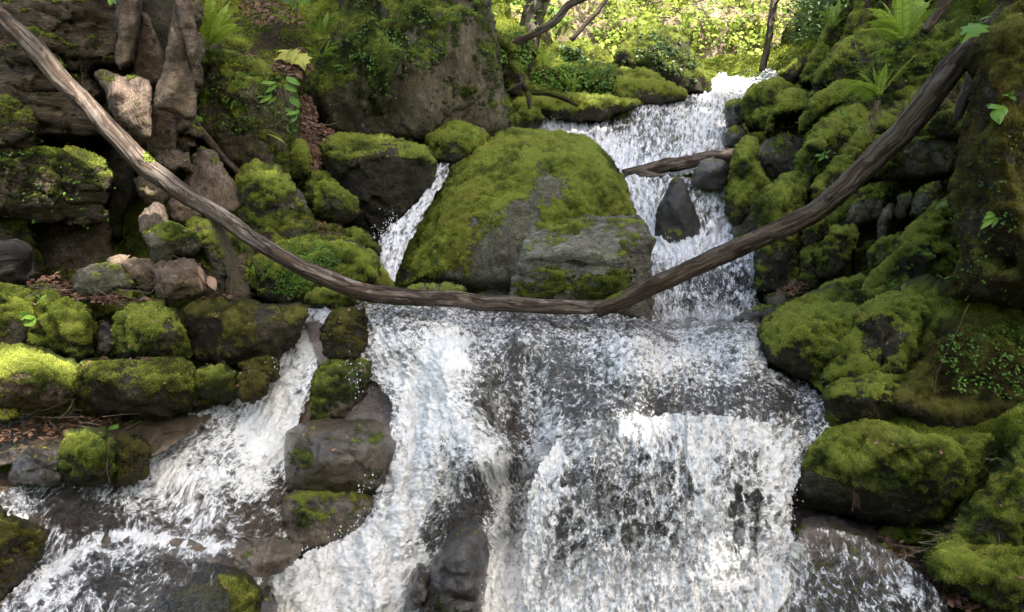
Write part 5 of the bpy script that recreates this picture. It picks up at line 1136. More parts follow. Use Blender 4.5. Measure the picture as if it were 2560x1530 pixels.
R('boulder', 'dim rocky bank between the trunk and the broken branch', 'soil', 6.0, [(2260, 330), (2310, 240), (2390, 150), (2440, 180), (2430, 280), (2400, 340), (2330, 360)], b=.12, T=.8, m=-0.10, ro=.04, tone=-.1)
RS('rock_slab', 'wide flat slab under the slanting trunk with a black gap below it', 'grey', 5.55, [(2186, 440), (2210, 390), (2270, 350), (2360, 335), (2410, 350), (2412, 420), (2360, 436), (2290, 444), (2220, 446)], b=.08, r=16, T=.8, m=-0.16, ro=.022, fac=2, tone=-.15)
RS('rock_slab', 'small slab between the broken branch and the big mossy wall', 'dark', 5.5, [(2340, 290), (2380, 270), (2420, 280), (2420, 345), (2350, 345), (2320, 325)], b=.07, T=.6, m=-0.08, ro=.02, tone=-.15)
R('rock', 'small dark stone close under the slanting trunk in the wall', 'dark', 5.8, [(2004, 600), (2020, 560), (2064, 548), (2066, 590), (2040, 610), (2012, 618)], b=.06, r=10, T=.4, m=0.02, ro=.016, tl=.06, ch=0, jit=1.8)
R('rock', 'narrow upright mossy stone in the wall beside the tall mossy block', 'dark', 5.8, [(1998, 720), (2004, 640), (2020, 604), (2060, 596), (2064, 640), (2052, 720), (2020, 730)], b=.07, r=12, T=.4, m=0.00, ro=.018, tl=.06, ch=0, jit=1.8)
R('rock', 'squarish mossy stone in the middle of the dry stone like wall', 'dark', 5.6, [(2046, 690), (2058, 620), (2080, 572), (2130, 564), (2146, 590), (2120, 660), (2090, 698)], b=.07, r=14, T=.5, m=0.02, ro=.02, fac=2, tl=.06, ch=0, jit=1.8)
R('rock', 'grey flat faced stone wedged below the trunk in the wall', 'grey', 5.7, [(2114, 555), (2130, 510), (2160, 490), (2214, 486), (2208, 545), (2170, 556), (2130, 566)], b=.05, r=10, T=.4, m=-0.48, ro=.014, tl=.06, ch=0, jit=1.8)
R('rock', 'pale pointed stone standing upright in the wall', 'grey', 5.45, [(2192, 560), (2206, 525), (2226, 508), (2236, 520), (2226, 560), (2218, 594), (2196, 592)], inner=[(2212, 545, -.05)], b=.04, r=8, T=.25, m=-0.58, ro=.01, tl=.06, ch=0, jit=1.8)
R('rock', 'thin grey stone beside the pale pointed one', 'grey', 5.6, [(2234, 550), (2246, 490), (2276, 478), (2284, 500), (2266, 545), (2240, 562)], b=.05, r=9, T=.3, m=-0.43, ro=.012, tl=.06, ch=0, jit=1.8)
R('rock', 'large tilted grey green stone at the top of the wall', 'grey', 5.45, [(2274, 535), (2284, 500), (2306, 466), (2346, 456), (2356, 480), (2340, 530), (2300, 545)], inner=[(2310, 490, -.05)], b=.05, r=10, T=.35, m=-0.38, ro=.014, tl=.06, ch=0, jit=1.8)
R('rock', 'brownish mossy stone below the pale pointed one', 'brown', 5.35, [(2170, 665), (2178, 620), (2200, 595), (2240, 590), (2264, 580), (2256, 620), (2232, 665), (2200, 676)], b=.06, r=12, T=.4, m=0.00, ro=.018, tone=-.1, tl=.06, ch=0, jit=1.8)
R('rock', 'dim green stone deep in the dark gap of the wall', 'dark', 5.8, [(2128, 690), (2140, 630), (2170, 605), (2196, 610), (2180, 690), (2150, 700)], b=.07, T=.4, m=-0.03, ro=.018, tone=-.15, tl=.06, ch=0, jit=1.8)
R('rock', 'mossy stone block at the bottom of the wall above the smooth mossy mound', 'dark', 5.25, [(2040, 755), (2056, 715), (2100, 700), (2150, 690), (2172, 705), (2160, 745), (2100, 770), (2050, 775)], b=.08, r=14, T=.4, m=0.14, ro=.02, tl=.06, ch=0, jit=1.8)
R('rock', 'dark mossy stones shadowed below the slab in the wall', 'dark', 5.9, [(2060, 600), (2080, 540), (2120, 500), (2150, 470), (2240, 450), (2400, 440), (2400, 500), (2300, 560), (2150, 640)], b=.08, T=.4, m=-0.18, ro=.03, tone=-.15, tl=.06, ch=0, jit=1.8)
R('boulder', 'sloping apron of moss between the stone wall and the big mossy cliff', 'dark', 4.95, [(2150, 760), (2180, 690), (2230, 640), (2280, 560), (2330, 520), (2410, 480), (2430, 600), (2400, 720), (2320, 740), (2220, 770)], inner=[(2300, 640, -.1)], b=.12, T=.8, m=0.14, ro=.04)
RC('cliff_block', 'big shaggy moss covered cliff filling the edge above the dark overhang', 'darkbrown', 4.1, [(2408, 420), (2428, 280), (2440, 120), (2480, 60), (2560, -60), (2760, -100), (2760, 770), (2560, 765), (2450, 752), (2372, 738), (2378, 690), (2396, 620), (2384, 540)],
  inner=[(2500, 300, -.25), (2480, 560, -.2), (2560, 600, -.3), (2440, 640, -.12), (2480, 690, -.14), (2560, 700, -.22), (2510, 640, -.08), (2540, 655, -.05)], b=.2, T=1.6, m=0.3, ro=.06, edge=7, tone=-0.04, mp=[(2540, 240, 110, -.15)], tsize=1.15, tl=0.0)
R('boulder', 'long continuous mossy rock slope running down beside the main fall', 'dark', 4.2, [(1908, 850, .40), (1920, 800, .42), (1970, 765, .42), (2060, 740, .36), (2160, 735, .26), (2290, 722, .16), (2400, 765, .02), (2560, 790, -.15), (2760, 800, -.3), (2760, 1130, -.45), (2560, 1100, -.3), (2420, 1085, -.20), (2200, 1085, -.18), (2078, 1085, -.20), (2082, 1040, -.14), (2060, 965, .04), (2000, 945, .22), (1930, 915, .36)],
  inner=[(2030, 850, .24), (2100, 900, .12), (2200, 800, .10), (2330, 860, -.04), (2250, 960, -.06), (2150, 1010, -.05), (2350, 1000, -.12), (2480, 950, -.25), (2300, 1060, -.24)], b=.03, r=20, T=.8, m=.22, ro=.05, edge=6.5, pl=0, tl=0.0, tone=-.02, mp=[(2220, 870, 40, -.5), (2300, 1010, 60, -.5), (2080, 960, 30, -.4)])
R('boulder', 'smooth bright green mossy mound beside the lip of the main fall', 'dark', 4.55, [(1904, 872), (1916, 810), (1960, 770), (2020, 745), (2090, 738), (2150, 745), (2200, 770), (2200, 850), (2140, 920), (2060, 945), (1990, 935), (1930, 910)], inner=[(2000, 820, -.2), (2100, 800, -.15), (2080, 880, -.18)], b=.22, r=55, T=.8, m=0.52, ro=.028, tone=0.22, pl=0, mp=[(1960, 915, 55, -.9), (1910, 870, 25, -.6)], edge=5)
R('boulder', 'creased mossy rock with a bare dark face beside the bright mound', 'dark', 4.3, [(2050, 960), (2060, 900), (2130, 800), (2200, 740), (2290, 720), (2370, 745), (2372, 790), (2330, 860), (2290, 930), (2200, 990), (2100, 1000)], inner=[(2180, 780, -.18), (2230, 790, -.08), (2210, 870, -.06), (2250, 880, -.2), (2150, 920, -.12), (2300, 780, -.14)], b=.12, r=30, T=.8, m=0.27, ro=.035, mp=[(2220, 810, 50, -.75), (2180, 860, 40, -.6), (2240, 845, 30, -.5), (2330, 805, 26, -.6)], tone=0.13)
R('boulder', 'broad mossy slope with tiny leaves below the dark overhang', 'darkbrown', 4.05, [(2220, 1010), (2280, 930), (2340, 840), (2390, 780), (2480, 790), (2760, 800), (2760, 1130), (2560, 1110), (2440, 1080), (2320, 1060)], b=.16, T=.9, m=0.25, ro=.05, tone=-0.1, edge=7)
R('boulder', 'mossy shelf beside the fall with a leaning pinkish bare spot', 'dark', 4.1, [(2060, 1080), (2066, 1000), (2090, 950), (2180, 930), (2300, 920), (2350, 945), (2330, 1000), (2240, 1040), (2140, 1075)], inner=[(2150, 990, -.14), (2270, 960, -.06)], b=.14, r=30, T=.7, m=0.24, ro=.035, mp=[(2160, 975, 26, -.8), (2280, 1000, 50, -.6)], tone=0.1)
R('rock_ledge', 'shadowed flat underside ledge between mossy shelves', 'dark', 4.15, [(2200, 1060), (2240, 1010), (2330, 990), (2400, 1000), (2400, 1070), (2300, 1085)], b=.07, T=.5, m=-0.33, ro=.02)
R('boulder', 'bulging mossy rock overhanging the dark undercut beside the fall', 'dark', 3.88, [(1985, 1260), (1996, 1180), (2030, 1110), (2080, 1070), (2180, 1062), (2260, 1068), (2300, 1085), (2420, 1075), (2520, 1060), (2560, 1085), (2500, 1180), (2440, 1260), (2360, 1320), (2240, 1310), (2100, 1275)], inner=[(2080, 1130, -.14), (2130, 1180, -.1), (2260, 1110, -.28), (2330, 1200, -.26), (2220, 1240, -.14), (2440, 1120, -.12), (2060, 1230, -.06), (2330, 1100, -.26)], b=.16, r=36, T=.7, m=0.32, ro=.035, tone=0.05, edge=5,
  mp=[(2020, 1210, 45, -.9), (2060, 1260, 60, -.6), (2200, 1110, 30, -.3), (2380, 1200, 40, -.3)], tl=0.3)
R('rock', 'dark undercut rock face beneath the bulging mossy rock', 'dark', 4.1, [(1960, 1300), (1985, 1250), (2100, 1260), (2250, 1300), (2350, 1320), (2300, 1350), (2120, 1340), (1985, 1320)], b=.05, T=.5, m=-0.58, ro=.02, tl=.06, ch=0, jit=1.8)
R('boulder', 'mossy bank beside dead leaves at the picture edge', 'dark', 3.45, [(2380, 1400), (2400, 1310), (2450, 1240), (2510, 1170), (2580, 1090), (2760, 1060), (2760, 1420), (2560, 1400), (2480, 1420)], b=.16, T=.6, m=0.2, ro=.045, tone=-.08)
R('boulder', 'mossy strip of rock under the bulging rock where dead leaves gather', 'dark', 3.85, [(2180, 1340), (2230, 1310), (2330, 1310), (2370, 1350), (2330, 1385), (2260, 1372)], b=.1, T=.4, m=0.24, ro=.025, tone=-.08)
R('boulder', 'shaggy moss mound above the dead leaves in the lowest corner', 'dark', 3.3, [(2328, 1400), (2350, 1350), (2420, 1340), (2500, 1360), (2580, 1350), (2720, 1380), (2720, 1620), (2540, 1600), (2440, 1500), (2350, 1460)], inner=[(2420, 1410, -.1), (2520, 1450, -.12)], b=.18, T=.5, m=0.34, ro=.035, tone=-.03, tsize=1.2)
R('rock_ledge', 'wet purple grey rock sloping away at the foot of the main fall', 'wetpurple', 3.55, [(1960, 1480), (1972, 1380), (2000, 1325), (2060, 1310), (2150, 1335), (2230, 1370), (2300, 1390), (2360, 1450), (2440, 1560), (2460, 1660), (1900, 1660)], inner=[(2100, 1400, -.06), (2200, 1460, -.14), (2080, 1500, -.14), (2320, 1520, -.1)], b=.1, r=40, T=.6, m=-0.75, ro=.03, edge=5, tone=-.2, mp=[(2160, 1520, 55, 1.1), (2070, 1440, 36, .9), (1990, 1310, 26, 1.0), (2250, 1500, 30, .6)])
# ------------------------------------------------------------------ mossy steps beside the side channel
R('boulder', 'mossy lump at the picture edge below the charred log end', 'dark', 4.55, [(-120, 725), (0, 714), (50, 716), (84, 740), (92, 775), (70, 850), (20, 890), (-120, 890)], b=.2, T=.5, m=0.26, ro=.03, tone=.02, mp=[(30, 840, 40, -.6)])
R('boulder', 'long mossy boulder sloping down from the leafy ledge', 'dark', 4.65, [(56, 722), (100, 712), (160, 740), (232, 782), (242, 830), (232, 890), (190, 905), (150, 885), (66, 862)], inner=[(140, 780, -.12), (190, 820, -.14), (120, 830, -.04)], b=.14, T=.5, m=0.3, ro=.03, mp=[(110, 810, 30, -.5), (210, 880, 40, -.3)], tone=-0.04)
R('rock', 'small mossy topped stone behind the bright cushion of moss', 'dark', 4.85, [(204, 765), (230, 748), (290, 746), (330, 756), (328, 790), (290, 810), (220, 800)], b=.1, T=.35, m=0.13, ro=.02)
R('rock', 'bare dark stone wedged between the mossy boulders', 'wet', 4.7, [(226, 812), (260, 800), (296, 808), (290, 860), (270, 890), (236, 880)], b=.06, T=.35, m=-0.72, ro=.018, fac=2)
R('boulder', 'bright green cushion of moss on a squarish stone', 'dark', 4.5, [(284, 840), (290, 790), (330, 764), (380, 758), (420, 780), (452, 810), (474, 870), (472, 900), (400, 905), (330, 905), (296, 890)], inner=[(340, 800, -.14), (400, 830, -.1), (330, 870, -.1)], b=.14, r=30, T=.45, m=0.25, ro=.025, tone=0.14, mp=[(430, 840, 34, -.7), (440, 790, 30, -.5), (450, 890, 24, .4)])
R('rock_ledge', 'wide dark ledge with a green streak of moss beside the lip of the channel', 'darkbrown', 4.6, [(446, 800), (470, 762), (540, 752), (640, 765), (700, 772), (770, 780), (740, 840), (700, 880), (690, 915), (620, 920), (540, 905), (470, 900), (456, 860)], inner=[(500, 790, -.06), (580, 800, -.12), (640, 860, -.1), (700, 800, -.04), (480, 850, .1)], b=.12, r=30, T=.6, m=0.12, ro=.026, tone=-0.16, tl=0.1, tp=[(580, 840, 34, .35), (570, 890, 36, .25)], mp=[(690, 800, 50, -1.0), (640, 780, 40, -.6)])
R('rock', 'mossy dark stone under the wide dark ledge at the channel edge', 'darkbrown', 4.42, [(600, 905), (660, 890), (700, 905), (690, 950), (640, 965), (604, 945)], b=.08, T=.3, m=0.15, ro=.02, tone=-.12)
R('boulder', 'sunlit yellow green mossy boulder at the picture edge', 'pink', 4.15, [(-120, 880), (0, 860), (60, 866), (130, 890), (186, 930), (188, 985), (150, 1020), (60, 1024), (-120, 1018)], inner=[(60, 910, -.14), (140, 950, -.1)], b=.16, r=34, T=.5, m=0.34, ro=.026, tone=.14, mp=[(20, 950, 40, -.4)])
R('rock_ledge', 'long step with dead leaves on top and moss on its face', 'darkbrown', 4.2, [(190, 985), (192, 930), (220, 905), (300, 902), (400, 898), (470, 905), (490, 940), (494, 1000), (470, 1030), (400, 1046), (300, 1036), (200, 1034)], inner=[(230, 940, -.13), (330, 945, -.16), (440, 945, -.14), (330, 1000, -.16)], b=.07, r=18, T=.5, m=0.22, ro=.022, tone=-0.14, tl=0.05, tp=[(420, 990, 60, .35)], mp=[(330, 912, 70, -.7)], mm='moss')
R('rock', 'small mossy cube of stone at the end of the long step', 'dark', 4.2, [(486, 960), (498, 925), (550, 915), (588, 935), (592, 990), (560, 1005), (500, 995)], inner=[(540, 940, -.08)], b=.07, r=14, T=.35, m=0.15, ro=.018, tone=-0.15, tl=0.1)
R('rock', 'dark brown stone beside the white channel at the end of the long step', 'darkbrown', 4.15, [(592, 940), (640, 925), (672, 945), (664, 985), (630, 1008), (598, 1000)], b=.07, T=.3, m=0.1, ro=.018, tone=-.1)
R('rock_ledge', 'wet brown shelf covered with soaked leaves and a thin film of water', 'wetbrown', 3.95, [(-120, 1060, .3), (60, 1040, .35), (200, 1035, .38), (330, 1040, .4), (480, 1030, .4), (560, 1020, .4), (500, 1060, .2), (430, 1110, .0), (372, 1150, -.1), (280, 1130, -.05), (150, 1110, 0), (20, 1160, -.1), (-120, 1200, -.15)], b=.02, r=12, T=.4, m=-0.9, ro=.012, sm=2, tl=0.0, pl=0)
R('boulder', 'bright mossy tuft of stone at the edge of the soaked leaves', 'dark', 4.0, [(-100, 1030), (0, 1018), (40, 1026), (46, 1046), (10, 1056), (-100, 1060)], b=.08, T=.25, m=0.43, ro=.015, tone=.22)
R('rock', 'black wet stone below the soaked leaves', 'wet', 3.85, [(20, 1190), (50, 1140), (90, 1120), (150, 1118), (156, 1160), (160, 1206), (90, 1208), (30, 1206)], inner=[(80, 1140, -.1)], b=.07, T=.4, m=-0.62, ro=.018)
R('rock', 'mossy cube of stone with a flat wet top beside the thin upright twig', 'dark', 3.8, [(152, 1180), (154, 1110), (176, 1086), (230, 1086), (284, 1100), (284, 1208), (220, 1214), (164, 1210)], inner=[(170, 1120, -.12), (230, 1122, -.14), (278, 1122, -.1), (225, 1170, -.13)], b=.05, r=12, T=.4, m=0.22, ro=.018, mp=[(215, 1100, 26, -.6), (166, 1104, 18, .8), (220, 1160, 45, .4)], tone=-0.18, tl=0.08, tp=[(166, 1104, 22, .4)])
R('rock', 'brown block hung with dark moss beside the spreading channel', 'darkbrown', 3.82, [(278, 1200), (282, 1110), (310, 1094), (346, 1110), (372, 1130), (366, 1190), (340, 1212), (296, 1214)], b=.07, r=14, T=.35, m=0.15, ro=.02, tone=-0.15, tl=0.1)
R('boulder', 'brown tufted stone at the lowest corner of the picture', 'darkbrown', 3.2, [(-120, 1310), (0, 1300), (60, 1320), (110, 1345), (100, 1380), (60, 1440), (10, 1520), (-120, 1640)], b=.12, T=.4, m=-0.17, ro=.03, tone=-.15, tsize=1.3)
R('rock_ledge', 'broad submerged brown rock with a dark moss patch below the foam line', 'slab', 3.42, [(-20, 1640), (60, 1520), (120, 1440), (200, 1390), (260, 1362), (340, 1352), (460, 1372), (560, 1382), (660, 1376), (750, 1385), (700, 1420), (650, 1440), (640, 1500), (600, 1660)], inner=[(300, 1420, -.06), (450, 1440, -.08), (550, 1480, -.14), (200, 1520, -.1), (400, 1560, -.2)], b=.08, r=40, T=.4, m=-0.95, ro=.024, edge=5, tone=-.22, tl=0.35, pl=0, mp=[(535, 1475, 45, 1.0), (590, 1480, 34, .8), (440, 1505, 40, .6), (120, 1400, 30, .5)])
R('rock', 'dark mossy hump rising from the shallow water at the bottom edge', 'darkbrown', 3.1, [(400, 1580), (424, 1510), (470, 1478), (540, 1448), (600, 1446), (648, 1480), (640, 1540), (600, 1600), (500, 1620)], b=.05, T=.3, m=.05, ro=.02, tone=-.1, tl=.7, pl=0, mm='moss')
# ------------------------------------------------------------------ rocks among the falls
R('rock', 'upper mossy pillar of rock between the side channel and the main fall', 'darkbrown', 4.62, [(800, 860), (812, 800), (836, 776), (880, 772), (910, 790), (916, 850), (900, 900), (840, 905), (806, 900)], inner=[(850, 820, -.12)], b=.1, r=20, T=.4, m=-0.05, ro=.022, tone=-0.22, pl=0)
R('rock', 'lower mossy pillar with a bright green edge beside the side channel', 'wetbrown', 4.46, [(752, 1050), (766, 980), (786, 920), (812, 892), (880, 890), (930, 905), (930, 960), (900, 1000), (860, 1040), (800, 1064), (760, 1066)], inner=[(800, 960, -.12), (860, 930, -.1), (850, 1010, -.05)], b=.09, r=20, T=.4, m=0.0, ro=.022, mp=[(790, 970, 28, .6), (775, 1030, 26, .5), (880, 920, 40, -.3)], tone=-0.2, tp=[(785, 985, 34, .35)], pl=0)
R('rock', 'dark wet rock with a mossy corner dripping between the two falls', 'wetbrown', 4.08, [(714, 1220), (716, 1120), (730, 1086), (770, 1064), (860, 1062), (960, 1070), (990, 1110), (980, 1160), (950, 1230), (860, 1236), (760, 1234)], inner=[(760, 1090, -.1), (850, 1100, -.14), (950, 1110, -.1), (780, 1170, -.14), (870, 1180, -.12)], b=.08, r=18, T=.5, m=-0.6, ro=0.016, mp=[(750, 1150, 40, 1.0), (930, 1190, 36, .8), (850, 1180, 40, .3)], tone=-.12, tl=0.12)
R('rock_ledge', 'low dark wet ledge below the dripping rock', 'wetbrown', 3.92, [(708, 1270), (720, 1236), (800, 1232), (900, 1238), (940, 1252), (920, 1290), (880, 1330), (820, 1370), (740, 1390), (720, 1340)], b=.07, T=.4, m=-.5, ro=.022, mp=[(760, 1290, 26, .7)], tone=-.12)
R('rock', 'dark wedge shaped rock standing in the foam of the main fall', 'wet', 3.50, [(1040, 1600), (1060, 1480), (1090, 1400), (1140, 1345), (1184, 1320), (1206, 1340), (1214, 1420), (1206, 1500), (1196, 1640), (1040, 1660)], inner=[(1150, 1380, -.12), (1110, 1480, -.08), (1180, 1480, -.1)], b=.08, r=22, T=.5, m=-0.8, ro=.02, mp=[(1100, 1520, 40, .75)], tone=-.2)
R('rock', 'small black stone poking out of the white water by the wedge shaped rock', 'wet', 3.45, [(1016, 1500), (1024, 1460), (1046, 1428), (1064, 1440), (1072, 1480), (1056, 1520), (1024, 1520)], b=.06, T=.25, m=-.8, ro=.014)
R('rock', 'half drowned dark stone in the foam at the bottom edge', 'wet', 3.3, [(600, 1560), (612, 1500), (640, 1490), (680, 1500), (690, 1530), (660, 1580)], b=.05, T=.25, m=-.6, ro=.014)
# ------------------------------------------------------------------ timber
log('fallen_log', 'long grey weathered log slanting down across the gully and along the lip of the fall', 'log', [(-120, -60, 4.75), (0, 42, 4.8), (90, 126, 4.85), (180, 226, 4.88), (285, 335, 4.9), (380, 425, 4.88), (480, 498, 4.82), (560, 548, 4.74), (640, 600, 4.66), (720, 650, 4.62), (800, 690, 4.62), (900, 728, 4.66), (1020, 740, 4.76), (1150, 752, 4.84), (1300, 760, 4.86), (1430, 768, 4.86), (1530, 766, 4.86)],
    [22, 21, 21, 21, 21, 22, 20, 19, 18, 18, 19, 20, 19, 18, 18, 17, 14], moss=-.75, mpatch=[(360, 410, 40, .55), (980, 730, 40, .3)])
log('fallen_log', 'thick brown trunk slanting up the mossy bank from the end of the grey log', 'logdark', [(1490, 780, 4.84), (1560, 748, 4.82), (1640, 710, 4.78), (1760, 658, 4.7), (1880, 606, 4.62), (1990, 556, 4.55), (2060, 512, 4.5), (2140, 440, 4.48), (2230, 350, 4.42), (2320, 250, 4.35), (2400, 150, 4.3), (2480, 76, 4.2), (2600, -40, 4.1)],
    [15, 19, 21, 22, 22, 23, 24, 26, 27, 28, 28, 28, 29], moss=-.75, mpatch=[(1560, 750, 60, .6), (2010, 550, 50, .45), (1870, 605, 60, .3)])
log('driftwood', 'bleached driftwood log lodged across the upper cascade', 'log', [(1560, 440, 7.7), (1620, 425, 7.7), (1700, 408, 7.75), (1780, 394, 7.8), (1850, 384, 7.9)], [15, 15, 16, 15, 13], moss=-.8)
log('driftwood', 'short stub of driftwood lying under the longer bleached one', 'log', [(1565, 440, 7.5), (1600, 438, 7.45), (1660, 446, 7.4), (1730, 452, 7.4)], [15, 13, 10, 6], moss=-.8)
log('pole', 'thin dark dead pole leaning on the mossy outcrop above the rock pile', 'logdark', [(490, 312, 5.95), (530, 360, 5.9), (570, 405, 5.85), (606, 442, 5.8)], [9, 9, 8, 6], moss=-.9, seg=14)
log('branch', 'broken dead branch hanging beside the slanting trunk with a snapped pale tip', 'logdark', [(2470, 120, 4.6), (2440, 190, 4.6), (2415, 240, 4.6), (2395, 290, 4.58), (2384, 308, 4.58)], [20, 19, 15, 10, 4], moss=-.9, seg=16)
log('branch', 'dark branch rising behind the big fern', 'logdark', [(2310, 80, 6.2), (2340, 40, 6.2), (2380, -20, 6.2), (2420, -90, 6.2)], [10, 11, 12, 13], moss=-.9, seg=14)
log('log_stump', 'charred rotten log end poking in at the picture edge', 'char', [(-140, 660, 4.9), (-40, 655, 4.8), (20, 648, 4.75), (52, 645, 4.74), (66, 648, 4.74)], [60, 54, 50, 42, 20], moss=-1.0, bark=.22, seg=40)
# hanging roots on the log
def strands(name, label, cat, mat, lines, w=0.0026):
    V = []; Fc = []
    for pts in lines:
        p = np.array([P(*x) for x in pts]); m = len(pts) * 4
        s = np.linspace(0, len(pts) - 1, m); q = np.stack([np.interp(s, np.arange(len(pts)), p[:, k]) for k in range(3)], -1)
        q += np.stack([fbm(np.stack([s * .9 + p[0, 0] * 40, 0 * s + k * 5, 0 * s + p[0, 2] * 30], -1), 2) for k in range(3)], -1) * 0.012
        b_ = len(V)
        for i in range(m):
            ww = w * (1 - .6 * i / m)
            for a in range(4):
                V.append(q[i] + np.array([math.cos(a * 1.571) * ww, math.sin(a * 1.571) * ww, 0]))
        for i in range(m - 1):
            for a in range(4):
                j = b_ + i * 4; Fc.append((j + a, j + (a + 1) % 4, j + 4 + (a + 1) % 4, j + 4 + a))
    o = mesh_obj(name, np.array(V), np.array(Fc), M[mat])
    return tag(o, label, cat)
rs = np.random.default_rng(3); L_ = []
for k in range(34):
    x0 = 505 + rs.uniform(-30, 40); y0 = 518 + (x0 - 505) * .62 + rs.uniform(-6, 8); e = rs.uniform(-1, 1)
    L_.append([(x0, y0, 4.86), (548 + e * 16, 570 + rs.uniform(-10, 10), 4.85), (572 + e * 14, 630, 4.84), (588 + e * 14, 690, 4.83), (592 + e * 26 + rs.uniform(-8, 8), rs.uniform(700, 760), 4.8)])
strands('hanging_root', 'brown bunch of dry roots hanging from the underside of the grey log', 'roots', 'root', L_)
L_ = []
for k in range(9):
    x0 = 470 + k * 14; L_.append([(x0, 505 + k * 7, 4.88), (x0 + 40, 530 + k * 8, 4.86), (x0 + 90, 560 + k * 9, 4.86), (610 + k * 6, 600 + k * 10, 4.84), (625 + k * 5, 650 + k * 6, 4.82)])
strands('dry_root', 'few long dry rootlets trailing under the grey log toward the leafy boulder', 'roots', 'root', L_, 0.0018)
strands('twig', 'arched pale twig bending over the stones at the end of the leafy ledge', 'twig', 'root', [[(400, 650, 4.55), (430, 635, 4.5), (470, 650, 4.48), (520, 690, 4.5), (580, 720, 4.55), (640, 738, 4.6)]], 0.003)
strands('twig', 'thin upright twig standing beside the mossy cube of stone', 'twig', 'stembrown', [[(270, 1095, 3.66), (272, 1150, 3.64), (276, 1210, 3.62)]], 0.003)
strands('twig', 'forked twig lying on the soaked leaves below the sunlit boulder', 'twig', 'stembrown', [[(60, 1036, 3.95), (120, 1022, 3.94), (188, 996, 3.93)], [(150, 1046, 3.92), (170, 1020, 3.93), (188, 998, 3.94)]], 0.006)
strands('twig', 'curled pale twig on the bare face of the creased mossy rock', 'twig', 'root', [[(2198, 812, 4.05), (2215, 806, 4.03), (2225, 815, 4.03), (2212, 840, 4.05)], [(2196, 818, 4.05), (2208, 835, 4.04), (2205, 850, 4.04)]], 0.0025)
strands('grass_blade', 'long dry stalk leaning across the mossy slope below the overhang', 'grass', 'root', [[(2420, 760, 3.75), (2380, 850, 3.75), (2345, 940, 3.78), (2325, 1022, 3.8)]], 0.0016)
strands('twig', 'short crooked twigs in the leaves in front of the chunky brown block', 'twig', 'root', [[(300, 752, 4.5), (345, 745, 4.48), (380, 730, 4.46), (394, 708, 4.5)], [(180, 748, 4.5), (260, 750, 4.45), (330, 762, 4.42), (400, 774, 4.42)]], 0.0035)
strands('dead_stem', 'brown withered stems hanging from the foot of the small fern', 'stems', 'stembrown', [[(2196 + rs.uniform(-6, 6), 252, 6.05), (2190 + rs.uniform(-20, 16), 290, 5.98), (2180 + rs.uniform(-24, 20), 330 + rs.uniform(-10, 20), 5.95)] for k in range(14)], 0.003)
strands('dead_stem', 'brown withered fronds drooping over the dark undercut rock', 'stems', 'stembrown', [[(2160 + rs.uniform(-4, 4), 1150, 3.6), (2150 + rs.uniform(-12, 8), 1200, 3.58), (2140 + rs.uniform(-14, 12), 1250 + rs.uniform(-10, 30), 3.6)] for k in range(22)], 0.003)
# ------------------------------------------------------------------ trees
def tree(label, trunk, rad, limbs, mat='bark', crown=None, moss=-.5, mp=()):
    pts = [P(*x) for x in trunk]
    e = empty('tree', pts[0]); tag(e, label, 'tree')
    log('trunk', label, mat, trunk, rad, seg=20, moss=moss, parent=e, ring=0.04, bark=.06, mpatch=mp)
    for (l, r_) in limbs: log('branch', label + 'b', mat, l, r_, seg=12, moss=moss, parent=e, ring=0.04, bark=.06, mpatch=mp)
    if crown is not None:
        c, sp_, n = crown
        cl_ = c + RNG.normal(size=(14, 3)) * np.array(sp_)
        pos = cl_[RNG.integers(0, 14, n)] + RNG.normal(size=(n, 3)) * .35
        o = leaf_cover('crown', None, (pos, np.tile([0, 0, 1.0], (n, 1))), 'canopy', 0.11, None, None, tri=2)
        o.location = (np.array(o.location) - pts[0]).tolist(); o.parent = e
    return e
tree('slim straight tree standing in front of the sunlit bank above the top cascade', [(1906, 178, 11.9), (1916, 130, 11.9), (1926, 70, 11.9), (1934, 10, 11.9), (1945, -120, 11.9), (1950, -420, 11.9)], [8, 8, 8.5, 8.5, 8.5, 6], [([(1932, 20, 11.9), (1960, -20, 11.7), (2000, -90, 11.6)], [3, 2, 1])], crown=(P(1950, -560, 11.9), (1.2, 1.0, .8), 900))
tree('thick leaning tree trunk behind the mossy forked branch', [(1312, 160, 10.6), (1320, 90, 10.6), (1334, 40, 10.6), (1350, -10, 10.6), (1372, -120, 10.6), (1380, -430, 10.7)], [30, 26, 25, 26, 26, 20], [([(1336, 30, 10.6), (1380, -60, 10.3), (1420, -150, 10.2)], [14, 11, 8])], moss=-.25, crown=(P(1390, -640, 10.8), (1.3, 1.0, .8), 900))
tree('pale thin sapling leaning in front of the bank near the twisted branch', [(1428, 100, 10.4), (1462, 62, 10.4), (1500, 20, 10.4), (1522, -20, 10.4), (1560, -160, 10.5)], [6, 5.5, 5, 5, 4], [([(1462, 62, 10.4), (1448, 20, 10.5), (1470, -40, 10.6)], [2.5, 2, 1.5])])
e = log('mossy_branch', 'twisted moss covered branch forking over the mossy ledge', 'bark', [(1236, 92, 8.4), (1262, 108, 8.35), (1282, 124, 8.3), (1286, 160, 8.3), (1306, 196, 8.25), (1326, 222, 8.2), (1370, 230, 8.2), (1410, 244, 8.2), (1446, 262, 8.2)], [13, 14, 13, 12, 11, 12, 9, 8, 6], moss=.35, seg=16)
f1 = log('fork', 'f', 'bark', [(1272, 116, 8.33), (1310, 96, 8.3), (1350, 76, 8.3), (1390, 48, 8.3), (1420, 14, 8.3), (1460, -4, 8.3), (1500, -20, 8.3)], [10, 9, 9, 9, 8, 7, 6], moss=-.1, seg=14, parent=e)
f2 = log('fork', 'f2', 'bark', [(1322, 222, 8.2), (1322, 250, 8.2), (1326, 272, 8.2)], [8, 6, 4], moss=.3, seg=12, parent=e)
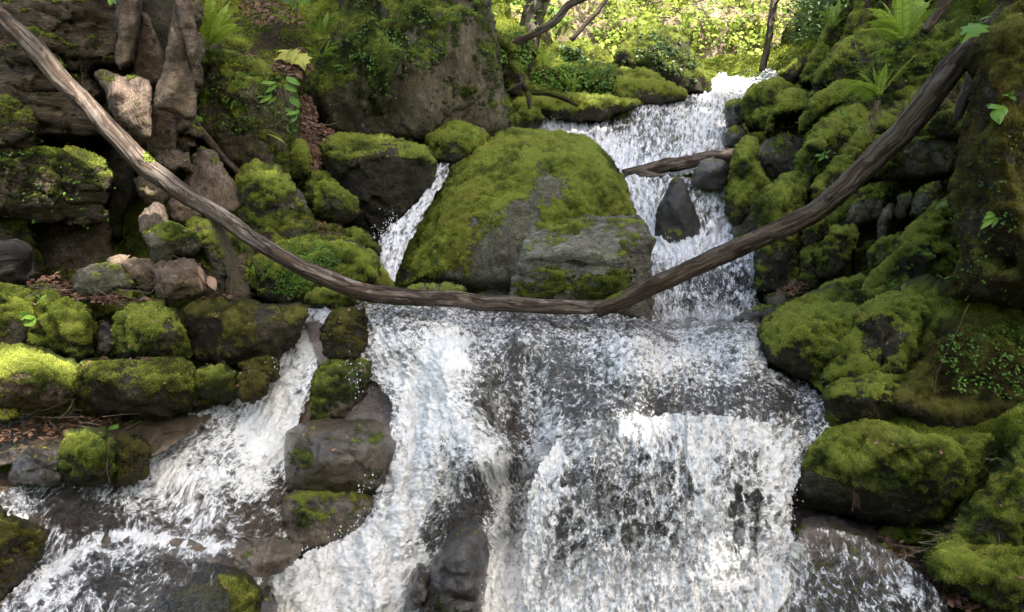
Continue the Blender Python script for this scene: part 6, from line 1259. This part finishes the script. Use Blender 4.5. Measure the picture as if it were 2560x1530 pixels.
f3 = log('fork', 'f3', 'bark', [(1312, 206, 8.2), (1280, 222, 8.25), (1256, 232, 8.3)], [6, 4, 3], moss=.0, seg=12, parent=e)
# ------------------------------------------------------------------ ferns
fern('large bright fern clump on top of the mossy outcrop beside the cliff', (520, 118), 6.3, [(486, 10, -.1, 40), (500, -20, .0, 30), (530, -30, .1, 30), (560, -10, .1, 30), (590, 20, -.05, 35), (610, 45, -.1, 40), (470, 40, -.2, 45), (540, 20, -.3, 30), (600, 60, -.3, 30), (575, 5, .2, 30), (505, 30, -.35, 40), (620, 70, .0, 30)], width=.30, npin=26, tone=.72)
fern('small golden fern on the leaf strewn slope above the outcrop', (728, 66), 7.6, [(708, 32, 0, 20), (690, 40, -.1, 20), (740, 30, 0, 15), (752, 50, -.1, 18), (672, 34, .1, 14)], width=.32, npin=18, tone=.55)
fern('dim fern above the enormous boulder shoulder', (804, 92), 7.4, [(780, 32, 0, 20), (842, 40, 0, 20), (755, 60, -.1, 20), (820, 30, .1, 16), (800, 44, -.2, 10)], width=.34, npin=20, tone=.42)
fern('bluish green spreading fern growing from the foot of the enormous boulder', (806, 146), 6.95, [(752, 120, -.2, 22), (760, 106, 0, 20), (830, 96, .1, 20), (850, 118, -.2, 20), (780, 140, -.3, 8), (838, 134, -.3, 10), (742, 138, -.1, 14)], width=.26, npin=24, tone=.38)
fern('big fern with long combed fronds on the bank above the slanting trunk', (2258, 108), 6.0, [(2156, 24, -.1, 55), (2160, 60, -.2, 46), (2230, -10, .0, 40), (2280, -30, .1, 30), (2330, 0, .0, 40), (2144, 78, -.3, 34), (2200, 4, .1, 45), (2350, 20, -.1, 40), (2170, 40, .1, 50), (2310, -16, .2, 30), (2256, -30, -.1, 24)], width=.34, npin=34, tone=.66)
fern('small arching fern with a long pointed frond in the middle of the bank', (2200, 244), 5.95, [(2218, 150, -.1, 10), (2304, 124, .0, 16), (2082, 236, -.3, 46), (2080, 205, -.1, 40), (2140, 182, .1, 26), (2180, 160, .1, 16), (2238, 168, .0, 14)], width=.32, npin=30, tone=.6)
fern('feathery fern far up the bank beside the sunlit leaves', (2082, 72), 8.4, [(2030, 58, 0, 30), (2040, 30, 0, 30), (2080, 10, 0, 20), (2110, 24, 0, 24), (2122, 44, 0, 22), (2060, 14, .1, 20), (2100, -4, .1, 20)], width=.34, npin=20, tone=.6)
fern('small fern sprig on the bank between the two big ferns', (2230, 135), 6.5, [(2170, 140, -.1, 20), (2190, 122, 0, 14), (2232, 116, 0, 8)], width=.3, npin=16, tone=.45)
fern('pair of upright ferns behind the mossy ledge', (1362, 166), 9.6, [(1326, 118, 0, 10), (1350, 112, 0, 10), (1396, 138, 0, 16), (1384, 130, .1, 12), (1342, 140, -.1, 12), (1370, 116, .1, 8)], width=.36, npin=16, tone=.65)
fern('pale shuttlecock fern above the mossy ledge beside the cascade', (1434, 232), 9.0, [(1412, 168, 0, 8), (1426, 172, 0, 6), (1440, 170, 0, 6), (1456, 174, 0, 6), (1400, 186, -.1, 8), (1466, 186, 0, 8)], width=.22, npin=18, tone=.5)
fern('glowing fern on the sunlit bank above the ivy boulder', (1712, 72), 13.6, [(1700, 30, 0, 10), (1712, 24, 0, 6), (1726, 36, 0, 8), (1738, 50, 0, 10), (1692, 50, 0, 10)], width=.36, npin=14, tone=.95)
fern('little bright fern beside the boulder of tiny round leaves', (636, 690), 4.85, [(594, 664, -.1, 14), (604, 692, -.1, 12), (630, 662, 0, 8), (612, 676, 0, 10)], width=.4, npin=12, tone=.85)
fern('small fern frond on the face of the mossy outcrop', (662, 330), 6.0, [(716, 362, -.1, 14), (706, 350, -.05, 16)], width=.36, npin=14, tone=.62)
fern('fern sprig on the stone wall beside the big mossy cliff', (2388, 500), 4.6, [(2334, 530, -.1, 16), (2350, 505, 0, 16), (2370, 484, 0, 10)], width=.34, npin=14, tone=.45)
fern('dim fern sprig beneath the broken branch', (2440, 300), 4.3, [(2378, 330, -.1, 14), (2408, 286, 0, 12), (2390, 304, 0, 12)], width=.34, npin=14, tone=.4)
# ------------------------------------------------------------------ leafy plants
plant('pale yellow maple like leaves drooping over the leaf strewn slope', (745, 126), 6.6, [(735, 128, 680, 140, -.1), (725, 128, 730, 152, -.2), (745, 130, 762, 164, -.2), (720, 124, 690, 124, 0)], lob=1, mat='yellowleaf', wid=.75, tone=.5)
plant('pair of jagged bright leaves reaching over the slanting trunk', (2500, 30), 4.0, [(2450, 56, 2402, 92, -.05), (2452, 46, 2482, 36, 0)], lob=1, wid=.6, tone=.45)
plant('seedling with bright leaves on the shaggy mossy cliff', (2480, 300), 3.6, [(2500, 262, 2470, 258, 0), (2520, 240, 2536, 220, 0), (2514, 240, 2518, 232, 0), (2506, 262, 2512, 282, 0), (2526, 236, 2540, 246, 0), (2490, 270, 2500, 300, -.05)], tone=.5)
plant('star shaped leaves on the shaggy cliff lower down', (2530, 560), 3.6, [(2490, 534, 2452, 560, 0), (2496, 530, 2480, 560, 0), (2500, 528, 2516, 538, 0), (2492, 528, 2460, 536, 0), (2500, 526, 2528, 526, 0)], wid=.36, tone=.55)
plant('small palm shaped sprig on the bank under the slanting trunk', (2070, 400), 5.95, [(2060, 386, 2036, 384, 0), (2060, 386, 2046, 398, 0), (2062, 384, 2078, 372, 0), (2062, 388, 2070, 394, 0)], wid=.4, tone=.35)
plant('tiny pale sprig on the ridge below the fern', (2100, 285), 6.15, [(2102, 278, 2092, 268, 0), (2104, 276, 2112, 268, 0), (2104, 280, 2112, 288, 0)], wid=.5, tone=.7)
plant('single round pale leaf on the mossy apron', (2330, 640), 4.62, [(2330, 632, 2304, 628, 0)], wid=.55, tone=.5)
plant('sprig with pale leaves near the mossy shelf edge', (2360, 720), 4.5, [(2356, 690, 2342, 684, 0), (2358, 696, 2376, 688, 0), (2356, 702, 2344, 712, 0)], wid=.5, tone=.62)
plant('three leaved shoot on the outcrop beside the dark cleft', (600, 250), 6.05, [(580, 236, 564, 252, 0), (588, 234, 576, 266, 0), (590, 236, 604, 254, 0)], tone=.55)
plant('leafy runner of bright leaves over the edge of the outcrop', (700, 200), 6.0, [(690, 205, 650, 200, 0), (690, 210, 662, 225, 0), (680, 235, 648, 250, 0), (690, 240, 668, 256, 0), (716, 190, 750, 205, 0), (712, 210, 742, 222, 0), (726, 240, 750, 262, 0), (716, 270, 730, 285, 0), (668, 240, 640, 238, 0), (722, 280, 752, 274, 0)], tone=.55)
plant('pale leaves against the dead leaves at the outcrop edge', (752, 290), 5.9, [(748, 276, 714, 280, 0), (740, 288, 726, 302, 0), (752, 262, 742, 244, 0)], tone=.5)
plant('tiny yellow green shoot by the dark pole top', (488, 288), 5.5, [(490, 290, 504, 300, 0), (488, 282, 480, 274, 0)], tone=.8)
plant('round leaved sprig on the lump at the picture edge', (70, 800), 4.25, [(64, 788, 50, 776, 0), (68, 786, 78, 792, 0), (66, 796, 84, 806, 0), (62, 790, 54, 796, 0)], wid=.8, tone=.7)
plant('pair of pale round leaves on the long mossy boulder', (104, 748), 4.4, [(100, 742, 90, 734, 0), (100, 744, 110, 738, 0), (98, 748, 92, 756, 0)], wid=.8, tone=.6)
plant('little star of leaves on the round mossy knob', (1178, 340), 6.6, [(1176, 334, 1160, 326, 0), (1178, 334, 1190, 328, 0), (1178, 336, 1186, 346, 0), (1174, 336, 1168, 344, 0)], wid=.4, tone=.45)
plant('bright leaves at the top edge above the dark cliff block', (290, -20), 5.4, [(286, -12, 296, 10, 0), (280, -14, 274, 8, 0), (292, -14, 310, 4, 0)], tone=.85)
plant('large dark green leaves at the top above the leaf strewn slope', (745, 20), 7.9, [(742, 8, 700, -8, 0), (746, 6, 780, -10, 0), (744, 4, 726, -20, 0), (740, 12, 728, 22, 0)], tone=.25, wid=.5)
plant('withered pale leaf hanging from the arched twig', (508, 680), 4.5, [(520, 690, 540, 718, 0)], mat='litter', tone=.95, wid=.55)
plant('dangling dry straw coloured leaves beside the chunky brown block', (496, 660), 4.52, [(496, 664, 512, 700, 0), (500, 680, 506, 720, 0)], mat='litter', tone=.9, wid=.25)
plant('single green leaf lying on the wet brown shelf', (290, 1062), 3.98, [(272, 1068, 296, 1060, 0)], wid=.42, tone=.6, stem=False)
plant('small pale leaf on the bare face of the creased mossy rock', (2212, 790), 4.0, [(2210, 790, 2214, 776, 0)], wid=.6, tone=.5, stem=False)
grass('spiky sedge clump hanging over the outcrop below the large fern', (540, 140), 6.15, 70, .6, 80, tone=.28)
grass('sedge tuft on the slope beneath the golden fern', (660, 75), 7.4, 55, .7, 60, tone=.3)
grass('little sedge tuft on the face of the dark outcrop', (640, 345), 6.0, 44, .7, 26, tone=.3, spx=8)
grass('drooping grass clump on the ledge beside the pale shuttlecock fern', (1500, 190), 9.2, 60, .5, 90, tone=.35, spx=34)
grass('wispy grass tuft under the jagged leaves near the trunk', (2460, 60), 5.5, 80, .6, 60, tone=.5, spx=30)
grass('thin grass tuft on the mossy bank near the dead leaves', (2480, 1150), 3.25, 44, .7, 14, tone=.5, spx=6)
grass('shaded grass tuft hanging beneath the bulge of the enormous boulder', (830, 160), 6.8, 50, .7, 50, tone=.25, spx=30)
# ------------------------------------------------------------------ small leaves and dead leaves nobody could count
def cover_on(label, name, key, poly, n, size, mat='ivy', gate=0.0, tone=(0, 1), tri=3, lift=.8):
    ob = ROCKS[key]; leaf_cover(name, label, spots_on(ob, poly, n, gate), mat, size, tone=tone, tri=tri, lift=lift)
k_h = 'enormous lichen spotted boulder rising out of the picture behind the dark boulder'
cover_on('little herbs growing over the face of the enormous boulder', 'herbs', k_h, [(820, 150), (900, 0), (1220, 0), (1235, 140), (1100, 150), (1000, 230), (900, 250), (820, 290)], 420, .024, 'leaf', .06, (0.0, .6), 3, .9)
cover_on('ivy leaves draped on the pyramid shaped boulder', 'ivy', 'dark pyramid shaped boulder draped with ivy under the sunlit bank', [(1545, 140), (1600, 70), (1690, 75), (1740, 160), (1740, 210), (1690, 190), (1620, 160), (1560, 190)], 330, .045, 'ivy', -0.05, (0.0, .7), 2, .4)
cover_on('ivy leaves around the brown slab behind the ferns', 'ivy', 'brown slab with a mossy sloping top behind the ferns', [(1390, 170), (1400, 120), (1450, 130), (1470, 170)], 90, .06, 'ivy', 0, (0, .8))
cover_on('tiny round leaves covering the mossy boulder under the log', 'ground_cover', 'mossy boulder covered in tiny round leaves that the log crosses', [(630, 660), (700, 605), (800, 600), (850, 640), (840, 690), (740, 740), (660, 730)], 1500, .013, 'leaf', -.2, (0, .55))
cover_on('tiny heart shaped leaves scattered on the mossy slope below the overhang', 'ground_cover', 'broad mossy slope with tiny leaves below the dark overhang', [(2340, 850), (2560, 800), (2560, 1000), (2380, 980)], 230, .018, 'leaf', 0, (.05, .6))
cover_on('tiny leaves sprinkled on the shaggy mossy cliff', 'ground_cover', 'big shaggy moss covered cliff filling the edge above the dark overhang', [(2400, 420), (2560, 300), (2560, 760), (2380, 740)], 90, .016, 'leaf', 0, (.05, .45))
cover_on('small herbs on the mossy outcrop beside the cliff', 'herbs', 'mossy dark outcrop under the ferns and leaf litter beside the cliff', [(490, 180), (740, 190), (740, 420), (560, 370)], 260, .022, 'leaf', 0.05, (0, .6))
cover_on('herbs and leaves on the mossy hump around the fern roots', 'herbs', 'mossy hump of earth and stone around the fern roots', [(1310, 240), (1330, 180), (1440, 160), (1540, 165), (1540, 235)], 420, .045, 'leaf', 0, (0, .8))
cover_on('herbs on the bank stump under the twisted branch', 'herbs', 'mossy bank stump behind the enormous boulder under the twisted branch', [(1236, 150), (1250, 90), (1320, 80), (1320, 180)], 160, .045, 'leaf', 0, (0, .7))
cover_on('herbs over the rough mossy bank beneath the trunk', 'herbs', 'rough mossy bank running beneath the slanting trunk', [(2030, 530), (2150, 330), (2330, 240), (2200, 420)], 160, .02, 'leaf', 0, (0, .5))
cover_on('shrubby leaves on the shaded bank behind the big fern', 'undergrowth', 'shaded bank of earth and moss behind the big fern', [(2130, 100), (2150, -140), (2520, -140), (2500, 60)], 300, .045, 'ivy', 0, (0, 1))
for k_, lb_, n__ in (('long mossy ridge running up the bank below the small fern', 'wispy little herbs along the long mossy ridge', 130), ('broad mossy hump of bank beneath the big fern', 'low herbs on the broad hump beneath the big fern', 170), ('sloping apron of moss between the stone wall and the big mossy cliff', 'scattered leaflets on the sloping moss apron', 70),
                     ('dark boulder behind the long fronded fern', 'small herbs on the dark boulder behind the fern', 110), ('overhanging mossy lip of rock above the long ridge', 'few herbs on the overhanging mossy lip', 40), ('wide overhanging cliff block with streaky moss above a dark hollow', 'tiny leaflets in the cracks of the overhanging cliff block', 50)):
    cover_on(lb_, 'herbs', k_, [(-50, -50), (2610, -50), (2610, 1580), (-50, 1580)], n__, .022, 'leaf', 0.0, (0, .55))
# snapped twigs among the dead leaves
V = []; Fc = []
for (x0, y0, x1, y1, Y0, Y1, c_) in ((80, 715, 420, 765, 4.72, 4.45, 40), (560, -20, 760, 70, 8.4, 7.6, 40), (600, 140, 780, 190, 6.3, 6.7, 26), (740, 260, 840, 400, 6.45, 6.3, 20), (0, 1035, 330, 1100, 4.1, 3.95, 26), (2230, 1340, 2500, 1520, 3.5, 3.15, 34), (2240, 230, 2400, 330, 5.6, 5.4, 30), (1930, 705, 2020, 745, 5.68, 5.66, 10)):
    for _ in range(c_):
        t_ = rs.random(); p_ = P(x0 + (x1 - x0) * rs.random(), y0 + (y1 - y0) * rs.random(), Y0 + (Y1 - Y0) * t_) + np.array([0, 0, .012])
        d_ = np.array([rs.normal(), rs.normal() * .7, rs.normal() * .22]); d_ /= np.linalg.norm(d_); L_ = rs.uniform(.03, .13); w_ = rs.uniform(.0012, .0035)
        sd_ = np.cross(d_, [0, 0, 1.0]); sd_ /= np.linalg.norm(sd_); up_ = np.cross(sd_, d_); b_ = len(V); bend = rs.normal(0, .12, 3) * L_
        for q_, ww in ((p_ - d_ * L_, w_), (p_ + bend, w_ * .9), (p_ + d_ * L_, w_ * .5)):
            V += [q_ + sd_ * ww, q_ - sd_ * ww * .5 + up_ * ww * .87, q_ - sd_ * ww * .5 - up_ * ww * .87]
        for a in (0, 3):
            for i_, j_ in ((0, 1), (1, 2), (2, 0)): Fc += [(b_ + a + i_, b_ + a + j_, b_ + a + 3 + j_), (b_ + a + i_, b_ + a + 3 + j_, b_ + a + 3 + i_)]
tag(mesh_obj('twig_debris', np.array(V), np.array(Fc), M['root']), 'snapped dry twigs strewn among the dead leaves', 'twigs', None, 'stuff')
# leafy shade above the far bank stones
pos = P(RNG.uniform(1975, 2150, 1500), RNG.uniform(-120, 110, 1500), RNG.uniform(9.5, 11.8, 1500)); keep = fbm(pos * 1.2, 3) > -.08
leaf_cover('shrub', 'dark leafy shrubs beside the sunlit bank behind the feathery fern', (pos[keep], np.tile([0, -.3, 1.0], (keep.sum(), 1))), 'ivy', .075, cat='shrubs', tone=(.1, 1))
pos = P(RNG.uniform(1225, 1400, 700), RNG.uniform(-140, 90, 700), RNG.uniform(10.2, 12.2, 700)); keep = fbm(pos * 1.2 + 4, 3) > -.05
leaf_cover('shrub', 'green shrubs around the leaning tree trunk', (pos[keep], np.tile([0, -.3, 1.0], (keep.sum(), 1))), 'leaf', .07, cat='shrubs', tone=(.0, .8))
litter('leaf_litter', 'reddish brown dead leaves drifted between the outcrop and the enormous boulder', [([(735, 250), (770, 240), (800, 310), (850, 340), (800, 360), (800, 420), (775, 440), (745, 380)], [(735, 240, 6.5), (850, 340, 6.55), (760, 440, 6.15), (800, 300, 6.6)], 1.0), ([(590, 140), (680, 150), (760, 120), (780, 180), (730, 200), (640, 165)], [(590, 140, 6.4), (700, 180, 6.3), (780, 150, 6.9), (650, 120, 6.8)], .8), ([(560, -30), (720, -20), (760, 60), (640, 70), (600, 30)], [(560, 0, 8.3), (740, 60, 7.6), (640, 70, 7.6), (700, -30, 8.6)], .8)], 1500, size=(.03, .07))
litter('leaf_litter', 'dry dead leaves on the ledge below the rock pile', [([(70, 712), (150, 690), (200, 740), (300, 750), (400, 760), (330, 775), (210, 755), (120, 730)], [(70, 712, 4.75), (200, 740, 4.7), (400, 765, 4.5), (150, 690, 5.0)], 1.0), ([(490, 752), (560, 742), (620, 752), (560, 762)], [(490, 752, 4.62), (620, 752, 4.75), (560, 742, 4.8)], .2)], 420, size=(.02, .06))
litter('leaf_litter', 'soaked red brown leaves on the long mossy step and the wet shelf', [([(215, 908), (300, 900), (420, 900), (330, 935), (230, 930)], [(215, 908, 4.2), (420, 900, 4.2), (300, 940, 4.05)], .5), ([(0, 1050), (120, 1040), (200, 1050), (330, 1040), (250, 1070), (150, 1100), (0, 1110)], [(0, 1050, 4.1), (330, 1040, 4.25), (100, 1100, 3.9), (250, 1075, 4.05)], 1.0)], 330, size=(.018, .055), tone=(.0, .85))
litter('leaf_litter', 'wet dead leaves piled beside the moss mound in the lowest corner', [([(2180, 1330), (2240, 1370), (2340, 1380), (2330, 1440), (2400, 1480), (2520, 1530), (2480, 1580), (2340, 1500), (2260, 1420)], [(2180, 1330, 3.75), (2340, 1380, 3.5), (2400, 1480, 3.2), (2520, 1540, 3.05), (2260, 1420, 3.42)], 1.0), ([(2370, 1320), (2440, 1310), (2470, 1240), (2500, 1240), (2460, 1340), (2380, 1345)], [(2370, 1330, 3.45), (2460, 1320, 3.3), (2490, 1240, 3.4)], .4)], 560, size=(.018, .05), tone=(.0, .8))
litter('leaf_litter', 'dark leaves caught on the thin ledge under the mossy wall', [([(1930, 730), (1990, 705), (2020, 720), (1980, 745)], [(1930, 735, 5.7), (2020, 715, 5.75), (1980, 745, 5.65)], 1.0), ([(780, 562), (840, 562), (850, 572), (790, 576)], [(780, 562, 5.55), (850, 565, 5.6), (800, 576, 5.5)], .4)], 140, size=(.02, .05), tone=(0, .7))
# single fallen leaves and bits of debris here and there on the moss and stones
def scattered(name, label, keys, n, mat, size, tone):
    VV = []; TT = []
    pp = []; nn = []
    for k_, poly in keys:
        a, b_ = spots_on(ROCKS[k_], poly, n); pp.append(a); nn.append(b_)
    pos = np.concatenate(pp); nor = np.concatenate(nn); ok = nor[:, 2] > 0.15; pos = pos[ok]; nor = nor[ok]
    return leaf_cover(name, label, (pos, nor), mat, size, cat='leaves', tone=tone, wid=.6, flat=.25, tri=1, lift=.5)
FULL = [(-50, -50), (2610, -50), (2610, 1580), (-50, 1580)]
keys = [(k_, FULL) for k_ in ROCKS if any(w_ in k_ for w_ in ('mossy', 'moss', 'ledge', 'step', 'outcrop', 'pile'))]
scattered('leaf_litter', 'single brown leaves and bits of bark dropped here and there on the mossy stones', keys, 9, 'litter', .028, (.1, 1))
scattered('ground_cover', 'tiny green seedlings and leaflets sprinkled over the mossy stones', [k_ for k_ in keys if 'dark' not in k_[0]], 7, 'leaf', .02, (.1, .8))
# ------------------------------------------------------------------ tall tree crowns behind the camera that shade the gully
HOLES = [(285, 240, 5.1, .16), (455, 215, 5.05, .04), (20, 930, 4.05, .24), (180, 215, 4.85, .14), (290, 340, 4.9, .14), (360, 410, 4.9, .10), (100, 120, 4.8, .12), (390, 540, 5.1, .05), (295, 650, 4.9, .06), (240, 505, 5.2, .06), (60, 1275, 3.7, .12), (110, 740, 4.6, .10), (1500, 250, 9.0, .22), (1850, 210, 10.8, .5)]
HP = [(P(a, b_, c), r_) for a, b_, c, r_ in HOLES]
def crown_leaves(n, lo, hi, height):
    # leaves spread over the ground area to be shaded, carried up towards the sun
    gxy = RNG.uniform(lo, hi, (n, 2)); g0 = np.stack([gxy[:, 0], gxy[:, 1], RNG.uniform(0.2, 2.5, n)], -1)
    ok = np.ones(n, bool)
    for h, r_ in HP:
        d = g0 - h; t = d @ SUN_DIR; q = d - t[:, None] * SUN_DIR
        ok &= np.linalg.norm(q, axis=1) > r_ + .17
    g0 = g0[ok]
    return g0 + SUN_DIR * (height + RNG.uniform(-1.6, 1.6, (len(g0), 1)))
pos = crown_leaves(23000, (-4.5, 0.5), (5.5, 11.2), 17.0)
o = leaf_cover('tree_canopy', 'leafy tree crowns high over the gully that cast the dappled shade', (pos, np.tile(SUN_DIR, (len(pos), 1))), 'canopy', .24, cat='tree canopy', tri=1, wid=.9, flat=.35)
# forest foliage added unseen behind the camera to darken the rock fronts
n_ = 9000
a_ = RNG.uniform(-1.25, 1.25, n_) + math.pi * 1.5
rd = RNG.uniform(6.5, 11, n_)
pos = np.stack([np.cos(a_) * rd * 1.05, np.sin(a_) * rd + 1.0, RNG.uniform(-.6, 5.2, n_) * rd / 8.5], -1)
pos = pos[fbm(pos * .45, 3) > -.25]
leaf_cover('forest', 'unseen forest foliage added downstream to keep low daylight off the rocks', (pos, np.tile([0, .6, .5], (len(pos), 1))), 'canopy', .42, cat='forest', tri=1, wid=.9, flat=.5)
